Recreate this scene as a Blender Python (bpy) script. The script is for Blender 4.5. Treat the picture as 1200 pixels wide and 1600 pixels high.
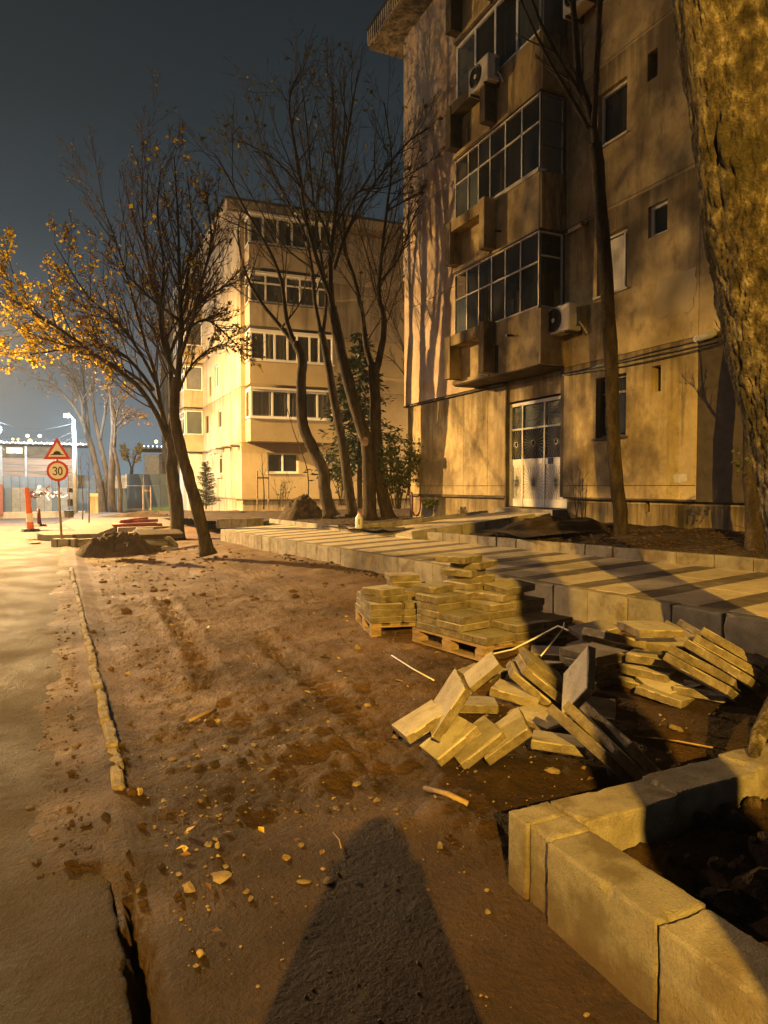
import bpy, bmesh, math, random
import numpy as np
from mathutils import Vector, Matrix
random.seed(7)
for _o in list(bpy.data.objects): bpy.data.objects.remove(_o)
SC = bpy.context.scene
COL = SC.collection
R = math.radians

# ------------------------------------------------------------------ camera
YAW = R(24.84); PIT = math.atan(40/1080.0); HC = 1.55
cam_d = bpy.data.cameras.new("camera"); cam = bpy.data.objects.new("camera", cam_d); COL.objects.link(cam)
cam.location = (0, 0, HC)
cam.rotation_euler = (R(90)-PIT, 0, -YAW)
cam_d.sensor_fit = 'VERTICAL'; cam_d.sensor_height = 24.0; cam_d.sensor_width = 18.0
cam_d.lens = 24.0*1080/1600
cam_d.clip_start = 0.05; cam_d.clip_end = 600
SC.camera = cam
# ------------------------------------------------------------------ world: night sky with city glow low on the horizon
W = bpy.data.worlds.new("World"); SC.world = W; W.use_nodes = True
nt = W.node_tree; nt.nodes.clear()
n_out = nt.nodes.new('ShaderNodeOutputWorld'); n_bg = nt.nodes.new('ShaderNodeBackground')
n_tc = nt.nodes.new('ShaderNodeTexCoord'); n_sep = nt.nodes.new('ShaderNodeSeparateXYZ')
n_rmp = nt.nodes.new('ShaderNodeValToRGB')
nt.links.new(n_tc.outputs['Generated'], n_sep.inputs[0])
nt.links.new(n_sep.outputs['Z'], n_rmp.inputs[0])
cr = n_rmp.color_ramp
cr.elements[0].position = 0.0; cr.elements[0].color = (.200, .285, .350, 1)
cr.elements[1].position = 1.0; cr.elements[1].color = (.010, .012, .013, 1)
for p_, c_ in ((.07, (.150, .210, .255)), (.14, (.096, .136, .168)), (.22, (.057, .084, .106)), (.32, (.034, .050, .062)), (.45, (.022, .031, .037)), (.62, (.014, .019, .023))):
    e_ = cr.elements.new(p_); e_.color = (*c_, 1)
# the glow is stronger towards the works yard up the street, and slightly cloudy
n_dot = nt.nodes.new('ShaderNodeVectorMath'); n_dot.operation = 'DOT_PRODUCT'; n_dot.inputs[1].default_value = (-.22, .97, 0)
n_map = nt.nodes.new('ShaderNodeMapRange'); n_map.inputs[1].default_value = -1; n_map.inputs[2].default_value = 1
n_map.inputs[3].default_value = .50; n_map.inputs[4].default_value = 1.05
nt.links.new(n_tc.outputs['Generated'], n_dot.inputs[0]); nt.links.new(n_dot.outputs['Value'], n_map.inputs[0])
n_ns = nt.nodes.new('ShaderNodeTexNoise'); n_ns.inputs['Scale'].default_value = 2.2; n_ns.inputs['Detail'].default_value = 4
n_m2 = nt.nodes.new('ShaderNodeMapRange'); n_m2.inputs[3].default_value = .86; n_m2.inputs[4].default_value = 1.14
nt.links.new(n_tc.outputs['Generated'], n_ns.inputs['Vector']); nt.links.new(n_ns.outputs[0], n_m2.inputs[0])
n_mul = nt.nodes.new('ShaderNodeMath'); n_mul.operation = 'MULTIPLY'
nt.links.new(n_map.outputs[0], n_mul.inputs[0]); nt.links.new(n_m2.outputs[0], n_mul.inputs[1])
nt.links.new(n_rmp.outputs[0], n_bg.inputs['Color']); nt.links.new(n_mul.outputs[0], n_bg.inputs['Strength'])
nt.links.new(n_bg.outputs[0], n_out.inputs[0])
# ------------------------------------------------------------------ view
SC.view_settings.view_transform = 'Standard'; SC.view_settings.look = 'None'
SC.view_settings.exposure = 0.0; SC.view_settings.gamma = 1.0; SC.view_settings.use_curve_mapping = False
SC.render.engine = 'CYCLES'
SC.cycles.use_denoising = True
SC.cycles.max_bounces = 6; SC.cycles.diffuse_bounces = 3; SC.cycles.glossy_bounces = 3
SC.cycles.transparent_max_bounces = 12; SC.cycles.transmission_bounces = 3
SC.cycles.sample_clamp_indirect = 4.0
SC.cycles.caustics_reflective = False; SC.cycles.caustics_refractive = False
# street lighting, used by the lamp builders below
SODIUM = dict(near=((1.0, .555, .075), 23000.0), street=((1.0, .60, .20), 80000.0), side=((1.0, .66, .46), 4500.0), gap=((1.0, .62, .26), 10000.0))

# ------------------------------------------------------------------ camera geometry (turns a sight line into a place)
Ff = 1080.0
fw0 = np.array([math.sin(YAW), math.cos(YAW), 0]); rt = np.array([math.cos(YAW), -math.sin(YAW), 0]); up0 = np.array([0, 0, 1.])
fwv = fw0*math.cos(PIT)-up0*math.sin(PIT); upv = up0*math.cos(PIT)+fw0*math.sin(PIT)
CP = np.array([0, 0, HC])
def ray(px, py): return fwv+rt*(px-600)/Ff-upv*(py-800)/Ff
def P(px, py, z=0.): r = ray(px, py); return Vector(CP+r*((z-HC)/r[2]))
def PD(px, py, d): r = ray(px, py); return Vector(CP+r*(d/r.dot(fw0)))
def PX(px, py, X): r = ray(px, py); return Vector(CP+r*(X/r[0]))

# ------------------------------------------------------------------ noise
def _h(ix, iy, s):
    n = (ix*374761393+iy*668265263+s*974634777) & 0xffffffff
    n = ((n ^ (n >> 13))*1274126177) & 0xffffffff
    return ((n ^ (n >> 16)) & 0xffff)/65535.0
def vn(x, y, s=0):
    x = np.asarray(x, float); y = np.asarray(y, float)
    ix = np.floor(x).astype(np.int64); iy = np.floor(y).astype(np.int64)
    fx = x-ix; fy = y-iy; fx = fx*fx*(3-2*fx); fy = fy*fy*(3-2*fy)
    a = _h(ix, iy, s); b = _h(ix+1, iy, s); c = _h(ix, iy+1, s); d = _h(ix+1, iy+1, s)
    return (a*(1-fx)+b*fx)*(1-fy)+(c*(1-fx)+d*fx)*fy
def fbm(x, y, s=0, o=4, g=.5):
    t = 0; a = 1; n = 0; f = 1.
    for k in range(o): t = t+a*(vn(np.asarray(x)*f+17.3*k, np.asarray(y)*f-9.1*k, s+k)-.5); n += a; a *= g; f *= 2.03
    return t/n*2

# ------------------------------------------------------------------ mesh builder
class MB:
    def __init__(s): s.v = []; s.f = []
    def add(s, vs, fs):
        o = len(s.v); s.v += [tuple(v) for v in vs]; s.f += [tuple(i+o for i in f) for f in fs]; return s
    def box(s, a, b):
        x0, y0, z0 = [min(a[i], b[i]) for i in range(3)]; x1, y1, z1 = [max(a[i], b[i]) for i in range(3)]
        return s.add([(x0,y0,z0),(x1,y0,z0),(x1,y1,z0),(x0,y1,z0),(x0,y0,z1),(x1,y0,z1),(x1,y1,z1),(x0,y1,z1)],
                     [(0,3,2,1),(4,5,6,7),(0,1,5,4),(1,2,6,5),(2,3,7,6),(3,0,4,7)])
    def obox(s, o, u, v, n, a, b):
        """box in the frame o + u*x + v*y + n*z between the corners a and b"""
        m = MB().box(a, b)
        o = Vector(o); u = Vector(u); v = Vector(v); n = Vector(n)
        vs = [o+u*p[0]+v*p[1]+n*p[2] for p in m.v]
        fs = m.f if u.cross(v).dot(n) > 0 else [f[::-1] for f in m.f]
        return s.add(vs, fs)
    def quad(s, a, b, c, d): return s.add([a, b, c, d], [(0, 1, 2, 3)])
    def tube(s, pts, rad, n=6, cap=True):
        pts = [Vector(p) for p in pts]
        k = len(pts)
        if k < 2: return s
        if not hasattr(rad, '__len__'): rad = [rad]*k
        vs = []; ref = None
        for i in range(k):
            t = (pts[min(i+1, k-1)]-pts[max(i-1, 0)])
            if t.length < 1e-9: t = Vector((0, 0, 1))
            t.normalize()
            if ref is None:
                ref = Vector((1, 0, 0)) if abs(t.x) < .8 else Vector((0, 1, 0))
            ref = (ref-t*ref.dot(t))
            if ref.length < 1e-6: ref = t.orthogonal()
            ref.normalize(); b = t.cross(ref)
            for j in range(n):
                a = 2*math.pi*j/n
                vs.append(pts[i]+(ref*math.cos(a)+b*math.sin(a))*rad[i])
        fs = [(i*n+j, i*n+(j+1) % n, (i+1)*n+(j+1) % n, (i+1)*n+j) for i in range(k-1) for j in range(n)]
        if cap: fs += [tuple(range(n))[::-1], tuple((k-1)*n+j for j in range(n))]
        return s.add(vs, fs)
    def prism(s, poly, z0, z1):
        n = len(poly)
        vs = [(p[0], p[1], z0) for p in poly]+[(p[0], p[1], z1) for p in poly]
        return s.add(vs, [tuple(range(n))[::-1], tuple(range(n, 2*n))]+[(i, (i+1) % n, (i+1) % n+n, i+n) for i in range(n)])
    def mesh(s, name, smooth=False):
        me = bpy.data.meshes.new(name); me.from_pydata(s.v, [], s.f); me.update()
        if smooth: me.polygons.foreach_set('use_smooth', [True]*len(me.polygons))
        return me
    def build(s, name, m, parent=None, smooth=False, **kw):
        return link(name, s.mesh(name, smooth), m, parent, **kw)
def wmat(o):
    return o.matrix_basis if o.parent is None else wmat(o.parent) @ o.matrix_parent_inverse @ o.matrix_basis
def adopt(o, parent):
    o.parent = parent; o.matrix_parent_inverse = wmat(parent).inverted()
def place(name, me, m, mtx, parent=None, **kw):
    o = link(name, me, m, None, **kw); o.matrix_basis = mtx
    if parent is not None: adopt(o, parent)
    return o
def link(name, me, m, parent=None, **kw):
    o = bpy.data.objects.new(name, me); COL.objects.link(o)
    if m is not None and (not me.materials): me.materials.append(m)
    if parent is not None: adopt(o, parent)
    tag(o, **kw); return o
def tag(o, label=None, cat=None, group=None, kind=None):
    if label: o['label'] = label
    if cat: o['category'] = cat
    if group: o['group'] = group
    if kind: o['kind'] = kind
    return o
def thing(name, label, cat, loc=(0, 0, 0), group=None):
    o = bpy.data.objects.new(name, None); o.empty_display_size = .1; COL.objects.link(o); o.location = loc
    return tag(o, label, cat, group)
def structure(name):
    o = bpy.data.objects.new(name, None); o.empty_display_size = .1; COL.objects.link(o); o['kind'] = 'structure'; return o
def bev(sx, sy, sz, b, jit=0., rng=random):
    """chamfered block centred on the origin, its corners a little chipped"""
    vs = []; idx = {}
    h = (sx/2, sy/2, sz/2)
    for i in (-1, 1):
        for j in (-1, 1):
            for k in (-1, 1):
                s = (i, j, k); jj = [1+rng.uniform(-jit, jit)*2 for _ in range(3)]
                for a in range(3):
                    p = [s[c]*(h[c]-(0 if c == a else b*jj[a])) for c in range(3)]
                    idx[(i, j, k, a)] = len(vs); vs.append(tuple(p))
    fs = []
    for a in range(3):
        b1, c1 = (a+1) % 3, (a+2) % 3
        for s in (-1, 1):
            q = []
            for (u, w) in ((-1, -1), (1, -1), (1, 1), (-1, 1)):
                t = [0, 0, 0]; t[a] = s; t[b1] = u; t[c1] = w; q.append(idx[(*t, a)])
            fs.append(tuple(q if s > 0 else q[::-1]))
        for u in (-1, 1):
            for w in (-1, 1):   # edge along a, between faces b1 and c1
                t0 = [0]*3; t1 = [0]*3; t0[a] = -1; t1[a] = 1
                for t in (t0, t1): t[b1] = u; t[c1] = w
                q = [idx[(*t0, b1)], idx[(*t1, b1)], idx[(*t1, c1)], idx[(*t0, c1)]]
                fs.append(tuple(q[::-1] if u*w > 0 else q))
    for i in (-1, 1):
        for j in (-1, 1):
            for k in (-1, 1):
                q = [idx[(i, j, k, 0)], idx[(i, j, k, 1)], idx[(i, j, k, 2)]]
                fs.append(tuple(q if i*j*k > 0 else q[::-1]))
    return vs, fs
from mathutils import noise as mnoise
def rough_block(sx, sy, sz, b, rng, n=12, nz=8, chip=1., name='paving_slab', warp=.0):
    """cast concrete block: subdivided, its edges worn unevenly and chipped in places"""
    h = (sx/2, sy/2, sz/2); o = Vector((rng.uniform(-50, 50), rng.uniform(-50, 50), rng.uniform(-50, 50)))
    def line(H, k):
        q = [-H, -H+b, -H+2.2*b]+[(-H+2.2*b)+(2*H-4.4*b)*i/k for i in range(1, k)]+[H-2.2*b, H-b, H]; return q
    L = [line(h[0], n), line(h[1], n), line(h[2], nz)]; vid = {}; vs = []; fs = []
    def V(p):
        k = (round(p[0], 5), round(p[1], 5), round(p[2], 5))
        if k in vid: return vid[k]
        d = [h[i]-abs(p[i]) for i in range(3)]; q = [p[0], p[1], p[2]]
        nn = mnoise.noise(Vector(p)*9+o); n2 = mnoise.noise(Vector(p)*38+o); n3 = mnoise.noise(Vector(p)*3.1-o)
        B = b*(.75+.5*nn+.55*n2)+chip*b*max(0, nn-.28)*7+chip*b*2*max(0, n2-.3)*max(0, n3)
        B = max(.0008, B); od = sorted(range(3), key=lambda i: d[i])
        for i in od:
            e = min(d[j] for j in range(3) if j != i)
            if e < B: q[i] -= math.copysign(max(0, (B-e)*.55-d[i]*.2), p[i])
        if warp:
            for i in range(3): q[i] += warp*n3*(1 if i == 2 else .5)
        vid[k] = len(vs); vs.append(tuple(q)); return vid[k]
    for a in range(3):
        u, w = (a+1) % 3, (a+2) % 3
        for s in (-1, 1):
            for i in range(len(L[u])-1):
                for j in range(len(L[w])-1):
                    f = []
                    for (x, y) in ((i, j), (i+1, j), (i+1, j+1), (i, j+1)):
                        p = [0, 0, 0]; p[a] = s*h[a]; p[u] = L[u][x]; p[w] = L[w][y]; f.append(V(p))
                    fs.append(tuple(f if s > 0 else f[::-1]))
    me = bpy.data.meshes.new(name); me.from_pydata(vs, [], fs); me.update(); return me
def mat4(c, ax):
    m = Matrix((ax[0], ax[1], ax[2])).transposed().to_4x4(); m.translation = Vector(c); return m

# ------------------------------------------------------------------ materials
MATS = {}
def M(name, cols, scale=3., rough=.8, bump=.2, bscale=30., spec=.3, stretch=(1, 1, 1), fine=0., stains=None, metal=0., rand=0., rough2=None, detail=6., fdist=1.0, contrast=(.3, .7), streak=None, speck=None):
    """procedural surface: colour ramp over world-space noise, a second grain, optional stains/streaks, bump"""
    m = bpy.data.materials.new(name); m.use_nodes = True; MATS[name] = m
    t = m.node_tree; N = t.nodes; Lk = t.links; b = N['Principled BSDF']
    g = N.new('ShaderNodeNewGeometry'); pos = g.outputs['Position']
    mp = N.new('ShaderNodeMapping'); mp.inputs['Scale'].default_value = stretch; Lk.new(pos, mp.inputs['Vector'])
    n1 = N.new('ShaderNodeTexNoise'); n1.inputs['Scale'].default_value = scale; n1.inputs['Detail'].default_value = detail; n1.inputs['Roughness'].default_value = .62
    Lk.new(mp.outputs[0], n1.inputs['Vector'])
    r1 = N.new('ShaderNodeValToRGB'); Lk.new(n1.outputs[0], r1.inputs[0])
    e = r1.color_ramp.elements; lo, hi = contrast
    while len(e) < len(cols): e.new(.5)
    for i, c in enumerate(cols): e[i].position = lo+(hi-lo)*i/max(1, len(cols)-1); e[i].color = (*c, 1)
    col = r1.outputs[0]
    def mix(fac, a, bb, mode='MIX'):
        x = N.new('ShaderNodeMix'); x.data_type = 'RGBA'; x.blend_type = mode
        if isinstance(fac, (int, float)): x.inputs[0].default_value = fac
        else: Lk.new(fac, x.inputs[0])
        Lk.new(a, x.inputs[6])
        if isinstance(bb, tuple): x.inputs[7].default_value = (*bb, 1)
        else: Lk.new(bb, x.inputs[7])
        return x.outputs[2]
    def ramp(src, a, c, y0=0., y1=1.):
        x = N.new('ShaderNodeMapRange'); x.inputs[1].default_value = a; x.inputs[2].default_value = c; x.inputs[3].default_value = y0; x.inputs[4].default_value = y1
        Lk.new(src, x.inputs[0]); return x.outputs[0]
    n2 = N.new('ShaderNodeTexNoise'); n2.inputs['Scale'].default_value = bscale; n2.inputs['Detail'].default_value = 5; n2.inputs['Roughness'].default_value = .7
    Lk.new(pos, n2.inputs['Vector'])
    if fine: 
        f_ = ramp(n2.outputs[0], .25, .75, 1-fine, 1+fine)
        cb = N.new('ShaderNodeCombineXYZ')
        for i in range(3): Lk.new(f_, cb.inputs[i])
        col = mix(1., col, cb.outputs[0], 'MULTIPLY')
    if stains:
        for (sc, st, lo_, hi_, c_, amt) in stains:
            mm = N.new('ShaderNodeMapping'); mm.inputs['Scale'].default_value = st; mm.inputs['Location'].default_value = (sc*3.1, 1.7, -sc); Lk.new(pos, mm.inputs['Vector'])
            n3 = N.new('ShaderNodeTexNoise'); n3.inputs['Scale'].default_value = sc; n3.inputs['Detail'].default_value = 8; n3.inputs['Roughness'].default_value = .65; Lk.new(mm.outputs[0], n3.inputs['Vector'])
            col = mix(ramp(n3.outputs[0], lo_, hi_, 0, amt), col, c_)
    if speck:
        sc, thr, c_ = speck
        vo = N.new('ShaderNodeTexVoronoi'); vo.inputs['Scale'].default_value = sc; Lk.new(pos, vo.inputs['Vector'])
        col = mix(ramp(vo.outputs['Distance'], thr, thr*.6, 0, 1), col, c_)
    if rand:
        oi = N.new('ShaderNodeObjectInfo'); f_ = ramp(oi.outputs['Random'], 0, 1, 1-rand, 1+rand)
        cb = N.new('ShaderNodeCombineXYZ')
        for i in range(3): Lk.new(f_, cb.inputs[i])
        col = mix(1., col, cb.outputs[0], 'MULTIPLY')
    Lk.new(col, b.inputs['Base Color'])
    if rough2 is not None: Lk.new(ramp(n1.outputs[0], lo, hi, rough, rough2), b.inputs['Roughness'])
    else: b.inputs['Roughness'].default_value = rough
    b.inputs['Specular IOR Level'].default_value = spec; b.inputs['Metallic'].default_value = metal
    if bump:
        bp = N.new('ShaderNodeBump'); bp.inputs['Strength'].default_value = bump; bp.inputs['Distance'].default_value = .02*fdist
        Lk.new(n2.outputs[0], bp.inputs['Height']); Lk.new(bp.outputs[0], b.inputs['Normal'])
    return m
def glass(name, tint, trans=.35):
    m = bpy.data.materials.new(name); m.use_nodes = True; t = m.node_tree; N = t.nodes; N.clear()
    o = N.new('ShaderNodeOutputMaterial'); d = N.new('ShaderNodeBsdfPrincipled'); tr = N.new('ShaderNodeBsdfTransparent'); mx = N.new('ShaderNodeMixShader')
    g = N.new('ShaderNodeNewGeometry'); n = N.new('ShaderNodeTexNoise'); n.inputs['Scale'].default_value = 3.; t.links.new(g.outputs['Position'], n.inputs['Vector'])
    bp = N.new('ShaderNodeBump'); bp.inputs['Strength'].default_value = .05; t.links.new(n.outputs[0], bp.inputs['Height']); t.links.new(bp.outputs[0], d.inputs['Normal'])
    d.inputs['Base Color'].default_value = (*tint, 1); d.inputs['Roughness'].default_value = .06; d.inputs['Specular IOR Level'].default_value = .7
    tr.inputs[0].default_value = (.8, .82, .82, 1)
    oi = N.new('ShaderNodeObjectInfo'); mr = N.new('ShaderNodeMapRange'); mr.inputs[3].default_value = max(0, trans-.22); mr.inputs[4].default_value = min(1, trans+.22); t.links.new(oi.outputs['Random'], mr.inputs[0]); t.links.new(mr.outputs[0], mx.inputs[0])
    ng = N.new('ShaderNodeTexNoise'); ng.inputs['Scale'].default_value = .9; t.links.new(g.outputs['Position'], ng.inputs['Vector'])
    cr_ = N.new('ShaderNodeMix'); cr_.data_type = 'RGBA'; cr_.inputs[6].default_value = (tint[0]*.5, tint[1]*.5, tint[2]*.5, 1); cr_.inputs[7].default_value = (tint[0]*2.6, tint[1]*2.5, tint[2]*2.3, 1); t.links.new(ng.outputs[0], cr_.inputs[0]); t.links.new(cr_.outputs[2], d.inputs['Base Color'])
    t.links.new(d.outputs[0], mx.inputs[1]); t.links.new(tr.outputs[0], mx.inputs[2]); t.links.new(mx.outputs[0], o.inputs[0]); return m
def emit(name, col, s):
    m = bpy.data.materials.new(name); m.use_nodes = True; b = m.node_tree.nodes['Principled BSDF']
    b.inputs['Base Color'].default_value = (.3, .3, .3, 1); b.inputs['Emission Color'].default_value = (*col, 1); b.inputs['Emission Strength'].default_value = s; return m

mud = M('mud', [(.062,.033,.014), (.135,.074,.034), (.205,.122,.060)], scale=1.1, rough=.90, rough2=.58, bump=1., bscale=38, fine=.4, spec=.25,
        stains=[(.55, (1, 1, 1), .52, .66, (.055,.031,.014), .75), (6., (1, 1, 1), .55, .75, (.24,.155,.085), .5), (2.2, (1, 2.2, 1), .54, .66, (.05,.028,.013), .6)], speck=(70., .16, (.26,.18,.105)), contrast=(.25, .72), fdist=1.6)
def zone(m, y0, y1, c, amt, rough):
    """ground colour darkened towards the camera to offset the near lamp (ragged border)"""
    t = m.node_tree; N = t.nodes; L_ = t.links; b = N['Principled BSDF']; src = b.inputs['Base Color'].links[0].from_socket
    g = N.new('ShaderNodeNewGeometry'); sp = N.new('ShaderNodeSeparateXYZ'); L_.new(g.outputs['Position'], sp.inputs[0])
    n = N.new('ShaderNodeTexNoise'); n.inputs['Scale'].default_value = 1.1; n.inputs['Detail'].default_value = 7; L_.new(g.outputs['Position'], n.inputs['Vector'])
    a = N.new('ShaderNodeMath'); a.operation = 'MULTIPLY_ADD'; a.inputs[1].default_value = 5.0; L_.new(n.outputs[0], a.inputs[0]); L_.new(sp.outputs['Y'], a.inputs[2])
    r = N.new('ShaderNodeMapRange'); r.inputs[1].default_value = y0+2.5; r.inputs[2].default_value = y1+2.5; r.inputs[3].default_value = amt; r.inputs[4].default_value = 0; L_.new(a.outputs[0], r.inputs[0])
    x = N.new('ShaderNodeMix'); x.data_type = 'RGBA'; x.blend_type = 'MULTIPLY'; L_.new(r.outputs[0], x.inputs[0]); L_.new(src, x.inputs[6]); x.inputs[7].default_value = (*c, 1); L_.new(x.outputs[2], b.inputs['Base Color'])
zone(mud, 3.0, 6.2, (.25,.215,.16), 1., .6)  # near earth toned down in its colour against the near lamp
asphalt = M('asphalt', [(.040,.023,.012), (.072,.046,.026), (.105,.070,.042)], scale=1.3, rough=.62, rough2=.90, bump=1., bscale=48, fine=.45, spec=.28,
        stains=[(.8, (1, .35, 1), .50, .68, (.040,.024,.012), .8), (3., (1, 1, 1), .6, .75, (.09,.065,.045), .4)], speck=(90., .20, (.19,.14,.10)))
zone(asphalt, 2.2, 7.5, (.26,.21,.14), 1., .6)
soil = M('soil', [(.018,.011,.007), (.045,.028,.016), (.075,.047,.027)], scale=3.5, rough=.95, bump=1., bscale=22, fine=.4, fdist=2.)
concrete = M('kerb_concrete', [(.15,.13,.10), (.235,.21,.17), (.30,.27,.225)], scale=5., rough=.86, bump=.5, bscale=110, fine=.2, rand=.12,
        stains=[(2.6, (1, 1, 1), .52, .62, (.12,.085,.05), .75), (14., (1, 1, 1), .60, .72, (.17,.135,.09), .6), (1.2, (1, 1, .6), .55, .70, (.36,.29,.16), .6)])
def splash(m, z0, z1, c):   # mud splashed up the foot of the blocks
    t = m.node_tree; N = t.nodes; L_ = t.links; b = N['Principled BSDF']; src = b.inputs['Base Color'].links[0].from_socket
    g = N.new('ShaderNodeNewGeometry'); sp = N.new('ShaderNodeSeparateXYZ'); L_.new(g.outputs['Position'], sp.inputs[0])
    n = N.new('ShaderNodeTexNoise'); n.inputs['Scale'].default_value = 7.; n.inputs['Detail'].default_value = 8; n.inputs['Roughness'].default_value = .7; L_.new(g.outputs['Position'], n.inputs['Vector'])
    a = N.new('ShaderNodeMath'); a.operation = 'MULTIPLY_ADD'; a.inputs[1].default_value = -.30; L_.new(n.outputs[0], a.inputs[0]); L_.new(sp.outputs['Z'], a.inputs[2])
    r = N.new('ShaderNodeMapRange'); r.inputs[1].default_value = z0-.15; r.inputs[2].default_value = z1-.15; r.inputs[3].default_value = .9; r.inputs[4].default_value = 0; L_.new(a.outputs[0], r.inputs[0])
    x = N.new('ShaderNodeMix'); x.data_type = 'RGBA'; L_.new(r.outputs[0], x.inputs[0]); L_.new(src, x.inputs[6]); x.inputs[7].default_value = (*c, 1); L_.new(x.outputs[2], b.inputs['Base Color'])
bedconc = M('new_kerb_concrete', [(.13,.115,.09), (.215,.19,.155), (.28,.25,.205)], scale=5., rough=.88, bump=.7, bscale=120, fine=.28, rand=.14, speck=(75., .13, (.055,.045,.032)),
        stains=[(2.6, (1, 1, 1), .50, .60, (.105,.078,.045), .8), (14., (1, 1, 1), .58, .70, (.15,.12,.08), .6), (1.2, (1, 1, .6), .55, .70, (.33,.26,.14), .5)])
splash(bedconc, .02, .15, (.075,.045,.022))
slabm = M('slab_concrete', [(.25,.215,.165), (.36,.32,.26), (.43,.39,.325)], scale=5., rough=.85, bump=.4, bscale=80, fine=.16, rand=.22,
        stains=[(5., (1, 1, 1), .56, .70, (.17,.125,.07), .7), (26., (1, 1, 1), .60, .72, (.13,.10,.06), .6)])
slab_e = M('slab_side_shade', [(.095,.075,.048), (.165,.135,.092), (.24,.205,.15)], scale=9., rough=.92, bump=.7, bscale=70, fine=.25, rand=.16,
        stains=[(7., (1, 1, 1), .56, .68, (.07,.048,.024), .7)])  # slab sides: same concrete, darkened in its colour to stand in for shade
pave_l = M('paving_sand', [(.36,.30,.20), (.46,.39,.27), (.52,.45,.32)], scale=6., rough=.85, bump=.25, bscale=60, fine=.15, rand=.05,
        stains=[(1.3, (1, 1, 1), .54, .70, (.24,.17,.095), .7), (9., (1, 1, 1), .58, .72, (.20,.14,.07), .6)])
pave_d = M('paving_grey', [(.085,.070,.052), (.13,.105,.08), (.17,.14,.105)], scale=6., rough=.85, bump=.25, bscale=60, fine=.15, rand=.08,
        stains=[(2.0, (1, 1, 1), .56, .70, (.30,.24,.15), .6)])
plaster = M('old_plaster', [(.30,.22,.105), (.43,.33,.165), (.50,.40,.22)], scale=1.1, rough=.92, bump=.55, bscale=9., fine=.16, rand=.05,
        stains=[(1.3, (1, 1, .18), .51, .68, (.15,.105,.05), .8), (.55, (1, 1, .8), .47, .60, (.115,.085,.05), .85), (3.2, (1, 1, .7), .54, .66, (.17,.12,.06), .6), (2.8, (1, 1, .5), .58, .72, (.38,.31,.21), .6), (5., (1, 1, .12), .60, .72, (.10,.075,.045), .6)])
def drips(m, z0, pitch, c, amt, sc=7., off=0.):
    t = m.node_tree; N = t.nodes; L_ = t.links; b = N['Principled BSDF']; src = b.inputs['Base Color'].links[0].from_socket
    g = N.new('ShaderNodeNewGeometry'); sp = N.new('ShaderNodeSeparateXYZ'); L_.new(g.outputs['Position'], sp.inputs[0])
    a = N.new('ShaderNodeMath'); a.operation = 'SUBTRACT'; a.inputs[1].default_value = z0; L_.new(sp.outputs['Z'], a.inputs[0])
    d = N.new('ShaderNodeMath'); d.operation = 'DIVIDE'; d.inputs[1].default_value = pitch; L_.new(a.outputs[0], d.inputs[0])
    f = N.new('ShaderNodeMath'); f.operation = 'FRACT'; L_.new(d.outputs[0], f.inputs[0])
    mp = N.new('ShaderNodeMapping'); mp.inputs['Scale'].default_value = (1, 1, .05); mp.inputs['Location'].default_value = (off, off, 0); L_.new(g.outputs['Position'], mp.inputs['Vector'])
    n = N.new('ShaderNodeTexNoise'); n.inputs['Scale'].default_value = sc; n.inputs['Detail'].default_value = 5; n.inputs['Roughness'].default_value = .6; L_.new(mp.outputs[0], n.inputs['Vector'])
    s_ = N.new('ShaderNodeMath'); s_.operation = 'ADD'; L_.new(f.outputs[0], s_.inputs[0]); L_.new(n.outputs[0], s_.inputs[1])
    r = N.new('ShaderNodeMapRange'); r.inputs[1].default_value = 1.18; r.inputs[2].default_value = 1.62; r.inputs[3].default_value = 0; r.inputs[4].default_value = amt; L_.new(s_.outputs[0], r.inputs[0])
    x = N.new('ShaderNodeMix'); x.data_type = 'RGBA'; L_.new(r.outputs[0], x.inputs[0]); L_.new(src, x.inputs[6]); x.inputs[7].default_value = (*c, 1); L_.new(x.outputs[2], b.inputs['Base Color'])
drips(plaster, 3.93, 2.69, (.075,.055,.03), .85)
plaster_p = M('pinkish_plaster', [(.35,.25,.165), (.44,.325,.22), (.50,.38,.27)], scale=1.3, rough=.92, bump=.45, bscale=9., fine=.14, rand=.05,
        stains=[(1.2, (1, 1, .3), .54, .72, (.19,.14,.095), .75), (.6, (1, 1, 1), .58, .74, (.34,.24,.11), .7)])
plaster_s = M('soot_stained_plaster', [(.10,.072,.035), (.28,.20,.09), (.42,.31,.14)], scale=1.2, rough=.92, bump=.5, bscale=9., fine=.16, stretch=(1, 1, .45), contrast=(.36, .62),
        stains=[(2.2, (1, 1, .18), .52, .64, (.030,.025,.018), .85)])
drips(plaster_p, 3.93, 2.69, (.16,.115,.07), .6); drips(plaster_s, 3.93, 2.69, (.03,.024,.016), .9, 9.)
sooty = M('sooty_concrete', [(.035,.027,.019), (.075,.058,.038), (.13,.10,.065)], scale=2.4, rough=.95, bump=.4, bscale=14., fine=.2)
cream = M('cream_plaster', [(.36,.275,.15), (.43,.335,.19), (.47,.37,.22)], scale=.7, rough=.9, bump=.2, bscale=12, fine=.06, rand=.03,
        stains=[(.9, (1, 1, .2), .58, .76, (.30,.225,.125), .6)])
drips(cream, 3.7, 2.72, (.25,.18,.10), .55)
cream_old = M('weathered_cream_plaster', [(.28,.22,.14), (.36,.29,.19), (.41,.335,.23)], scale=.8, rough=.9, bump=.3, bscale=10, fine=.1,
        stains=[(1.5, (1, 1, .12), .50, .64, (.13,.095,.06), .8), (.5, (1, 1, 1), .52, .68, (.24,.175,.10), .7)])
drips(cream_old, 3.7, 2.72, (.11,.082,.052), .85)
joint = M('dark_joint', [(.05,.04,.03), (.09,.07,.05)], scale=6, rough=.95, bump=.2)  # dark colour of joints, mortar bed and wall backing
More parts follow.
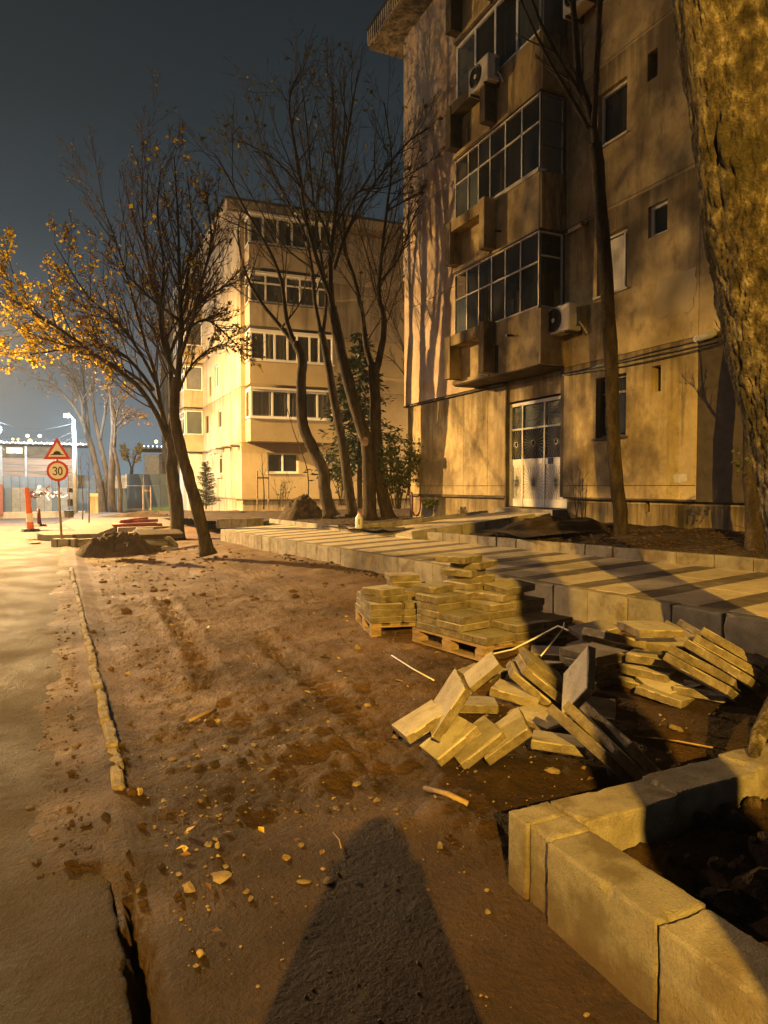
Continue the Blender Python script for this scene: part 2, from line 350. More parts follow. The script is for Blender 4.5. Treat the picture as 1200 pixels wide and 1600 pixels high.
pvc = M('white_pvc', [(.62,.60,.55), (.74,.72,.68)], scale=3, rough=.45, bump=.02, stains=[(4., (1, 1, .4), .62, .75, (.42,.37,.30), .5)])
whitepaint = M('old_white_paint', [(.46,.43,.38), (.62,.59,.53)], scale=4, rough=.6, bump=.1, bscale=30, stains=[(5., (1, 1, .3), .58, .7, (.26,.21,.15), .7)])
glass_d = glass('dark_glass', (.026,.026,.024), .58)
glass_c = glass('clear_glass', (.012,.013,.014), .72)
glass_b = glass('bluish_glass', (.060,.072,.074), .22)
curtain = M('curtain', [(.20,.16,.12), (.36,.30,.23), (.44,.38,.30)], scale=5., stretch=(3, 3, .08), rough=.9, bump=.1, contrast=(.35, .65))
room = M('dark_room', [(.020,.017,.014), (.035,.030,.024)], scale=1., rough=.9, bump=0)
metal_g = M('grey_metal', [(.16,.17,.18), (.24,.25,.26)], scale=4, rough=.5, bump=.05, metal=.6, stains=[(5., (1, 1, .4), .6, .72, (.11,.075,.045), .6)])
metal_d = M('dark_metal', [(.035,.034,.033), (.06,.056,.05)], scale=5, rough=.5, bump=.05, metal=.3)
ac_white = M('yellowed_white_casing', [(.48,.44,.37), (.60,.56,.48)], scale=4, rough=.5, bump=.03, stains=[(5., (1, 1, .3), .58, .72, (.25,.20,.14), .6)])
bark = M('bark', [(.016,.011,.007), (.045,.031,.020), (.085,.062,.040)], scale=9., stretch=(1, 1, .28), rough=.95, bump=1., bscale=26, fine=.4, fdist=2.2)
bark_b = M('rugged_mossy_bark', [(.018,.013,.008), (.095,.072,.040), (.28,.235,.165)], scale=15., stretch=(1, 1, .62), rough=.95, bump=1., bscale=34, fine=.5, fdist=3.5,
        stains=[(2.2, (1, 1, .6), .50, .62, (.040,.032,.013), .8), (1.1, (1, 1, .7), .55, .66, (.018,.013,.008), .9)], contrast=(.34, .66))
twig = M('twig_bark', [(.028,.019,.013), (.060,.042,.028)], scale=8., rough=.9, bump=.2)
twig_y = M('reddish_twig_bark', [(.050,.030,.020), (.10,.062,.040)], scale=8., rough=.9, bump=.2)
def leafmat(name, c1, c2, tr=.35):
    m = bpy.data.materials.new(name); m.use_nodes = True; t = m.node_tree; N = t.nodes; b = N['Principled BSDF']
    g = N.new('ShaderNodeNewGeometry'); mx = N.new('ShaderNodeMix'); mx.data_type = 'RGBA'; mx.inputs[6].default_value = (*c1, 1); mx.inputs[7].default_value = (*c2, 1)
    t.links.new(g.outputs['Random Per Island'], mx.inputs[0]); t.links.new(mx.outputs[2], b.inputs['Base Color']); b.inputs['Roughness'].default_value = .6
    tl = N.new('ShaderNodeBsdfTranslucent'); t.links.new(mx.outputs[2], tl.inputs[0]); ms = N.new('ShaderNodeMixShader'); ms.inputs[0].default_value = tr
    o = N['Material Output']; t.links.new(b.outputs[0], ms.inputs[1]); t.links.new(tl.outputs[0], ms.inputs[2]); t.links.new(ms.outputs[0], o.inputs[0]); return m
leaf_y = leafmat('yellow_leaf', (.72,.52,.03), (.50,.33,.02))
leaf_b = leafmat('brown_leaf', (.22,.12,.05), (.11,.065,.035))
leaf_g = leafmat('green_leaf', (.055,.075,.022), (.10,.11,.03))
leaf_d = leafmat('dark_needle', (.012,.024,.012), (.028,.046,.020), .2)
leaf_s = leafmat('grass_blade', (.10,.22,.06), (.05,.12,.03))
wood = M('pallet_wood', [(.16,.105,.055), (.26,.18,.10), (.34,.245,.15)], scale=7., stretch=(1, 1, 5), rough=.85, bump=.3, bscale=40, fine=.2)
plank = M('weathered_plank', [(.15,.10,.07), (.24,.17,.125), (.31,.23,.175)], scale=1.6, stretch=(.25, 1, 6), rough=.85, bump=.2, bscale=20, fine=.15, rand=.14)
signred = M('sign_red', [(.42,.030,.018), (.55,.045,.025)], scale=5, rough=.45, bump=.02)
signwhite = M('sign_white', [(.62,.56,.46), (.70,.64,.54)], scale=5, rough=.45, bump=.02)
black = M('sign_black', [(.010,.010,.010), (.016,.015,.014)], scale=5, rough=.5, bump=0)
pole_m = M('galvanised_pole', [(.24,.22,.19), (.33,.31,.27)], scale=6, rough=.5, bump=.05, metal=.4)
orange = M('orange_plastic', [(.55,.10,.03), (.68,.15,.05)], scale=6, rough=.5, bump=.05)
redpl = M('red_plastic', [(.10,.010,.010), (.16,.016,.014)], scale=6, rough=.5, bump=.05)
stone = M('stone_pale', [(.09,.06,.03), (.19,.14,.08), (.30,.23,.15)], scale=9, rough=.9, bump=.5, bscale=40, fine=.2, rand=.25)
stone_d = M('clod_dark', [(.012,.008,.005), (.03,.02,.012)], scale=9, rough=.9, bump=.8, bscale=40, fine=.3)
fence_m = M('dark_blue_sheet_metal', [(.060,.082,.10), (.085,.115,.135)], scale=1.5, rough=.45, bump=.05, rand=.12, stains=[(3., (1, 1, .3), .62, .76, (.15,.17,.18), .5)])
coat = M('dark_coat', [(.02,.02,.022), (.04,.04,.042)], scale=6, rough=.9, bump=.2)
skin = M('skin', [(.40,.25,.18), (.46,.29,.21)], scale=6, rough=.6, bump=.05)
# ================================================================== GROUND
KY = np.array([-3, 3.2, 3.8, 4.7, 5.65, 7.95, 10.04, 12.79, 15.8, 19.3]); KX = np.array([5.05, 5.02, 4.98, 4.90, 4.81, 4.70, 4.60, 4.33, 4.05, 3.84])
def kx(Y): return np.interp(Y, KY, KX)
def kz(Y): return .5-.008*np.maximum(np.asarray(Y, float)-4, 0)
def gz(X, Y):
    X = np.asarray(X, float); Y = np.asarray(Y, float)
    t = np.clip((X-.35)/(kx(Y)-.35), 0, 1.0)
    return .2*t**2-.008*np.maximum(Y-4, 0)
def edge(Y):   # ragged edge of the asphalt
    Y = np.asarray(Y, float)
    return .13+.05*np.clip((4-Y)/3, 0, 1)+.035*fbm(Y*2.1, Y*0, 5, 4)+.012*fbm(Y*14, Y*0, 6, 3)
def ground_z(X, Y):
    X = np.asarray(X, float); Y = np.asarray(Y, float)
    z = gz(X, Y)
    on = np.clip((X-.25)/.35, 0, 1)
    far = np.clip((30-Y)/16, .25, 1)
    lump = np.clip(1.15-np.abs(X-1.2)/2.6, .25, 1)*np.clip((6.5-Y)/3.5, .35, 1)
    z = z+on*far*(.045*fbm(X*.9, Y*.9, 1, 4)+(.016+.030*lump)*fbm(X*2.6, Y*2.6, 2, 5, .55)+.013*fbm(X*11, Y*11, 3, 4, .6)+.008*fbm(X*31, Y*31, 4, 2, .6))
    # wheel ruts left by the barrows and the loader, with tread marks, and dragged streaks
    for (x0_, sl_, dep_) in ((1.05, .03, .030), (1.75, .05, .026), (2.55, .02, .024), (3.05, .04, .020)):
        u = (X-x0_-sl_*(Y-5)-.10*fbm(Y*.5, Y*0+x0_, 61, 3))/.11
        on_r = np.clip(fbm(Y*.6+x0_*3, Y*0, 62, 2)*2.5+.5, 0, 1)*np.clip((Y-3.3)/1.0, 0, 1)*np.clip((16-Y)/5, 0, 1)
        z = z+on_r*dep_*(-np.exp(-u**2)*(1+.45*np.sign(np.sin(Y*46+np.abs(u)*2.5)))+.5*np.exp(-((np.abs(u)-1.5)/.5)**2))
    # ruts and clods beside the broken edge
    z = z+on*.035*np.maximum(0, fbm(X*5, Y*5, 8, 3)-.15)*lump*3
    # trench between the broken asphalt and the mud, close to the camera
    d = X-(edge(Y)+.055+.012*fbm(Y*6, X*0, 9, 3)); w = np.clip((2.75-Y)/.5, 0, 1)*(.03+.022*np.clip((2.6-Y)/1.0, 0, 1))
    z = z-.16*np.exp(-(d/np.maximum(w, .004))**2)*np.clip((2.78-Y)/.25, 0, 1)
    # smooth trodden silt inside the lower middle
    s = np.clip(1-np.hypot((X-.95)/.85, (Y-1.9)/1.5), 0, 1)
    z = z*(1-.88*np.minimum(1, s*2.6))
    # soil inside the kerbed tree bed
    bed = ((X > 1.70) & (Y < 2.0))
    zb = .13+.10*fbm(X*3.2, Y*3.2, 21, 5, .6)+.05*np.clip(X-2, 0, 2)+.03*fbm(X*13, Y*13, 22, 3)
    z = np.where(bed, np.minimum(zb, .27), z)
    # hole dug behind the tree bed kerb and hollow under the paver heap
    z = z-.09*np.exp(-((X-2.75)/.55)**2-((Y-2.62)/.28)**2)
    fl = .10*fbm(Y*1.7, Y*0+3, 41, 4)+.05*fbm(Y*7, X*0, 42, 3)     # mud trodden over the edge of the asphalt, up the street
    cov = np.clip((Y-2.72)/.25, 0, 1)
    wk = np.clip((.40-X)/.18, 0, 1)*cov
    z = z*(1-wk)+wk*((np.maximum(z, .040-.008*np.maximum(Y-4, 0))+.012*fbm(X*9, Y*9, 43, 4, .6)-.012*np.clip((.0+fl-X)/.12, 0, 3)))
    z = z-.08*np.clip((.16-X)/.1, 0, 1)*(1-cov)-.10*np.clip((-.22+fl-X)/.12, 0, 1)*cov
    return z
def axis(segs):
    out = []
    for a, b, st in segs: out += list(np.arange(a, b, st))
    return np.array(out)
def grid(name, xs, ys, fz, m, **kw):
    Xg, Yg = np.meshgrid(xs, ys); Z = fz(Xg, Yg); nx, ny = len(xs), len(ys)
    co = np.stack([Xg, Yg, Z], -1).reshape(-1, 3)
    i = (np.arange(ny-1)[:, None]*nx+np.arange(nx-1)[None]).reshape(-1)
    fc = np.stack([i, i+1, i+1+nx, i+nx], -1)
    me = bpy.data.meshes.new(name); me.vertices.add(len(co)); me.vertices.foreach_set('co', co.reshape(-1))
    me.loops.add(fc.size); me.loops.foreach_set('vertex_index', fc.reshape(-1)); me.polygons.add(len(fc))
    me.polygons.foreach_set('loop_start', np.arange(len(fc))*4); me.polygons.foreach_set('loop_total', np.full(len(fc), 4))
    me.polygons.foreach_set('use_smooth', [True]*len(fc)); me.update(); me.validate()
    return link(name, me, m, **kw)
gx = axis([(-120, -20, 20), (-20, -.2, .9), (-.2, 3.2, .022), (3.2, 5.6, .05), (5.6, 12, .4), (12, 40, 2), (40, 160, 12)])
gy = axis([(-40, -4, 3), (-4, .8, .2), (.8, 5.2, .022), (5.2, 10, .05), (10, 22, .12), (22, 60, .6), (60, 260, 12)])
def gfar(X, Y): 
    z = ground_z(X, Y); return np.where((X > 5.2), np.minimum(z, .18-.008*np.maximum(Y-4, 0)), z)
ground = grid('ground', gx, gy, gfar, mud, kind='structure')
# the road: a worn asphalt sheet that ends in a broken edge
def build_road():
    us = np.concatenate([np.linspace(0, 1, 95)**1.0*.10, .10+.9*np.linspace(.02, 1, 40)**1.7])
    ys = axis([(-12, .8, .3), (.8, 6, .03), (6, 16, .08), (16, 40, .4), (40, 130, 5)])
    U, Y = np.meshgrid(us, ys)
    X = edge(Y)-U*18.
    far = np.clip((20-Y)/14, .1, 1)
    Z = .028-.008*np.maximum(Y-4, 0)+.008*fbm(X*1.3, Y*1.3, 31, 4)+(.007*fbm(X*7, Y*7, 33, 4, .6)+.0045*fbm(X*21, Y*21, 34, 3, .65))*far-.016*np.exp(-U*18/.05)
    Zl = Z.copy(); nx, ny = len(us), len(ys)
    co = np.stack([X, Y, Z], -1).reshape(-1, 3)
    skirt = np.stack([X[:, 0]-.01, Y[:, 0], Z[:, 0]-.15], -1)
    co = np.vstack([co, skirt]); k0 = nx*ny
    f = [(i*nx+j+1, i*nx+j, (i+1)*nx+j, (i+1)*nx+j+1) for i in range(ny-1) for j in range(nx-1)]
    f += [(i*nx, k0+i, k0+i+1, (i+1)*nx) for i in range(ny-1)]
    me = bpy.data.meshes.new('road'); me.from_pydata(co.tolist(), [], f); me.polygons.foreach_set('use_smooth', [True]*len(f)); me.update()
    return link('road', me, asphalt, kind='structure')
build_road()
# old kerb line sunk beside the road
old = structure('old_kerb_line')
oldk = M('old_kerb_stone', [(.10,.075,.05), (.21,.17,.125), (.30,.25,.19)], scale=9, rough=.8, bump=.8, bscale=40, fine=.3)
rngk = random.Random(3)
y = 3.62
while y < 14.6:
    l = rngk.uniform(.20, .52); me = rough_block(.055+rngk.uniform(0, .02), l-.002, .12, .014, rngk, 7, 3, 1.2, 'kerb_stone', .008)
    xx = .20-.012*(y-4)+rngk.uniform(-.006, .006)
    buried = rngk.uniform(.022, .05) if y > 4.2 else rngk.uniform(.04, .06)
    if not (rngk.random() < .03):
        mt = Matrix.Translation((xx+.03, y+l/2, .047-.008*max(y-4, 0)-buried)) @ Matrix.Rotation(rngk.uniform(-.03, .03), 4, 'Z') @ Matrix.Rotation(rngk.uniform(-.08, .08), 4, 'Y') @ Matrix.Rotation(rngk.uniform(-.03, .03), 4, 'X')
        place('kerb_stone', me, oldk, mt, old)
    y += l
# ================================================================== SIDEWALK
walk = structure('sidewalk'); kerb = structure('sidewalk_kerb'); pk = structure('planter_kerb')
def polyline(pts, step):
    """points every `step` along a polyline, with directions"""
    out = []; pts = [Vector(p) for p in pts]; acc = 0.; i = 0; p = pts[0].copy()
    while i < len(pts)-1:
        d = pts[i+1]-p; L = d.length
        if L >= step-acc:
            q = p+d.normalized()*(step-acc); out.append(q); p = q; acc = 0.
        else: acc += L; p = pts[i+1].copy(); i += 1
    return [pts[0]]+out
kerb_meshes = [MB().add(*bev(1, 1, 1, .012, .25, random.Random(40+i))).mesh('kerb_block') for i in range(4)]
def kerb_row(parent, pts, L, w, h, side, rng, jit=.004, m=concrete, ztop=None, skip=()):
    """blocks of length L, width w, height h; the street side follows the polyline, the body lies to `side`"""
    q = polyline(pts, L)
    for i in range(len(q)-1):
        if i in skip: continue
        a, b = q[i], q[i+1]; d = (b-a); ln = d.length; d.normalize(); n = Vector((d.y, -d.x, 0)).normalized()*side
        c = (a+b)/2+n*(w/2+rng.uniform(-jit, jit)); c.z -= h/2+rng.uniform(0, jit)
        x, z = d, (n.cross(d) if n.cross(d).z > 0 else d.cross(n)); z.normalize(); yv = z.cross(x)
        mt = Matrix((x, yv, z)).transposed().to_4x4() @ Matrix.Diagonal((ln-.007, w, h, 1)); 
        mt.translation = c
        mm = rough_block(ln-.007-rng.uniform(0, .006), w, h, .010, rng, 6, 4, .8, 'kerb_block') if (a.y < 11) else MB().add(*bev(ln-.007, w, h, .010, .3, rng)).mesh('kerb_block')
        mt2 = Matrix((x, yv, z)).transposed().to_4x4() @ Matrix.Rotation(rng.uniform(-.006, .006), 4, 'X') @ Matrix.Rotation(rng.uniform(-.006, .006), 4, 'Z'); mt2.translation = c
        place('kerb_block', mm, m, mt2, parent)
kpts = [(float(kx(Y)), Y, float(kz(Y))) for Y in (2.0, 3.2, 4.7, 5.65, 7.95, 10.04, 12.79, 15.8, 19.3)]
kerb_row(kerb, kpts, .5, .15, .42, 1, random.Random(5))
# far return of the sidewalk kerb, towards the houses
end = Vector(kpts[-1])
def pkx(Y): return np.interp(Y, [3, 5.8, 6.4, 8.4, 10.2, 12.2, 14.6, 20], [7.35, 7.30, 7.16, 6.90, 6.72, 6.40, 6.15, 5.75])
# paving laid in bands square to the kerb, light and dark by turns
def strip(Y0, Y1, m, nm):
    """one band of paving slabs; Y0..Y1 along the kerb, from kerb to planter"""
    n = 5; mb = MB()
    sl = -.14                                    # the bands run slightly up the street
    for k in range(n):
        f0, f1 = k/n, (k+1)/n
        def pt(f, Y):
            xa = float(kx(Y))+.156; xb = float(pkx(Y+.15))-.004; X = xa+(xb-xa)*f
            return Vector((X, Y+(X-xa)*.13, float(kz(Y))-.004+.07*f))
        e = .0035
        a, b, c, d = pt(f0, Y0+e), pt(f1, Y0+e), pt(f1, Y1-e), pt(f0, Y1-e)
        u = (b-a).normalized()*e; a, d = a+u, d+u; b, c = b-u, c-u
        dz = Vector((0, 0, random.uniform(-.0025, .0025))); lo = Vector((0, 0, -.06))
        P4 = [a+dz, b+dz, c+dz, d+dz]
        mb.add(P4+[p+lo for p in P4], [(0, 1, 2, 3), (0, 4, 5, 1), (1, 5, 6, 2), (2, 6, 7, 3), (3, 7, 4, 0)])
    mb.build(nm, m, walk)
y = 1.2; 
while y < 19.0:
    strip(y, y+.50, pave_l, 'paving_band'); strip(y+.50, y+.79, pave_d, 'paving_band'); y += .79
# mortar bed below the paving
mb = MB(); ys_ = np.linspace(1.2, 19.2, 19)
for a, b in zip(ys_[:-1], ys_[1:]):
    mb.quad((float(kx(a))+.1, a, float(kz(a))-.03), (float(pkx(a)), a, float(kz(a))+.04), (float(pkx(b)), b, float(kz(b))+.04), (float(kx(b))+.1, b, float(kz(b))-.03))
mb.build('mortar_bed', joint, walk)
def wz(Y): return float(kz(Y))+.07          # sidewalk level at the planter
kerb_row(pk, [(float(pkx(Y))+.0, Y, wz(Y)+.155) for Y in (2.5, 5.8, 6.4, 8.4, 10.2, 12.25)], .5, .10, .34, 1, random.Random(9), .006)
# planter soil between the planter kerb and the house
def soil_patch(name, xs, ys, f): return grid(name, xs, ys, f, soil, kind='structure')
def pz(X, Y):
    t = np.clip((X-pkx(Y))/(9.2-pkx(Y)), 0, 1)
    return kz(Y)+.16+.24*t+.07*fbm(X*2.2, Y*2.2, 51, 5, .6)*np.minimum(1, t*5+.2)+.02*fbm(X*12, Y*12, 52, 3)-np.clip(.02-t, 0, .02)*8
def patch_between(name, fx0, fx1, Y0, Y1, nx, ny, fz, m=soil):
    Yv = np.linspace(Y0, Y1, ny); U = np.linspace(0, 1, nx)
    Ug, Yg = np.meshgrid(U, Yv); Xg = fx0(Yg)*(1-Ug)+fx1(Yg)*Ug; Z = fz(Xg, Yg)
    co = np.stack([Xg, Yg, Z], -1).reshape(-1, 3).tolist()
    f = [(i*nx+j, i*nx+j+1, (i+1)*nx+j+1, (i+1)*nx+j) for i in range(ny-1) for j in range(nx-1)]
    me = bpy.data.meshes.new(name); me.from_pydata(co, [], f); me.polygons.foreach_set('use_smooth', [True]*len(f)); me.update()
    return link(name, me, m, kind='structure')
patch_between('planter_soil', lambda Y: pkx(Y)+.09, lambda Y: Y*0+9.3, 2.0, 11.2+.0, 46, 120, pz)
# the path from the sidewalk to the house door
dp = structure('entrance_path')
mb = MB(); 
path_poly = [(6.33, 12.30), (9.0, 11.25), (9.52, 11.15), (9.52, 13.0), (9.0, 13.1), (6.15, 14.55)]
mb.prism(path_poly, .30, .72)
zs = {0: .53, 1: 1.02, 2: 1.05, 3: 1.05, 4: 1.0, 5: .51}
mb.v = [(v[0], v[1], (zs[i-6] if i >= 6 else v[2])) for i, v in enumerate(mb.v)]
mb.build('paving_band', pave_l, dp)
kerb_row(dp, [(6.30, 12.28, .66), (8.95, 11.17, 1.06)], .5, .10, .3, 1, random.Random(12), .004)
kerb_row(dp, [(6.12, 14.6, .66), (9.05, 13.2, 1.04)], .5, .10, .3, -1, random.Random(13), .004)
def pz2(X, Y): return kz(Y)+.16+.10*np.clip((X-6)/3, 0, 1.4)+.08*fbm(X*1.6, Y*1.6, 55, 5, .6)+.02*fbm(X*9, Y*9, 56, 3)
# second planter, beyond the path, in front of the gap between the houses
kerb_row(pk, [(6.12, 14.65, .60), (5.9, 18.0, .57), (5.82, 21.5, .54)], .5, .10, .32, 1, random.Random(14), .006)
kerb_row(pk, [(5.75, 21.6, .54), (4.0, 22.4, .50)], .5, .10, .3, 1, random.Random(15), .006)
patch_between('planter_soil', lambda Y: Y*0+6.0-(Y-14)*.012, lambda Y: 9.15+np.clip((Y-14.2)*6, 0, 14), 13.3, 21.4, 60, 60, pz2)
patch_between('planter_soil', lambda Y: Y*0+3.9, lambda Y: Y*0+22.0, 22.4, 34.5, 70, 50, lambda X, Y: kz(Y)+.08+.10*fbm(X*1.2, Y*1.2, 57, 5, .6)+.02*fbm(X*7, Y*7, 58, 3))
# ================================================================== near kerbs of the new tree bed
bed = structure('tree_bed_kerb')
kr = random.Random(22)
def kblock(cx, cy, sx, sy, zt=.30, h=.42):
    me = rough_block(sx, sy, h, .009, kr, 22, 16, .8, 'kerb_block', .003)
    place('kerb_block', me, bedconc, Matrix.Translation((cx, cy, zt-h/2)) @ Matrix.Rotation(kr.uniform(-.006, .006), 4, 'Z') @ Matrix.Rotation(kr.uniform(-.006, .006), 4, 'X'), bed)
for k in range(5):   # along the street, from the corner back past the camera
    kblock(1.625-.004*k, 1.93-.25-.507*k-.003*k, .20, .50)
# corner: the cross row butts on with two thin faces
kblock(1.633, 2.125, .190, .118); kblock(1.640, 2.000, .184, .122)
for k in range(5): kblock(1.735+.255+.508*k, 2.072+.004*k+.05*(.25+.508*k), .50, .20)
for k in range(4): kblock(4.36, 2.0-.28-.508*k, .20, .50)
# ================================================================== BUILDINGS
def holed(mb, o, u, v, n, U, V, holes, dep, back=False):
    """wall face in the plane o+u*x+v*y (n points outwards), x in U, y in V, with rectangular openings and reveals"""
    o = Vector(o); u = Vector(u); v = Vector(v); n = Vector(n)
    xs = sorted({U[0], U[1], *[min(max(h[k], U[0]), U[1]) for h in holes for k in (0, 1)]}); ys = sorted({V[0], V[1], *[min(max(h[k], V[0]), V[1]) for h in holes for k in (2, 3)]})
    flip = u.cross(v).dot(n) < 0
    def q(a, b, c, d): mb.add([a, b, c, d], [(3, 2, 1, 0) if flip else (0, 1, 2, 3)])
    p = lambda x, y, z=0: o+u*x+v*y+n*z
    for i in range(len(xs)-1):
        for j in range(len(ys)-1):
            cx, cy = (xs[i]+xs[i+1])/2, (ys[j]+ys[j+1])/2
            if any(h[0] < cx < h[1] and h[2] < cy < h[3] for h in holes): continue
            q(p(xs[i], ys[j]), p(xs[i+1], ys[j]), p(xs[i+1], ys[j+1]), p(xs[i], ys[j+1]))
    for (a, b, c, d) in holes:
        q(p(a, c), p(b, c), p(b, c, -dep), p(a, c, -dep)); q(p(b, d), p(a, d), p(a, d, -dep), p(b, d, -dep))
        q(p(a, d), p(a, c), p(a, c, -dep), p(a, d, -dep)); q(p(b, c), p(b, d), p(b, d, -dep), p(b, c, -dep))
    for (a, b, s) in (((U[0], V[0]), (U[1], V[0]), 0), ((U[1], V[1]), (U[0], V[1]), 0), ((U[0], V[1]), (U[0], V[0]), 0), ((U[1], V[0]), (U[1], V[1]), 0)):
        q(p(*a), p(*a, -.08), p(*b, -.08), p(*b))
    return mb
class Frame:
    def __init__(s, o, u, v, n): s.o = Vector(o); s.u = Vector(u); s.v = Vector(v); s.n = Vector(n)
    def box(s, mb, a, b): mb.obox(s.o, s.u, s.v, s.n, a, b); return mb
def window(fr, root, x0, x1, z0, z1, dep, cols=(1,), rows=(1,), fw=.05, fm=None, gm=None, cur=None, sill=None, name='window', mull=.04, back=True, gmix=None):
    """a window set `dep` behind the wall face: frame (part), panes, curtain, sill (sub-parts); back = dark room behind"""
    fm = fm or pvc; gm = gm or glass_d
    W_, H_ = x1-x0, z1-z0
    m = MB(); d0, d1 = -dep, -dep+.05
    for a, b in (((x0, z0), (x1, z0+fw)), ((x0, z1-fw), (x1, z1)), ((x0, z0+fw), (x0+fw, z1-fw)), ((x1-fw, z0+fw), (x1, z1-fw))):
        fr.box(m, (a[0], a[1], d0), (b[0], b[1], d1))
    cs = np.cumsum(cols)/sum(cols); rs = np.cumsum(rows)/sum(rows)
    ix0, ix1, iz0, iz1 = x0+fw, x1-fw, z0+fw, z1-fw
    for c in cs[:-1]:
        X = ix0+(ix1-ix0)*c; fr.box(m, (X-mull/2, iz0, d0+.003), (X+mull/2, iz1, d1-.003))
    for r in rs[:-1]:
        Z = iz0+(iz1-iz0)*r; fr.box(m, (ix0, Z-mull/2, d0+.006), (ix1, Z+mull/2, d1-.001))
    f = m.build(name, fm, root)
    px = [0]+list(cs); pzz = [0]+list(rs); k = 0
    for i in range(len(px)-1):
        for j in range(len(pzz)-1):
            a0, a1 = ix0+(ix1-ix0)*px[i], ix0+(ix1-ix0)*px[i+1]; b0, b1 = iz0+(iz1-iz0)*pzz[j], iz0+(iz1-iz0)*pzz[j+1]
            g = gm if gmix is None else gmix[(i+j*(len(px)-1)) % len(gmix)]
            if g is None: continue
            fr.box(MB(), (0,0,0), (1,1,1))
            fr.box(mm := MB(), (a0+mull/2, b0+mull/2, d0+.018), (a1-mull/2, b1-mull/2, d0+.026)); mm.build('pane', g, f)
    if cur:
        mm = MB(); n = max(6, int(W_*16)); pts = []
        for i in range(n+1):
            X = x0+W_*i/n; pts.append((X, -dep-.10+.025*math.sin(i*1.7)+.012*random.uniform(-1, 1)))
        for (ca, cb) in cur:
            i0, i1 = int(ca*n), int(cb*n)
            for i in range(i0, i1):
                a, b = pts[i], pts[i+1]; p = lambda q, z: fr.o+fr.u*q[0]+fr.v*z+fr.n*q[1]
                mm.quad(p(a, z0), p(b, z0), p(b, z1-.03), p(a, z1-.03))
        mm.build('curtain', curtain, f, smooth=True)
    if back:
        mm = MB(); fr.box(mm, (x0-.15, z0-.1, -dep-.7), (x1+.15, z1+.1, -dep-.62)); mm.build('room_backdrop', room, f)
    if sill:
        mm = MB(); fr.box(mm, (x0-.05, z0-.045, -dep), (x1+.05, z0-.005, .05)); mm.build('sill', sill, f)
    return f
# ---------------------------------------------------------------- the near house
BX = 9.17
bh = thing('apartment_building', 'old ochre block of flats with rusty stained balconies and a barred glass entrance door', 'building', (BX, 12, 1.0))
FR = Frame((BX, 0, 0), (0, 1, 0), (0, 0, 1), (-1, 0, 0))          # x = Y along the street, z = height
ZF = [1.33, 3.93, 6.68, 9.36, 12.02, 14.55]
wins = {}  # (x0,x1,z0,z1)
big = [(9.48, 10.26, 2.46, 3.59), (9.50, 10.27, 5.11, 6.19), (9.55, 10.28, 7.85, 8.83), (9.5, 10.27, 10.45, 11.5), (9.5, 10.27, 13.1, 14.15)]
sml = [(8.69, 8.90, 3.16, 3.60), (8.60, 9.02, 5.80, 6.33), (8.86, 9.08, 8.46, 8.93), (8.6, 9.02, 11.2, 11.7), (8.86, 9.08, 13.7, 14.2)]
big2 = [(5.2, 6.4, z0, z1) for (_, _, z0, z1) in big]
wall_m = [plaster, plaster, plaster, plaster, plaster]
yA, yB, yC, yD, yE, yF = 18.37, 14.52, 11.19, 7.94, 4.5, 1.2
ypan = {0: [yA, 15.1, 14.02, 12.98]}
pn = MB
def panel(y0, y1, z0, z1, holes, m, off=0., dep=.22):
    hs = [h for h in holes if y0 < (h[0]+h[1])/2 < y1 and z0 < (h[2]+h[3])/2 < z1]
    e = .006
    mb = MB(); holed(mb, (BX-off, 0, 0), FR.u, FR.v, FR.n, (y0+e, y1-e), (z0+e, z1-e), hs, dep)
    return mb.build('wall_panel', m, bh)
H_all = big+sml+big2
for k in range(5):
    z0, z1 = ZF[k], ZF[k+1]
    if k == 0:
        for a, b in ((15.1, yA-.12), (14.02, 15.1), (13.28, 14.02)): panel(a, b, z0, z1-.07, [], plaster, -.05)
        mb = MB(); FR.box(mb, (13.25, 1.0, -.30), (13.29, 3.9, -.045)); mb.build('door_jamb', sooty, bh)
        panel(11.19, 13.28, 3.46, z1, [], plaster, -.10)
    else:
        panel(yB-.04, yA, z0, z1, [], plaster_p if k in (1, 2) else plaster_p, 0.)
    panel(yD, yC, z0, z1, H_all, plaster)
    panel(yE, yD, z0, z1, H_all, plaster_s if k == 0 else plaster, -.015 if k == 0 else 0.)
    panel(yF, yE, z0, z1, [], plaster)
# backing (joints read dark), side walls, plinth
mb = MB(); FR.box(mb, (yF, 1.0, -9), (yE+3, 14.5, -1.0)); FR.box(mb, (yB+.1, 1.0, -9), (yA-.02, 14.5, -.16)); FR.box(mb, (yC+.02, 3.95, -9), (yB+.1, 14.5, -1.35)); mb.build('core', joint, bh)
mb = MB()
for (a, b) in ((yF, 8.62), (8.62+.0, 8.62)): pass
mb = MB()
holed(mb, (BX+.012, 0, 0), FR.u, FR.v, FR.n, (yF, 11.3), (1.33, 14.5), [(h[0]-.02, h[1]+.02, h[2]-.02, h[3]+.02) for h in H_all], .01); mb.build('joint_backing', joint, bh)
mb = MB()
holed(mb, (BX+.11, 0, 0), FR.u, FR.v, FR.n, (yF, yC), (-.2, 1.31), [(9.0, 9.12, 1.10, 1.29)], .25); mb.build('plinth', plaster_s, bh)
mb = MB(); FR.box(mb, (13.32, -.2, -.5), (yA-.16, 1.27, -.11)); mb.build('plinth', plaster, bh)
mb = MB(); FR.box(mb, (yF, 1.305, -.3), (yC-.02, 1.335, .012)); FR.box(mb, (13.30, 1.275, -.3), (yA-.14, 1.33, -.035)); mb.build('plinth_ledge', sooty, bh)
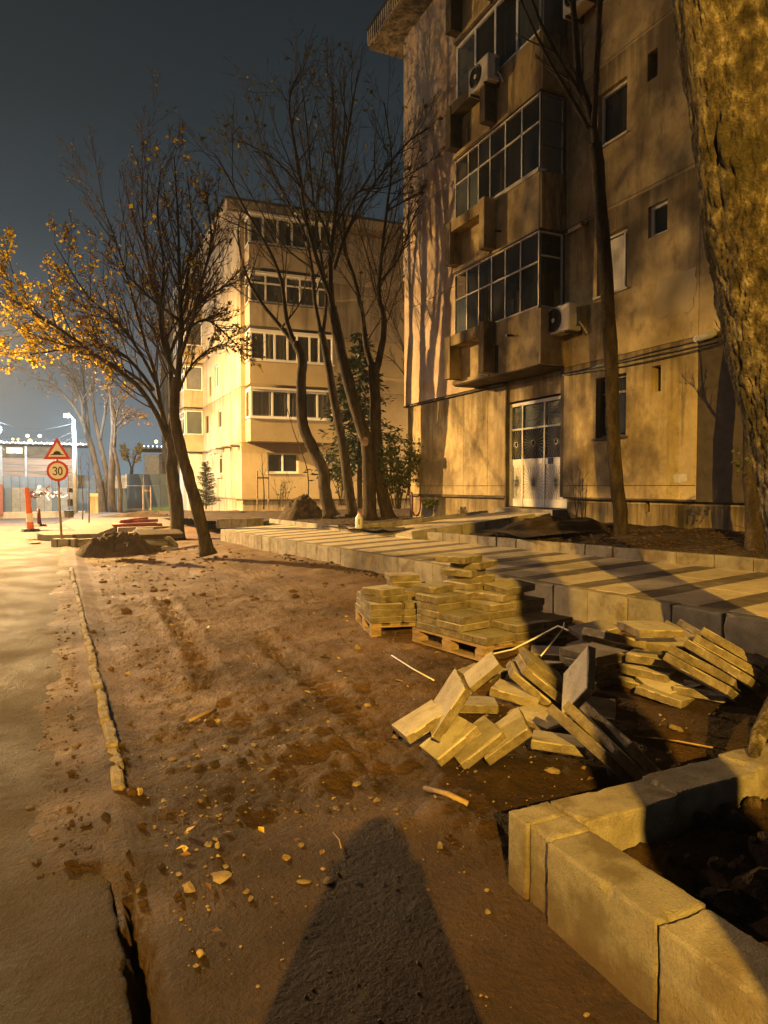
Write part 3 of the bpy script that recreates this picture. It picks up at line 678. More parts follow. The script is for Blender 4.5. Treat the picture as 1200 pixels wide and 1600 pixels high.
# white-ish render skim lines
mb = MB(); FR.box(mb, (yD+.02, 1.56, -.01), (yC-.03, 1.572, .006)); mb.build('render_line', joint, bh)
mb = MB(); FR.box(mb, (13.31, 1.56, -.06), (yA-.2, 1.572, -.043)); mb.build('render_line', joint, bh)
# corner pier and the ledge beneath the first floor on the left
mb = MB(); FR.box(mb, (yA-.10, 3.9, -2.5), (yA+.02, 14.5, -.004)); FR.box(mb, (yA-.02, 3.55, -1.2), (yA+.10, 6.4, -.2)); mb.build('corner_pier', plaster_p, bh)
mb = MB(); FR.box(mb, (13.28, 3.87, -.1), (yA+.03, 3.905, .03)); mb.build('string_course', sooty, bh)
# patch of fresh render and missing render
def blob(y, z, ry, rz, m, nm, seed, off=.006, n=26):
    r = random.Random(seed); mb = MB(); pts = []
    for i in range(n):
        a = 2*math.pi*i/n; k = 1+r.uniform(-.14, .14)
        ca, sa = math.cos(a), math.sin(a); k2 = 1/max(abs(ca), abs(sa))**.6
        pts.append((y+ca*ry*k*k2, z+sa*rz*k*k2))
    vs = [(BX-off, p[0], p[1]) for p in pts]+[(BX+.01, p[0]*1.0, p[1]) for p in pts]
    mb.add(vs, [tuple(range(n))]+[(i, i+n, (i+1) % n+n, (i+1) % n) for i in range(n)]); mb.build(nm, m, bh)
patch_m = M('fresh_render', [(.34,.27,.155), (.40,.325,.20)], scale=1.5, rough=.9, bump=.2, bscale=12, stains=[(2., (1, 1, .5), .58, .75, (.27,.2,.11), .6)])
blob(8.42, 4.72, .42, .36, patch_m, 'plaster_patch', 3); blob(8.25, 1.68, .14, .07, whitepaint, 'bare_patch', 5)
# windows of the staircase and kitchen column
for i, h in enumerate(big):
    if i == 1: window(FR, bh, *h, .16, (1, 4), (1,), .045, pvc, None, sill=whitepaint, gmix=[glass_b, whitepaint])
    elif i == 0: window(FR, bh, *h, .17, (1, 1), (3, 1), .05, metal_d, glass_d, sill=sooty)
    else: window(FR, bh, *h, .14, (1,), (1,), .05, whitepaint, glass_d, cur=[(.1, .9)], sill=whitepaint)
    window(FR, bh, *big2[i], .14, (1, 1), (1,), .05, whitepaint, glass_d, sill=whitepaint)
for i, h in enumerate(sml):
    if i in (1, 3): window(FR, bh, *h, .12, (1,), (1,), .05, pvc, glass_d, sill=None)
    else:
        mb = MB(); FR.box(mb, (h[0]-.05, h[2]-.05, -.5), (h[1]+.05, h[3]+.05, -.3)); mb.build('vent_opening', room, bh)
mb = MB(); FR.box(mb, (8.9, 1.0, -.5), (9.2, 1.35, -.4)); mb.build('vent_opening', room, bh)
# little pipe across the wall beside the second balcony and the hooded lamp
mb = MB(); mb.tube([(BX-.07, 11.08, 6.56), (BX-.07, 10.52, 6.58)], .035, 8); mb.build('wall_bracket_pipe', whitepaint, bh)
for yy in (11.03, 10.56): MB().tube([(BX+.02, yy, 6.57), (BX-.12, yy, 6.57)], .045, 8).build('bracket', sooty, bh)
wl = thing('wall_lamp', 'small unlit glass wall lamp fixed to the house wall on the cable run', 'wall lamp', (BX-.05, 7.9, 3.88))
mb = MB(); mb.tube([(BX+.01, 7.93, 3.88), (BX-.07, 7.93, 3.88)], .05, 10); mb.tube([(BX-.07, 7.96, 3.885), (BX-.075, 7.75, 3.90)], .012, 6); mb.build('lamp_base', whitepaint, wl)
mb = MB(); mb.tube([(BX-.08, 7.91, 3.875), (BX-.085, 7.82, 3.875), (BX-.085, 7.62, 3.885), (BX-.08, 7.54, 3.89)], [.03, .06, .055, .025], 10); mb.build('lamp_glass', glass('milky_lamp_glass', (.25,.25,.22), .1), wl, smooth=True)
cb = thing('wall_cable', 'dark cable bundle sagging along the house wall above the ground floor', 'cable', (BX-.03, 9, 3.8))
for k in range(3):
    mb = MB(); pts = []
    for i in range(25):
        t = i/24; pts.append((BX-.03-.012*k, 11.15-t*7.5, 3.80+.05*math.sin(t*6+k)+.10*t-.04*math.sin(math.pi*((t*2) % 1))-.035*k))
    mb.tube(pts, .012, 5); mb.build('cable', black, cb)
# ------------------------------------------------ balconies
BF = 8.56; y0b, y1b = 11.25, 14.50; dB = BX-BF
BFR = Frame((BF, 0, 0), (0, 1, 0), (0, 0, 1), (-1, 0, 0)); BSD = Frame((0, y0b, 0), (1, 0, 0), (0, 0, 1), (0, -1, 0))
zb = [3.97, 6.63, 9.31, 11.97]; zp = [5.10, 7.74, 10.42, 13.08]; zt = [6.60, 9.27, 11.94, 14.5]
for k in range(4):
    a, p_, t_ = zb[k], zp[k], zt[k]
    mb = MB(); BFR.box(mb, (y0b, a-.02, -1.95), (y1b, a+.12, -.012)); mb.build('balcony_slab', sooty, bh)
    mb = MB(); mb.obox(BFR.o, BFR.u, BFR.v, BFR.n, (y0b, a, -.10), (12.70, p_, 0)); mb.build('balcony_parapet', plaster if k < 2 else plaster_s, bh)
    mb = MB(); BFR.box(mb, (12.72, a, -.10), (y1b, p_-.18, -.01)); mb.build('balcony_parapet', plaster if k < 2 else plaster_s, bh)
    mb = MB(); BFR.box(mb, (y0b-.09, a+.002, -dB-.01), (y0b-.002, p_-.03, -.004)); mb.build('balcony_side_wall', plaster_s if k != 0 else plaster, bh)
    # flower niche: two fins and a beam standing proud of the parapet
    mb = MB(); BFR.box(mb, (12.74, a+.05, -.02), (12.94, p_+.02, .30)); mb.build('niche_fin', plaster_s if k < 2 else sooty, bh)
    mb = MB(); BFR.box(mb, (14.18, a+.12, -.02), (14.42, p_-.05, .30)); mb.build('niche_fin', plaster_s if k < 2 else sooty, bh)
    mb = MB(); BFR.box(mb, (12.943, p_-.27, -.02), (14.42, p_-.03, .285)); mb.build('niche_beam', plaster_s if k < 1 else (plaster_s if k == 1 else sooty), bh)
    mb = MB(); BFR.box(mb, (12.95, a+.01, -.02), (14.5, a+.10, .035)); mb.build('niche_sill', plaster, bh)
    # loggia side wall, back wall and inner wall
    mb = MB(); mb.box((BX+.02, y1b, a+.1), (BX+1.3, y1b+.06, t_)); mb.box((BX+.02, y0b-.06, a+.1), (BX+1.3, y0b, t_)); mb.box((BX+1.28, y0b, a+.1), (BX+1.33, y1b, t_)); mb.build('loggia_wall', curtain if k == 1 else cream_old, bh)
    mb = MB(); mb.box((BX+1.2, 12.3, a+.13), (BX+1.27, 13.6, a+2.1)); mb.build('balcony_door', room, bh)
# things kept in the loggias: curtains, a cupboard, boxes, a drying line
def drape(y0, y1, z0, z1, x, m):
    mb = MB(); n = int((y1-y0)*22)+2; p = [(x+.03*math.sin(i*1.9)+random.uniform(-.01, .01), y0+(y1-y0)*i/n) for i in range(n+1)]
    for a, b in zip(p[:-1], p[1:]): mb.quad((a[0], a[1], z0), (b[0], b[1], z0), (b[0], b[1], z1), (a[0], a[1], z1))
    mb.build('curtain', m, bh, smooth=True)
drape(13.3, 14.4, zp[0]-.1, zt[0]-.05, BF+.28, curtain); drape(11.35, 11.8, zp[0]-.4, zt[0]-.05, BF+.3, curtain)
drape(12.4, 13.1, zp[1]+.02, zt[1]-.3, BF+.35, curtain); drape(13.9, 14.45, zp[1]-.2, zt[1]-.05, BF+.25, curtain); drape(12.0, 12.9, zp[2], zt[2]-.1, BF+.3, curtain); drape(11.4, 13.9, zp[3], zt[3]-.1, BF+.3, curtain)
for (a_, b_, c_, d_, m_) in ((12.1, 12.75, zb[0]+.13, zp[0]+.75, cream_old), (13.2, 13.8, zb[1]+.13, zp[1]+.55, whitepaint), (11.4, 12.0, zb[1]+.13, zp[1]+.35, wood), (12.85, 13.2, zp[0]+.3, zp[0]+.62, whitepaint), (11.9, 12.3, zb[2]+.13, zp[2]+.5, wood)):
    mb = MB(); mb.box((BF+.55, a_, c_), (BF+.95, b_, d_)); mb.build('cupboard', m_, bh)
# glazing of the four balconies
window(BFR, bh, y0b, y1b, zp[0]+.01, zt[0], .07, (1.05, .95, .92, .9, .9, .9), (1.5, 1), .028, whitepaint, None, mull=.032, back=False, gmix=[glass_d]*5+[glass_b]+[glass_d]*6, name='balcony_glazing')
window(BSD, bh, BF+.03, BX, zp[0]+.01, zt[0], .05, (1,), (2.2, 1), .03, whitepaint, glass_d, mull=.03, back=False, name='balcony_glazing')
window(BFR, bh, y0b, y1b, zp[1]+.06, zt[1], .07, (1, 1, 1, .8, .75, .95), (1.7, 1), .03, whitepaint, None, mull=.034, back=False, gmix=[glass_d, glass_d, glass_d, glass_d, glass_b, glass_b]+[glass_d]*6, name='balcony_glazing')
mb = MB(); BFR.box(mb, (y0b-.02, zp[1]-.02, -.16), (12.72, zp[1]+.06, .04)); mb.build('balcony_sill', whitepaint, bh)
window(BSD, bh, BF+.03, BX, zp[1]+.01, zt[1], .05, (1,), (1, 1, .9), .03, metal_g, None, mull=.03, back=False, gmix=[metal_g, metal_g, metal_g], name='balcony_glazing')
window(BFR, bh, y0b, y1b, zp[2]+.02, zt[2], .09, (.95, 1, 1, .95), (1,), .07, pvc, None, mull=.07, back=False, gmix=[glass_b, glass_d, glass_d, glass_b], name='balcony_glazing')
window(BSD, bh, BF+.03, BX, zp[2]+.01, zt[2], .05, (1, 1), (1,), .03, metal_g, None, mull=.02, back=False, gmix=[metal_g, metal_g], name='balcony_glazing')
window(BFR, bh, y0b, y1b, zp[3]+.02, zt[3], .09, (1, 1, 1, 1), (1,), .05, whitepaint, glass_d, mull=.05, back=False, name='balcony_glazing')
mb = MB()
for (yy, zz) in ((12.1, 4.7), (12.55, 7.0)): mb.tube([(BF+.02, yy, zz), (BF-.16, yy, zz-.01)], .025, 7)
mb.build('drain_spout', black, bh)
mb = MB(); BFR.box(mb, (12.62, 4.0, -.02), (12.70, 4.6, .018)); mb.build('drain_channel', black, bh)
# roof eave with ribbed fascia
mb = MB(); mb.box((BX-.72, yF, 14.55), (BX+9, yA+.95, 14.66)); mb.build('roof_slab', plaster_s, bh)
mb = MB(); mb.box((BX-.74, yF, 14.663), (BX+9, yA+.97, 15.08)); mb.build('fascia', cream_old, bh)
mb = MB()
for i in range(120): 
    y = yA+.9-i*.14
    if y < yF: break
    mb.box((BX-.765, y, 14.68), (BX-.741, y+.06, 15.06))
for i in range(9): mb.box((BX-.70+i*.14, yA+.971, 14.68), (BX-.64+i*.14, yA+.995, 15.06))
mb.build('fascia_rib', cream_old, bh)
mb = MB(); mb.box((BX-.80, yF, 15.083), (BX+9, yA+1.02, 15.14)); mb.build('roof_edge', metal_d, bh)
dp_ = thing('downpipe', 'pale thin rain pipe running down the left corner of the near block', 'downpipe', (BX+.05, yA+.08, 8))
mb = MB(); mb.tube([(BX+.05, yA+.09, 14.4), (BX+.05, yA+.09, 7.6)], .04, 8); mb.build('pipe', whitepaint, dp_)
mb = MB()
for z in (14.0, 11.2, 9.0, 7.7): mb.box((BX-.02, yA-.01, z), (BX+.12, yA+.15, z+.05))
mb.build('pipe_clamp', sooty, dp_)
# ------------------------------------------------ air conditioners
def fan_unit(label, y, z, face, yw=.80, h=.55, d=.30, wallx=BX, gap=.10):
    t = thing('air_conditioner', label, 'air conditioner', (wallx, y, z), 'air conditioning units on the near house')
    x1 = wallx-gap; x0 = x1-d
    mb = MB(); vs, fs = bev(d, yw, h, .02, 0); mb.add([(v[0]+(x0+x1)/2, v[1]+y, v[2]+z) for v in vs], fs); mb.build('casing', ac_white, t)
    cy = y+.09; mb = MB(); ring = [(x0-.012, cy+.215*math.cos(a), z+.215*math.sin(a)) for a in np.linspace(0, 2*math.pi, 25)]
    mb.tube(ring, .014, 6, False)
    for rr in (.05, .10, .15, .19): mb.tube([(x0-.012, cy+rr*math.cos(a), z+rr*math.sin(a)) for a in np.linspace(0, 2*math.pi, 19)], .004, 4, False)
    for a in np.linspace(0, 2*math.pi, 13)[:-1]: mb.tube([(x0-.012, cy+.03*math.cos(a), z+.03*math.sin(a)), (x0-.012, cy+.21*math.cos(a), z+.21*math.sin(a))], .004, 4)
    mb.build('fan_guard', metal_d, t)
    mb = MB(); n = 28; c = [(x0-.003, cy+.21*math.cos(2*math.pi*i/n), z+.21*math.sin(2*math.pi*i/n)) for i in range(n)]; mb.add(c, [tuple(range(n))[::-1]]); mb.build('fan_opening', black, t)
    mb = MB(); n = 14; c = [(x0-.02, cy+.045*math.cos(2*math.pi*i/n), z+.045*math.sin(2*math.pi*i/n)) for i in range(n)]; mb.add(c+[(v[0]+.02, v[1], v[2]) for v in c], [tuple(range(n))[::-1]]+[(i, (i+1) % n, (i+1) % n+n, i+n) for i in range(n)]); mb.build('fan_hub', ac_white, t)
    mb = MB(); mb.box((x0+.13, y-yw/2-.008, z-.14), (x0+.20, y-yw/2-.001, z+.06)); mb.build('rating_plate', pvc, t)
    mb = MB(); mb.box((x0+.17, y-yw/2-.03, z-.18), (x0+.27, y-yw/2-.002, z+.18)); mb.build('valve_cover', metal_g, t)
    for s in (-1, 1):
        mb = MB(); yy = y+s*yw*.34; mb.box((x0-.02, yy-.02, z-h/2-.045), (wallx+.02, yy+.02, z-h/2-.005)); mb.box((wallx-.04, yy-.021, z-h/2-.05), (wallx+.03, yy+.021, z-.05)); mb.build('bracket', metal_d, t)
    mb = MB(); mb.tube([(x0+.22, y-yw/2-.02, z-.1), (x0+.24, y-yw/2-.1, z-.2), (wallx-.06, y-yw/2-.1, z-.32), (wallx+.05, y-yw/2-.05, z-.3)], .018, 6); mb.build('hose', whitepaint, t)
    return t
fan_unit('yellowed air conditioner on the wall right of the lowest glazed balcony', 10.93, 4.80, 0, .74, .52)
fan_unit('air conditioner at the top edge, high on the wall beside the slender tree', 10.45, 10.75, 0, .80, .58)
fan_unit('grimy air conditioner hung on the sooty third-floor balcony front', 12.92, 10.38, 0, .78, .56, wallx=BF, gap=.06)
# ------------------------------------------------ entrance door
er = thing('entrance_door', 'white metal and glass entrance doors with sunburst grilles under the lowest balcony', 'door', (BX+.35, 12.1, 1.1))
DFR = Frame((BX+.17, 0, 0), (0, 1, 0), (0, 0, 1), (-1, 0, 0))
dx0, dx1, dz0, dz1 = 11.22, 13.22, 1.10, 3.40
ym = [11.22, 11.98, 12.76, 13.22]; zr = [1.10, 1.28, 2.02, 2.16, 2.83, 3.38]
mb = MB()
for yy in ym: DFR.box(mb, (yy-.022, dz0, -.03), (yy+.022, dz1, .03))
DFR.box(mb, (dx0, dz1-.05, -.034), (dx1, dz1+.02, .036)); DFR.box(mb, (dx0, 2.81, -.033), (dx1, 2.85, .033)); mb.build('door_frame', whitepaint, er)
for i in range(3):
    a, b = ym[i]+.025, ym[i+1]-.025; lf = None
    mb = MB(); DFR.box(mb, (a, zr[0], -.02), (b, zr[1], .02)); DFR.box(mb, (a, zr[1]+.002, -.012), (b, zr[2], .006)); DFR.box(mb, (a, zr[2]+.002, -.02), (b, zr[3], .022)); lf = mb.build('door_leaf' if i < 2 else 'side_light', whitepaint, er)
    mb = MB(); DFR.box(mb, (a, zr[3]+.01, -.01), (b, zr[4]-.02, -.004)); mb.build('pane', glass_d, lf)
    for (zc, rx, rz, hub) in (((zr[1]+zr[2])/2-.02, (b-a)/2-.01, (zr[2]-zr[1])/2-.02, 0), ((zr[3]+zr[4])/2, (b-a)/2-.01, (zr[4]-zr[3])/2-.02, 1)):
        mb = MB(); yc = (a+b)/2; n = 28
        for q in range(n):
            an = 2*math.pi*(q+.5)/n; c, s = math.cos(an), math.sin(an); k = min(rx/max(abs(c), 1e-4), rz/max(abs(s), 1e-4)); r0 = .055 if hub else .02
            mb.tube([DFR.o+DFR.u*(yc+c*r0)+DFR.v*(zc+s*r0)+DFR.n*.022, DFR.o+DFR.u*(yc+c*k)+DFR.v*(zc+s*k)+DFR.n*.022], .0055, 4)
        if hub: mb.tube([DFR.o+DFR.u*(yc+.05*math.cos(t))+DFR.v*(zc+.065*math.sin(t))+DFR.n*.022 for t in np.linspace(0, 2*math.pi, 17)], .009, 5, False)
        mb.build('sunburst_grille', pole_m if hub else metal_g, lf)
for (a, b) in ((ym[0]+.025, ym[2]-.025), (ym[2]+.025, ym[3]-.025)):
    mb = MB(); DFR.box(mb, (a, 2.86, -.012), (b, 3.33, -.005)); tp = mb.build('transom_pane', glass_b, er)
    mb = MB(); yc, zc = (a+b)/2, 3.09
    for q in range(22):
        an = 2*math.pi*(q+.5)/22; c, s = math.cos(an), math.sin(an); k = min(((b-a)/2)/max(abs(c), 1e-4), .22/max(abs(s), 1e-4))*(1 if q % 2 else .75)
        mb.tube([DFR.o+DFR.u*(yc+c*.02)+DFR.v*(zc+s*.02)+DFR.n*.014, DFR.o+DFR.u*(yc+c*k)+DFR.v*(zc+s*k)+DFR.n*.014], .005, 4)
    mb.build('sunburst_grille', pole_m, tp)
mb = MB(); DFR.box(mb, (11.70, 2.03, .02), (11.83, 2.15, .045)); mb.build('lock_box', black, er)
mb = MB(); DFR.box(mb, (11.30, 2.05, .022), (11.44, 2.13, .028)); DFR.box(mb, (12.05, 2.05, .022), (12.17, 2.14, .028)); mb.build('paper_notice', pvc, er)
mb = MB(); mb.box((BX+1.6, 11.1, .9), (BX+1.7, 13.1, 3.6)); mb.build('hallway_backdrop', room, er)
mb = MB(); mb.box((BX-.25, 11.2, .9), (BX+.9, 13.26, 1.075)); mb.build('door_step', concrete, er)
# ---------------------------------------------------------------- the far house
c4, s4 = math.cos(R(3.0)), math.sin(R(3.0))
LO = Vector((7.89, 33.6, 0)); U2 = Vector((c4, -s4, 0)); N2 = Vector((-s4, -c4, 0)); V2 = Vector((0, 0, 1))
lb = thing('apartment_building', 'cream five-storey block of flats in the distance with white framed balconies', 'building', (12, 38, .4))
LF = Frame(LO, U2, V2, N2); LS = Frame(LO, (0, 1, 0), V2, (-1, 0, 0))
zl = [3.70, 6.42, 9.14, 11.86, 14.45]
hol_f = [(1.25, 2.85, 2.22, 3.22), (4.25, 4.85, 2.75, 3.28)]
def ys(px, py): return PX(px, py, 7.89).y-33.6, PX(px, py, 7.89).z
hs = []
for (xa, ya, xb, yb) in ((346, 639, 337, 671), (344, 566, 336, 606), (347, 714, 341, 741), (338, 710, 329, 735), (330, 588, 327, 620), (326, 649, 321, 678), (342, 493, 335, 522)):
    y_a, z_a = ys(xa, ya); y_b, z_b = ys(xb, yb); hs.append((y_a, y_b, min(z_a, z_b), max(z_a, z_b)))
for k in range(5):
    z0 = .9 if k == 0 else zl[k-1]; z1 = zl[k]
    mb = MB(); holed(mb, LO, U2, V2, N2, (.006, 9.8), (z0+.008, z1-.008), [h for h in hol_f if z0 < (h[2]+h[3])/2 < z1], .16); mb.build('wall_panel', cream if k < 3 else cream_old, lb)
    for (a, b) in ((.006, 5.5), (5.512, 12.0), (12.012, 30.)):
        mb = MB(); holed(mb, LO, LS.u, V2, LS.n, (a, b), (z0+.008, z1-.008), [h for h in hs if z0 < (h[2]+h[3])/2 < z1 and a < (h[0]+h[1])/2 < b], .16); mb.build('wall_panel', cream_old if k > 0 else cream_old, lb)
mb = MB(); mb.obox(LO, U2, Vector((0, 1, 0)), V2, (.10, .10, .0), (9.8, 30, 14.4)); mb.build('core', joint, lb)
mb = MB(); mb.obox(LO, U2, V2, N2, (.08, -.5, -.5), (9.8, .9, -.06)); mb.obox(LO, Vector((0, 1, 0)), V2, Vector((-1, 0, 0)), (.06, -.5, -.4), (30, .9, -.06)); mb.build('plinth', cream_old, lb)
mb = MB(); mb.obox(LO, U2, V2, N2, (-.25, .86, -.05), (9.8, .90, .015)); mb.build('plinth_ledge', sooty, lb)
mb = MB(); mb.obox(LO, U2, Vector((0, 1, 0)), V2, (-.75, -.75, 14.45), (10.5, 31, 14.58)); mb.build('roof_slab', cream_old, lb)
mb = MB(); mb.obox(LO, U2, Vector((0, 1, 0)), V2, (-.78, -.78, 14.583), (10.5, 31, 15.0)); mb.build('fascia', cream_old, lb)
mb = MB(); mb.obox(LO, U2, Vector((0, 1, 0)), V2, (-.85, -.85, 15.003), (10.6, 31.1, 15.10)); mb.build('roof_edge', metal_d, lb)
mb = MB()
for i in range(40): mb.obox(LO, U2, V2, N2, (-.6+i*.27, 14.62, .782), (-.5+i*.27, 14.98, .80))
mb.build('fascia_rib', cream_old, lb)
bu0, bu1, bd = .22, 4.35, 1.15
BF2 = Frame(LO+N2*bd, U2, V2, N2); BS2 = Frame(LO+U2*bu0, N2, V2, -U2)
styles = [((1.2, 1, 1, .8, .9), (1,), .09, pvc, cream), ((1, .75, 1, .75, 1, .75, 1), (1,), .08, pvc, cream), ((.7, 1, .7, .9, .7), (2.3, 1), .07, whitepaint, cream_old), ((.8, 1, 1, 1, 1, .8), (1,), .09, whitepaint, cream_old)]
for k in range(4):
    a = zl[k]; p_ = a+1.06; t_ = a+2.46; cols, rows, fw_, fm, pm = styles[k]
    mb = MB(); mb.obox(LO, U2, V2, N2, (bu0, a, 0), (bu1, a+.12, bd-.01)); mb.build('balcony_slab', sooty if k > 1 else cream, lb)
    mb = MB(); BF2.box(mb, (bu0, a+.002, -.08), (bu1, p_, 0)); mb.obox(LO, U2, V2, N2, (bu0, a+.002, 0), (bu0+.08, p_, bd-.082)); mb.build('balcony_parapet', pm, lb)
    mb = MB(); BF2.box(mb, (bu0-.05, p_+.002, -.1), (bu1+.05, p_+.05, .05)); mb.build('balcony_sill', fm if k < 2 else sooty, lb)
    window(BF2, lb, bu0+.02, bu1-.02, p_+.06, t_, .09, cols, rows, fw_, fm, glass_c, cur=[(.0, .46), (.52, 1.)] if k != 2 else [(.14, .48), (.6, 1)], mull=fw_*1.1, name='balcony_glazing', back=False)
    window(BS2, lb, .05, bd-.1, p_+.06, t_, .03, (1,), rows, fw_, fm, glass_d, mull=.05, back=False, name='balcony_glazing')
    mb = MB(); mb.obox(LO, U2, V2, N2, (bu0, t_+.002, 0), (bu1, t_+.10, bd+.06)); mb.build('balcony_canopy', fm if k < 3 else whitepaint, lb)
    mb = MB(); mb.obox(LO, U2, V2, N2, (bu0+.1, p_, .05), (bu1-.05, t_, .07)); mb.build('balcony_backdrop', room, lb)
window(LF, lb, *hol_f[0], .12, (1, 1), (1,), .08, pvc, glass_c, cur=[(.5, 1)], mull=.09, sill=pvc, back=True)
window(LF, lb, *hol_f[1], .12, (1,), (1,), .06, pvc, glass_d, back=True)
for i, h in enumerate(hs):
    window(LS, lb, *h, .12, (1,), (1,), .06, pvc if i not in (4, 5) else sooty, glass_d if i not in (4, 5) else room, back=True)
mb = MB()   # window bars at the ground floor
for i in (2, 3):
    h = hs[i]
    for t in np.linspace(h[0]-.1, h[1]+.1, 6): mb.tube([LO+Vector((-.18, t, h[2]-.2)), LO+Vector((-.18, t, h[3]+.15))], .022, 5)
    for z in (h[2]-.15, h[3]+.1): mb.tube([LO+Vector((-.18, h[0]-.15, z)), LO+Vector((-.18, h[1]+.15, z))], .022, 5)
mb.build('window_bars', whitepaint, lb)
mb = MB()
for (px_, py_) in ((374, 697), (361, 699), (350, 701), (329, 707)):
    q = PX(px_, py_, 7.89); mb.box((7.45, q.y-.12, q.z-.05), (7.9, q.y+.12, q.z+.04))
mb.build('concrete_bracket', sooty, lb)
# enclosed bays of the side face further up the street
ya, _ = ys(318, 700)
byA = 33.6+max(ya, 8.)
for k in range(4):
    a = zl[k]; p_ = a+1.0; t_ = a+2.5
    q0 = byA; q1 = byA+4.2; xo = 7.89-1.15
    mb = MB(); mb.box((xo, q0, a), (7.88, q1, a+.1)); mb.box((xo, q0, a+.102), (xo+.08, q1, p_)); mb.box((xo+.083, q0, a+.102), (7.88, q0+.08, p_)); mb.build('bay_parapet', cream_old, lb)
    f1 = Frame((xo, q0, 0), (0, 1, 0), V2, (-1, 0, 0)); f2 = Frame((xo, q0, 0), (1, 0, 0), V2, (0, -1, 0))
    window(f1, lb, .02, 4.15, p_+.02, t_, .05, (1, 1, 1, 1, 1), (2.4, 1), .07, pvc, glass_b, mull=.07, back=False, name='bay_glazing')
    window(f2, lb, .09, 1.13, p_+.02, t_, .05, (1,), (1,), .07, pvc if k else whitepaint, [glass_b, metal_g, glass_d, glass_b][k], mull=.07, back=False, name='bay_glazing')
    mb = MB(); mb.box((xo-.03, q0-.03, t_+.003), (7.88, q1, t_+.12)); mb.build('bay_roof', cream_old, lb)
mb = MB(); mb.box((7.0, byA+.4, -.3), (7.88, byA+3.8, 3.65)); mb.build('bay_base', whitepaint, lb)
# ================================================================== STREET LAMPS (the two that light the place stand outside the picture)
def street_lamp(label, x, y, z0, h, aim, col, power, arm=1.4, cone=165, rad=.10, emission=60., bowl=0, blend=.4, tilt=None, shield=False):
    t = thing('street_lamp', label, 'street lamp', (x, y, z0), 'street lamps')
    a = Vector((aim[0], aim[1], 0)).normalized()
    mb = MB(); mb.tube([(x, y, z0), (x, y, z0+h*.5), (x, y, z0+h)], [.09, .075, .05], 12); mb.build('pole', pole_m, t, smooth=True)
    top = Vector((x, y, z0+h)); e = top+a*arm+Vector((0, 0, .22))
    mb = MB(); mb.tube([top-Vector((0, 0, .05)), top+a*.15+Vector((0, 0, .12)), e], .035, 8); mb.build('arm', pole_m, t, smooth=True)
    s = Vector((a.y, -a.x, 0)); mb = MB()
    mb.obox(e, a, s, Vector((0, 0, 1)), (-.05, -.12, -.02), (.5, .12, .10)); hd = mb.build('lamp_head', metal_g, t)
    mb = MB(); mb.obox(e, a, s, Vector((0, 0, 1)), (.05, -.09, -.035), (.42, .09, -.023)); mb.build('lens', emit('lit_lens', col, emission), hd)
    ld = bpy.data.lights.new('lamp_light', 'SPOT' if cone else 'POINT'); ld.energy = power; ld.color = col; ld.shadow_soft_size = rad
    if cone: ld.spot_size = R(cone); ld.spot_blend = blend
    if bowl:
        l2 = bpy.data.lights.new('bowl_light', 'POINT'); l2.energy = bowl; l2.color = col; l2.shadow_soft_size = rad
        lo = bpy.data.objects.new('bowl_light', l2); COL.objects.link(lo); lo.location = e+a*.24-Vector((0, 0, .18)); adopt(lo, t)
    lo = bpy.data.objects.new('lamp_light', ld); COL.objects.link(lo); lo.location = e+a*.24-Vector((0, 0, .16))
    if shield:      # an added, unseen plate blocks the light towards the yard up the street
        c = lo.location; mb = MB(); mb.box((c.x-.6, c.y+.12, c.z-.22), (c.x+.07, c.y+.135, c.z+.16)); mb.build('spill_blocker', metal_d, hd)
    if tilt: lo.rotation_euler = Vector(tilt).to_track_quat('-Z', 'Y').to_euler()
    adopt(lo, t); return t
cN, pN = SODIUM['near']; cS, pS = SODIUM['street']
street_lamp('street lamp behind the photographer', -5.2, -7.6, 0, 5.75, (1, -.1), cN, pN, arm=1.3, rad=.045, cone=178, blend=.15)
street_lamp('street lamp across the road left of the view', -7.0, 32.0, -.2, 8.2, (1, 0), cS, pS*.8, arm=1.6, rad=.12, cone=180, bowl=pS*.16, blend=.5, tilt=(.38, .10, -.92), shield=True)
cG, pG = SODIUM['gap']
street_lamp('street lamp in the yard between the two blocks, hidden by the old house', 24.5, 20.5, .3, 8.0, (-.6, .5), cG, pG, arm=1.2, rad=.12, cone=178, bowl=pG*.3)
cD, pD = SODIUM['side']
street_lamp('street lamp across the road nearer the camera', -11.5, 17.5, 0, 7.6, (1, 0), cD, pD, arm=1.4, rad=.12, cone=178)
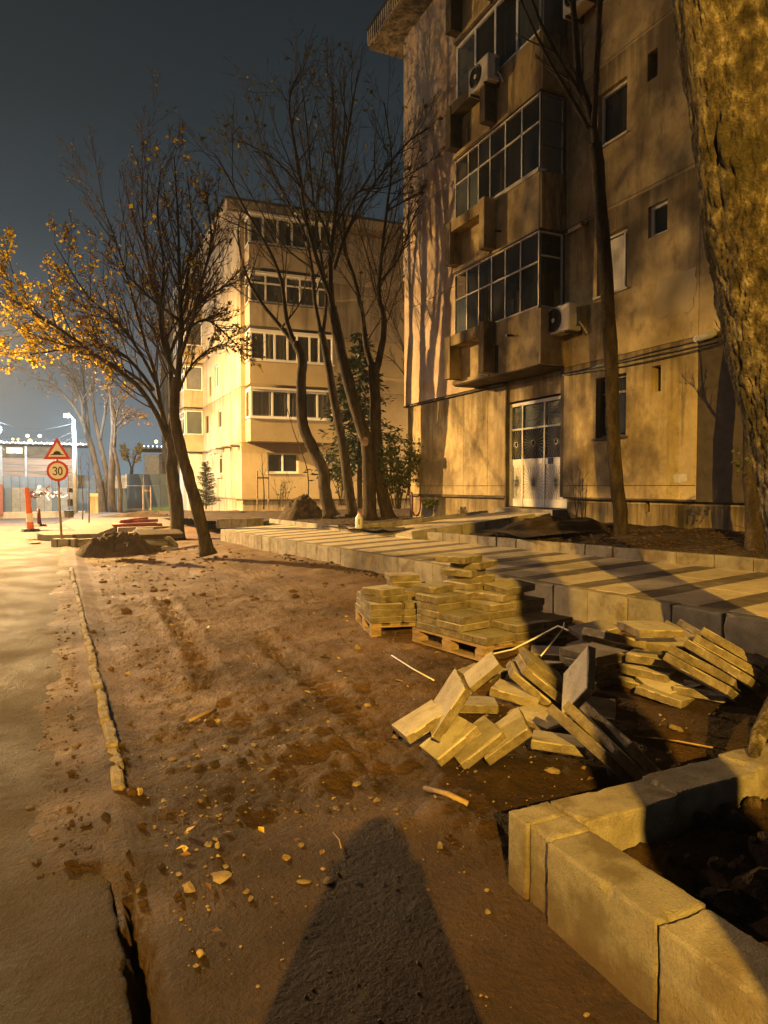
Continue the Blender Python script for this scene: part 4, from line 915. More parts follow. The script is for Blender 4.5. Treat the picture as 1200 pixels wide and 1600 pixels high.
# ================================================================== THE PHOTOGRAPHER, who throws the shadow
def person():
    t = thing('person', 'person in a hooded dark coat holding a phone up with both hands behind the view', 'person', (-.12, -.32, 0))
    ox, oy = -.165, -.26
    f = Vector((math.sin(YAW), math.cos(YAW), 0)); s = Vector((math.cos(YAW), -math.sin(YAW), 0))
    def Q(a, b, c): return Vector((ox, oy, 0))+s*a+f*b+Vector((0, 0, c))
    bm = bmesh.new(); vs = []; rad = []
    def V(a, b, c, r): v = bm.verts.new(Q(a, b, c)); rad.append(r); vs.append(v); return v
    pel = V(0, 0, .92, .19); bel = V(0, .01, 1.08, .20); ch = V(0, .0, 1.20, .17); nk = V(0, 0, 1.41, .07); hd = V(0, .02, 1.56, .09); ht = V(0, .02, 1.64, .07)
    for a, b in ((pel, bel), (bel, ch), (ch, nk), (nk, hd), (hd, ht)): bm.edges.new((a, b))
    for sg in (-1, 1):
        sh = V(sg*.14, 0, 1.24, .08); el = V(sg*.22, .08, 1.10, .07); wr = V(sg*.10, .25, 1.40, .045)
        for a, b in ((ch, sh), (sh, el), (el, wr)): bm.edges.new((a, b))
        hp = V(sg*.11, 0, .84, .12); kn = V(sg*.13, .02, .47, .08); an = V(sg*.14, 0, .09, .055); to = V(sg*.15, .15, .05, .05)
        for a, b in ((pel, hp), (hp, kn), (kn, an), (an, to)): bm.edges.new((a, b))
    me = bpy.data.meshes.new('body'); bm.to_mesh(me); bm.free()
    o = link('body', me, coat, t)
    sk = o.modifiers.new('skin', 'SKIN'); ss = o.modifiers.new('sub', 'SUBSURF'); ss.levels = 2; ss.render_levels = 2
    for i, d in enumerate(me.skin_vertices[0].data): d.radius = (rad[i], rad[i]); d.use_root = (i == 0)
    # hood and the flared coat
    mb = MB(); pts = []; rr = []
    for z, r, b in ((1.35, .135, -.02), (1.43, .118, -.02), (1.50, .108, -.01), (1.58, .108, -.01), (1.65, .096, -.02), (1.70, .062, -.02), (1.725, .02, -.02)): pts.append(Q(0, b, z)); rr.append(r)
    mb.tube(pts, rr, 18); mb.build('hood', coat, t, smooth=True)
    mb = MB(); mb.tube([Q(0, 0, 1.44), Q(0, 0, 1.36), Q(0, 0, 1.31), Q(0, 0, 1.275), Q(0, 0, 1.22), Q(0, 0, 1.1), Q(0, 0, .9), Q(0, 0, .62)], [.10, .135, .175, .21, .24, .235, .24, .27], 20); mb.build('coat', coat, t, smooth=True)
    for sg in (-1, 1):   # hands round the phone
        for k in range(4):
            z = 1.44-.018*k; mb = MB(); mb.tube([Q(sg*.115, .25, z), Q(sg*.10, .275, z+.004), Q(sg*.075, .285, z+.006), Q(sg*.058, .272, z+.004)], [.010, .0095, .009, .007], 7); mb.build('finger', skin, t, smooth=True)
        mb = MB(); mb.tube([Q(sg*.11, .24, 1.39), Q(sg*.085, .238, 1.42), Q(sg*.06, .243, 1.44)], [.012, .011, .008], 7); mb.build('thumb', skin, t, smooth=True)
        mb = MB(); mb.tube([Q(sg*.12, .235, 1.37), Q(sg*.118, .25, 1.41), Q(sg*.115, .25, 1.45)], [.026, .033, .026], 9); mb.build('hand', skin, t, smooth=True)
    ph = thing('phone', 'dark smartphone held up by the photographer', 'phone', Q(0, .26, 1.42))
    m = MB(); vs_, fs_ = bev(.15, .009, .073, .003, 0); mm = Matrix((s, f, Vector((0, 0, 1)))).transposed().to_4x4(); mm.translation = Q(0, .262, 1.425)
    place('phone_body', MB().add(vs_, fs_).mesh('phone_body'), black, mm, ph)
person()
# ================================================================== TREES
class Tree:
    def __init__(s, seed): s.r = random.Random(seed); s.mb = MB(); s.tips = []; s.n = 0
    def rv(s): return Vector((s.r.gauss(0, 1), s.r.gauss(0, 1), s.r.gauss(0, 1))).normalized()
    def shoot(s, p, d, r, L, lev, P_):
        n = max(2, min(7, int(L/P_.get('seg', .22)))); pts = [p.copy()]; rs = [r]; d = d.normalized(); dirs = [d.copy()]
        for i in range(n):
            d = (d+s.rv()*P_['wob']+Vector((0, 0, P_['up']))*(1.0 if lev else .6)).normalized(); p = p+d*(L/n); pts.append(p.copy()); dirs.append(d.copy()); rs.append(max(P_['rmin'], r*(1-.78*(i+1)/n)))
        s.mb.tube(pts, rs, 3 if r < .012 else (4 if r < .03 else 6), False); s.n += 1
        if lev >= P_['lev']: s.tips.append((pts, d)); return
        s.tips.append((pts[-2:], d))
        s.side(pts, dirs, rs, L, lev, P_)
    def side(s, pts, dirs, rs, L, lev, P_, t0=None):
        k = P_['kids'][min(lev, len(P_['kids'])-1)]; k = max(1, int(k*s.r.uniform(.75, 1.25)))
        t0 = P_['t0'] if t0 is None else t0
        for q in range(k):
            t = t0+(1-t0)*(q+s.r.random())/k; x = t*(len(pts)-1); i = min(int(x), len(pts)-2); f = x-i
            b = pts[i].lerp(pts[i+1], f); dd = dirs[min(i+1, len(dirs)-1)]
            ax = s.rv(); ax = (ax-dd*ax.dot(dd)).normalized(); an = R(s.r.uniform(*P_['ang'])); nd = dd*math.cos(an)+ax*math.sin(an)
            rr = rs[i]*(1-f)+rs[i+1]*f
            s.shoot(b, nd, max(P_['rmin'], min(rr*.62, P_.get('rk', .02))), L*P_['ratio']*s.r.uniform(.55, 1.15)*(1.15-.55*t), lev+1, P_)
    def limb(s, pts, r0, r1, P_, L=None, t0=.2, sides=8, jit=.02):
        pts = [Vector(p) for p in pts]; q = []
        for i in range(len(pts)-1):       # rounded through the control points
            for k in range(4):
                t = k/4; a = pts[max(i-1, 0)]; b = pts[i]; c = pts[i+1]; d = pts[min(i+2, len(pts)-1)]
                q.append(.5*((2*b)+(c-a)*t+(2*a-5*b+4*c-d)*t*t+(3*b-3*c+d-a)*t**3)+s.rv()*jit*r0*3)
        q.append(pts[-1]); n = len(q); rs = [r0+(r1-r0)*i/(n-1) for i in range(n)]; dirs = [(q[min(i+1, n-1)]-q[max(i-1, 0)]).normalized() for i in range(n)]
        if L is None: L = sum((q[i+1]-q[i]).length for i in range(n-1))
        if P_: s.side(q, dirs, rs, L, 0, P_, t0); s.tips.append((q[-2:], dirs[-1]))
        return q, rs
def leaves(tips, r, m, name, parent, size, dens, where=None, droop=.5, kind=None, along=True):
    mb = MB()
    for pts, d in tips:
        for i in range(len(pts)-1):
            k = dens*(pts[i+1]-pts[i]).length; c = int(k)+(r.random() < k-int(k))
            for _ in range(c):
                p = pts[i].lerp(pts[i+1], r.random())
                if where and r.random() > where(p): continue
                a = Vector((r.gauss(0, 1), r.gauss(0, 1), r.gauss(0, .6)-droop)).normalized(); b = a.cross(Vector((r.gauss(0, 1), r.gauss(0, 1), r.gauss(0, 1)))).normalized()
                s_ = size*r.uniform(.55, 1.2); w = s_*.38; n_ = a.cross(b)*s_*.12
                mb.add([p, p+a*s_*.5+b*w+n_, p+a*s_, p+a*s_*.5-b*w+n_], [(0, 1, 2, 3)])
    if not mb.v: return None
    return mb.build(name, m, parent, kind=kind)
def trunk_mesh(paths, name, m, parent, sides=12, rough=.06, seed=0, knots=()):
    """trunk: tubes with an uneven, knobbly girth"""
    r = random.Random(seed); mb = MB()
    for (pts, rs) in paths:
        n = sides; k = len(pts); ref = None; vs = []; ph = r.uniform(0, 6)
        for i in range(k):
            t = (pts[min(i+1, k-1)]-pts[max(i-1, 0)]).normalized()
            if ref is None: ref = t.orthogonal()
            ref = (ref-t*ref.dot(t)).normalized(); b = t.cross(ref)
            for j in range(n):
                a = 2*math.pi*j/n
                w = 1+rough*(math.sin(3*a+ph+i*.21)+.7*math.sin(5*a-i*.37+ph))*.6+r.uniform(-rough, rough)
                vs.append(pts[i]+(ref*math.cos(a)+b*math.sin(a))*rs[i]*w)
        mb.add(vs, [(i*n+j, i*n+(j+1) % n, (i+1)*n+(j+1) % n, (i+1)*n+j) for i in range(k-1) for j in range(n)]+[tuple(range(n))[::-1], tuple((k-1)*n+j for j in range(n))])
    for (p, d, rr, L) in knots:
        d = Vector(d).normalized(); mb.tube([Vector(p), Vector(p)+d*L*.5, Vector(p)+d*L], [rr*1.25, rr*1.05, rr*.8], 8)
    return mb.build(name, m, parent, smooth=True)
def path(pix, d, dd=None):
    """points of a limb seen at pixel positions, at distance d (dd: its lean towards or away from the viewer along its length)"""
    n = len(pix); return [PD(p[0], p[1], d+(0 if dd is None else dd*(i/(max(1, n-1))))) for i, p in enumerate(pix)]
BARE = dict(wob=.10, up=.10, rmin=.0045, lev=3, kids=[13, 7, 5], t0=.22, ang=(18, 48), ratio=.46, seg=.22, rk=.022)
# ---- the two yellow-leaved trees by the road
def yellow_tree(label, base, trunk_pix, d, r0, limbs, seed, P_, ywhere, dens):
    T = Tree(seed); root = thing('deciduous_tree', label, 'tree', base, 'autumn trees by the road')
    tp, tr = T.limb(path(trunk_pix, d), r0, r0*.72, None); 
    tr[0] *= 1.45; tr[1] *= 1.15
    paths = [(tp, tr)]
    for (pix, ra, rb, dd) in limbs:
        q, rs = T.limb(path(pix, d, dd), ra, rb, P_, t0=.18); paths.append((q, rs))
    trunk_mesh(paths[:1], 'trunk', bark, root, 14, .07, seed)
    trunk_mesh(paths[1:], 'limb', bark, root, 8, .05, seed+1)
    T.mb.build('crown', twig_y, root)
    leaves(T.tips, random.Random(seed), leaf_y, 'yellow_leaves', root, .115, dens[0], ywhere, .6, 'stuff')
    leaves(T.tips, random.Random(seed+5), leaf_b, 'brown_leaves', root, .075, dens[1], None, .6, 'stuff')
    return root, T
YT = dict(BARE); YT.update(kids=[22, 9, 5], ratio=.43, up=.11, rmin=.0042)
d1 = 20.2
def yw(p):   # the leaves that still hang on are on the lower outer boughs, towards the road
    v = np.array(p)-CP; d = v@fwv; px = 600+Ff*(v@rt)/d; py = 800-Ff*(v@upv)/d
    h = (p.z-3.5)/5.0
    side = (2.4-p.x)/3.0
    return max(0., min(1., 1.15*side-.62*abs(h-.28)-.05))
b1 = P(276, 842, 0.0)
yellow_tree('left tree of the roadside pair, straight trunk, bright yellow leaves on its lower boughs', b1,
    [(277, 850), (275, 790), (268, 740), (270, 702), (262, 676)], d1, .205,
    [([(262, 690), (245, 648), (212, 600), (150, 555), (90, 512), (40, 480), (8, 440)], .085, .012, -1.5),
     ([(262, 680), (252, 640), (243, 590), (225, 530), (200, 440), (175, 360), (150, 305)], .085, .012, 1.2),
     ([(266, 680), (268, 620), (262, 540), (240, 450), (224, 350), (222, 260)], .09, .012, -.4),
     ([(252, 640), (225, 600), (180, 570), (120, 545), (60, 500), (20, 520)], .055, .01, .8),
     ([(245, 600), (215, 545), (180, 500), (135, 460), (85, 380)], .05, .01, -2.0),
     ([(240, 610), (200, 560), (155, 540), (105, 545), (40, 555)], .055, .012, -.6),
     ([(262, 560), (290, 500), (330, 460), (370, 440)], .06, .012, -1.0)],
    101, YT, yw, (8., 2.5))
b2 = P(322, 865, .1); d2 = 14.9
yellow_tree('right leaning tree of the roadside pair, bare upper crown of upright whips', b2,
    [(325, 868), (310, 800), (293, 740), (280, 690), (272, 640), (277, 590)], d2, .14,
    [([(277, 600), (282, 540), (282, 480), (280, 420), (278, 340), (272, 245)], .07, .01, .3),
     ([(279, 590), (262, 560), (250, 500), (256, 420), (246, 330), (252, 262)], .055, .010, .9),
     ([(281, 560), (300, 500), (318, 430), (330, 370), (322, 300)], .045, .009, -.9),
     ([(280, 480), (294, 430), (300, 360), (292, 270)], .04, .008, .6),
     ([(279, 500), (240, 470), (200, 430), (165, 375)], .04, .008, .5),
     ([(281, 520), (320, 500), (350, 520), (385, 555)], .035, .007, -.6),
     ([(276, 620), (300, 570), (340, 540), (378, 545)], .03, .006, .4)],
    111, dict(YT, kids=[22, 9, 4], ratio=.36, up=.16), lambda p: .25, (3., 2.))
# ---- four bare trees in the planter between the houses
MT = dict(BARE); MT.update(kids=[15, 7, 5], ratio=.44, wob=.13, up=.08, seg=.26)
def bare_tree(label, base, trunk_pix, d, r0, r1, limbs, seed, P_, dens=0., group='bare trees between the two blocks of flats', m=bark, leafm=None, lsize=.16):
    T = Tree(seed); root = thing('bare_tree', label, 'tree', base, group)
    tp, tr = T.limb(path(trunk_pix, d), r0, r1, None); tr[0] *= 1.4; tr[1] *= 1.12
    paths = []
    for (pix, ra, rb, dd) in limbs: paths.append(T.limb(path(pix, d, dd), ra, rb, P_, t0=.2))
    trunk_mesh([(tp, tr)], 'trunk', m, root, 12, .08, seed)
    if paths: trunk_mesh(paths, 'limb', m, root, 8, .06, seed+1)
    T.mb.build('crown', twig, root)
    if dens: leaves(T.tips, random.Random(seed), leafm or leaf_g, 'leaves', root, lsize, dens, None, .2, 'stuff')
    return root
dm = 20.6
bare_tree('first bare tree of the planter row, double-bent trunk leaning left', PD(515, 800, dm), [(517, 806), (508, 770), (505, 735), (488, 700), (474, 665), (470, 610), (472, 560), (462, 535)], dm, .20, .13,
    [([(462, 540), (440, 512), (410, 475), (385, 430), (372, 370), (378, 325)], .08, .014, .8), ([(462, 540), (448, 500), (440, 440), (420, 390), (385, 330), (350, 265), (335, 240)], .075, .012, -.5), ([(440, 512), (470, 470), (480, 420)], .03, .008, .5)], 121, dict(MT, kids=[10, 6, 4]))
bare_tree('second bare tree of the planter row, thin trunk leaning left', PD(549, 803, dm), [(551, 808), (543, 750), (535, 690), (522, 630), (513, 570), (502, 520)], dm+.5, .165, .10,
    [([(502, 525), (492, 470), (486, 410), (470, 350), (420, 260), (395, 170)], .075, .012, .5), ([(504, 525), (510, 460), (500, 390), (488, 300), (480, 200), (470, 120)], .06, .012, -.6), ([(488, 420), (440, 380), (390, 300), (350, 225)], .035, .008, .3)], 131, MT, .5, leafm=leaf_g)
bare_tree('third bare tree of the planter row, pale sawn-off limb scar on its leaning trunk', PD(582, 806, dm-1), [(578, 812), (577, 750), (572, 690), (556, 640), (540, 580), (527, 520), (520, 480)], dm-1, .20, .13,
    [([(520, 490), (516, 430), (520, 370), (530, 290), (545, 200), (560, 110)], .10, .014, .6), ([(519, 470), (500, 420), (480, 350), (468, 270), (452, 160), (470, 110)], .08, .012, -.6), ([(522, 420), (548, 350), (590, 280), (640, 220), (690, 190)], .055, .010, -.5), ([(520, 400), (495, 330), (430, 250), (360, 215)], .045, .009, .5), ([(525, 350), (560, 300), (610, 290), (690, 240)], .04, .008, -1.0), ([(530, 300), (520, 220), (520, 150), (510, 105)], .04, .008, 0)], 141, MT, .35)
bare_tree('fourth bare tree of the planter row, forked trunk nearest the old house corner', PD(604, 810, dm-.6), [(608, 814), (597, 770), (590, 720), (587, 660), (586, 610), (584, 570)], dm-.6, .19, .15,
    [([(584, 580), (572, 540), (566, 490), (552, 430), (540, 390), (536, 330)], .10, .03, .4), ([(586, 585), (597, 540), (600, 500), (592, 460), (596, 400), (604, 330), (612, 250), (600, 160)], .11, .012, -.3), ([(594, 440), (625, 400), (650, 330), (680, 290)], .035, .008, -.4), ([(604, 330), (640, 310), (690, 290)], .03, .007, -.8), ([(540, 400), (525, 300), (540, 180)], .035, .007, .6)], 151, MT, .2)
sc = MB(); o_ = PD(571, 690, dm-1.25); a_ = (Vector((0, 0, HC))-o_); a_.z = 0; a_.normalize(); s_ = Vector((a_.y, -a_.x, 0))
vs = [o_+s_*(.085*math.cos(t))+Vector((0, 0, .13*math.sin(t)))+a_*.02 for t in np.linspace(0, 2*math.pi, 15)[:-1]]
sc.add(vs+[v-a_*.25 for v in vs], [tuple(range(14))]+[(i, (i+1) % 14, (i+1) % 14+14, i+14) for i in range(14)])
_t3 = [o for o in bpy.data.objects if o.get('label', '').startswith('third bare tree')][0]
sc.build('limb_scar', plank, _t3)
bare_tree('thin bare shrub tree spreading twigs against the cream wall at the old house corner', PD(640, 790, 24), [(652, 800), (648, 700), (642, 620), (640, 560)], 24.5, .08, .05,
    [([(640, 570), (622, 520), (600, 470), (590, 420)], .035, .008, .5), ([(640, 560), (636, 500), (625, 430), (622, 370)], .035, .008, 0), ([(642, 600), (610, 560), (570, 545)], .03, .007, .4), ([(641, 580), (615, 500), (600, 420)], .03, .007, .8)], 161, dict(MT, kids=[14, 7, 4]))
# ---- the slender dark tree in front of the near house
dt = 11.5
bare_tree('slender dark tree with torn bark in front of the near house wall', P(968, 835, .75), [(970, 842), (968, 800), (962, 740), (957, 660), (955, 560), (948, 450), (940, 340), (935, 270), (930, 225)], dt, .115, .105,
    [([(932, 240), (926, 190), (905, 120), (898, 40), (890, -60), (880, -200)], .062, .04, .3), ([(928, 200), (932, 120), (936, 40), (936, -80), (950, -200)], .05, .03, -.3), ([(934, 250), (918, 170), (872, 90), (838, 20), (815, -60)], .048, .02, .4), ([(920, 200), (885, 140), (850, 80), (800, -30)], .04, .014, -.2)],
    171, dict(BARE, kids=[5, 4, 3], ratio=.25), group='trees beside the near house', m=bark)
bare_tree('stout-based young tree behind the big leaning trunk by the planter kerb', P(1180, 862, .75), [(1181, 868), (1178, 800), (1174, 720), (1178, 600), (1190, 450), (1200, 300)], 8.9, .115, .085, [([(1178, 610), (1150, 560), (1140, 470)], .02, .006, .2)], 181, dict(BARE, kids=[5, 4, 3], ratio=.4), group='trees beside the near house', m=bark)
# ---- the big leaning trunk on the right
def big_trunk(label, base, pts, rs, seed, detail=True, m=None):
    root = thing('big_tree', label, 'tree', base, 'big old street trees')
    r = random.Random(seed); pts = [Vector(p) for p in pts]; q = []; rr = []
    for i in range(len(pts)-1):
        for k in range(48):
            t = k/48; q.append(pts[i].lerp(pts[i+1], t)); rr.append(rs[i]*(1-t)+rs[i+1]*t)
    n = 150; vs = []; K = len(q); ref = None
    A = np.linspace(0, 2*math.pi, n, endpoint=False)
    for i in range(K):
        t = (q[min(i+1, K-1)]-q[max(i-1, 0)]).normalized()
        if ref is None: ref = Vector((q[i].x, q[i].y, 0)).normalized()   # the seam of the bark pattern lies on the far side
        ref = (ref-t*ref.dot(t)).normalized(); b = t.cross(ref)
        zz = i*.030
        w = 1+.09*fbm(np.cos(A)*1.3+5, np.sin(A)*1.3+zz*.9, seed, 3)
        ridge = np.abs(fbm(A*5.2+1.2*fbm(A*2, A*0+zz*2, seed+3, 2), A*0+zz*2.6, seed+1, 4, .6))
        seam = 1e9
        fu = fbm(A*9.5+1.5*fbm(A*2.5, A*0+zz*2.4, seed+3, 3), A*0+zz*3.2, seed+5, 3, .5)
        w = w+.10*ridge**.8-.075*np.exp(-(fu/.07)**2)+.045*fbm(A*14, A*0+zz*8, seed+2, 4, .6)
        if seed == 201:      # swollen ring of bark round an old limb scar, facing the path
            rr_ = np.sqrt(((A-3.05)/.24)**2+((zz-6.18)/.15)**2); w = w+.13*np.exp(-((rr_-1)/.30)**2)+.05*np.exp(-rr_**2)-.03*np.exp(-((rr_-1.6)/.2)**2)
        for j in range(n): vs.append(q[i]+(ref*math.cos(A[j])+b*math.sin(A[j]))*rr[i]*float(w[j]))
    mb = MB(); mb.add(vs, [(i*n+j, i*n+(j+1) % n, (i+1)*n+(j+1) % n, (i+1)*n+j) for i in range(K-1) for j in range(n)])
    mb.build('trunk', m or bark_b, root, smooth=True)
    return root, q, rr
dk = 3.75
bt = [PD(1345, 1170, dk), PD(1312, 1000, dk), PD(1262, 760, dk), PD(1218, 560, dk), PD(1176, 330, dk), PD(1128, 0, dk), PD(1085, -500, dk)]
root_b, q_, r_ = big_trunk('big leaning mossy tree trunk with rugged bark filling the right edge', bt[0], bt, [.36, .26, .235, .235, .235, .225, .20], 201)
def knob(p, rx, rz, m, nm, parent, d, seed):
    """a swollen ring of bark round an old limb scar"""
    d = Vector(d).normalized(); u = d.cross(Vector((0, 0, 1))).normalized(); v = u.cross(d); mb = MB(); N = 30; prof = [(1.35, -.09), (1.2, .01), (1.0, .05), (.8, .062), (.60, .055), (.3, .045), (.02, .044)]
    r = random.Random(seed); ph = [1+r.uniform(-.08, .08) for _ in range(N)]
    vs = []
    for (k, h) in prof:
        for j in range(N):
            a = 2*math.pi*j/N; vs.append(Vector(p)+u*(math.cos(a)*rx*k*ph[j])+v*(math.sin(a)*rz*k*ph[(j*2) % N])+d*(h*rx*6+r.uniform(-.004, .004)))
    mb.add(vs, [(i*N+j, i*N+(j+1) % N, (i+1)*N+(j+1) % N, (i+1)*N+j) for i in range(len(prof)-1) for j in range(N)]); mb.build(nm, m, parent, smooth=True)
kp = None
rt_ = MB(); rb = bt[0]
for (pix, ra) in (([(1300, 1040), (1215, 1100), (1185, 1150), (1175, 1190)], .07), ([(1310, 1060), (1230, 1180), (1205, 1210)], .08)):
    pts = [PD(p[0], p[1], 3.5-.12*i) for i, p in enumerate(pix)]; rt_.tube(pts, [ra, ra*.8, ra*.55, ra*.3][:len(pts)], 9)
rt_.build('root', bark_b, root_b, smooth=True)
# the next tree of the row stands behind the camera and throws the long dark band over the pallets
f3 = Vector(fw0); s3 = Vector(rt)
tb = s3*.84+f3*(-1.1)
T9 = Tree(301); root9, q9, r9 = big_trunk('tall street tree behind the photographer', tb, [tb+Vector((0, 0, -.1)), tb+Vector((.02, .0, 1.0)), tb+Vector((-.02, .03, 2.2)), tb+Vector((-.1, .05, 3.4)), tb+Vector((-.15, .1, 4.6)), tb+Vector((-.1, .0, 7.5))], [.22, .165, .155, .15, .14, .09], 211)
# ---- needle trees, shrubs, grass
def conifer(label, base, h, w, seed, lev0=.12, name='fir_tree', m=leaf_d, dens=1., droop=.25):
    r = random.Random(seed); root = thing(name, label, 'tree', base); b = Vector(base); mb = MB(); tw = MB()
    tw.tube([b-Vector((0, 0, .1)), b+Vector((0, 0, h))], [.055*h/3, .01], 7); n = int(46*dens)
    for i in range(n):
        t = lev0+(1-lev0)*(i+r.random())/n; a = r.uniform(0, 6.283); L = w*(1-t)**.75*r.uniform(.45, 1.1)+.08
        d = Vector((math.cos(a), math.sin(a), .25-droop)); p0 = b+Vector((0, 0, t*h)); tw.tube([p0, p0+d*L*.6, p0+d*L+Vector((0, 0, .06*L))], [.014, .009, .004], 3, False)
        for k in range(int(34*L/w*1.6)+12):
            f = r.uniform(.12, 1); p = p0+d*L*f+Vector((r.gauss(0, .07), r.gauss(0, .07), r.gauss(0, .05)))*max(.4, L)
            q = (d+Vector((r.gauss(0, .7), r.gauss(0, .7), r.gauss(-.1, .45)))).normalized()*r.uniform(.10, .22)*h/4.5; s = q.cross(Vector((r.gauss(0, 1), r.gauss(0, 1), 1))).normalized()*q.length*.16
            mb.add([p, p+q*.5+s, p+q, p+q*.5-s], [(0, 1, 2, 3)])
    tw.build('trunk', bark, root); mb.build('crown', m, root); return root
conifer('drooping dark needle tree behind the row of bare trunks', PD(562, 790, 22.5), 5.6, 1.9, 7, .16, 'fir_tree', dens=3.2, droop=.45)
conifer('small dark cone-shaped thuja against the far house side wall', PD(322, 792, 31.), 2.0, .6, 9, .02, 'thuja', dens=3., droop=.05)
def shrub(label, base, h, w, n, seed, m=leaf_g, lsize=.09, name='shrub', ll=16, kinds='shrub'):
    r = random.Random(seed); root = thing(name, label, kinds, base); b = Vector(base); T = Tree(seed)
    for i in range(n):
        a = r.uniform(0, 6.283); d = Vector((math.cos(a)*w/h*r.random(), math.sin(a)*w/h*r.random(), 1)); T.shoot(b+Vector((r.gauss(0, .08), r.gauss(0, .08), 0)), d, .012, h*r.uniform(.6, 1.05), 1, dict(wob=.10, up=.03, rmin=.004, lev=2, kids=[5, 5], t0=.25, ang=(20, 60), ratio=.4, seg=.2, rk=.006))
    T.mb.build('stems', twig, root)
    if ll: leaves(T.tips, r, m, 'leaves', root, lsize, ll, None, .2, 'stuff')
    return root
shrub('leafy green shrub at the foot of the old house corner', PD(622, 795, 19.6), 2.1, .75, 26, 11, leaf_g, .13, ll=15)
shrub('leafy shrub between the bare tree trunks against the cream wall', PD(535, 790, 24), 2.5, .9, 20, 12, leaf_g, .12, ll=13)
shrub('low green tuft at the foot of the old house plinth', PD(668, 796, 18.0), .35, .35, 14, 13, leaf_g, .10, ll=20)
shrub('leafless young shrub beside the barred entrance door', PD(908, 815, 12.6), 1.0, .35, 5, 14, ll=0)
shrub('sprig of green leaves by the foot of the big trunk', PD(1163, 745, 8.2), .35, .2, 4, 15, leaf_g, .06, ll=30)
shrub('thin bare bush before the far house ground floor', PD(440, 792, 27), 1.3, .6, 9, 16, ll=2)
def sapling(label, base, h, lean, seed, stakes=0, pot=False, g='staked saplings', r0=.028):
    root = thing('sapling', label, 'sapling', base, g); T = Tree(seed); b = Vector(base)
    q, rs = T.limb([b, b+Vector((.02, 0, h*.35)), b+Vector((lean*.6, 0, h*.7)), b+Vector((lean, 0, h))], r0, .008, dict(BARE, kids=[7, 3], lev=2, ratio=.22), t0=.5)
    trunk_mesh([(q, rs)], 'trunk', bark, root, 7, .04, seed); T.mb.build('crown', twig, root)
    for k in range(stakes):
        mb = MB(); x = (-.22, .22, 0)[k]; mb.tube([b+Vector((x, .1, -.05)), b+Vector((x, .1, 1.5))], .03, 6); mb.build('stake', plank, root)
    if stakes > 1: mb = MB(); mb.obox(b+Vector((-.22, .1, 1.2)), Vector((1, 0, 0)), Vector((0, 1, 0)), Vector((0, 0, 1)), (0, -.012, 0), (.44, .012, .07)); mb.build('tie', plank, root)
    if pot: mb = MB(); mb.tube([b+Vector((0, 0, -.02)), b+Vector((0, 0, .32))], [.19, .24], 12); mb.build('pot', black, root)
    return root
gzf = lambda x, y: float(ground_z(x, y))
sapling('bare sapling on the pavement just right of the road sign, left one', PD(129, 812, 28.5), 2.6, -.05, 21)
sapling('bare sapling on the pavement just right of the road sign, right one', PD(139, 817, 26.8), 2.5, .04, 22)
sapling('small sapling standing in a black pot by the dark fence', PD(108, 808, 33), 2.4, -.02, 23, pot=True)
sapling('sapling tied between two stakes before the far house window', PD(412, 796, 27.), 2.1, -.06, 24, stakes=2)
sapling('tall thin bare sapling rising in front of the far house ground-floor window', PD(480, 800, 25.), 4.2, -.85, 25)
sapling('staked sapling in the grass before the blue sheet fence', PD(230, 800, 40.), 2.6, 0, 26, stakes=2)
# bare tree group far up the street
FT = dict(BARE, kids=[15, 8, 5], ratio=.42, wob=.10, up=.02, rmin=.008, rk=.03, seg=.4)
bare_tree('far bare tree leaning left with the widest crown at the end of the street', PD(160, 803, 42), [(160, 806), (157, 770), (150, 730), (140, 690), (128, 655)], 42, .24, .13, [([(130, 660), (112, 630), (80, 600), (48, 590)], .12, .02, 1), ([(130, 660), (125, 620), (105, 575), (85, 565)], .1, .02, -1), ([(140, 690), (135, 640), (130, 590), (128, 555)], .12, .02, 1)], 191, FT, .8, 'far bare trees up the street', leafm=leaf_b)
bare_tree('far bare tree forking from the same foot as its left neighbour', PD(166, 803, 42), [(164, 806), (163, 765), (166, 740), (158, 700), (150, 660)], 42.3, .20, .12, [([(150, 665), (145, 620), (150, 570), (155, 545)], .11, .02, 1), ([(156, 690), (165, 640), (172, 590), (175, 560)], .1, .02, -1)], 193, FT, .8, 'far bare trees up the street', leafm=leaf_b)
bare_tree('far straight dark trunk with drooping brown leaves', PD(175, 806, 41), [(176, 808), (174, 770), (175, 720), (178, 670), (176, 640)], 41, .24, .14, [([(176, 645), (172, 600), (178, 560)], .13, .02, 0), ([(176, 650), (195, 620), (210, 600), (222, 600)], .1, .02, 1), ([(178, 670), (200, 650), (222, 655)], .08, .02, -1)], 195, FT, 3., 'far bare trees up the street', leafm=leaf_b)
bare_tree('far slim trunk curving right at the edge of the tree group', PD(187, 806, 41), [(187, 808), (188, 770), (184, 730), (178, 700)], 40.5, .12, .09, [([(178, 700), (182, 650), (195, 610)], .07, .02, 0)], 197, FT, 1.5, 'far bare trees up the street', leafm=leaf_b)
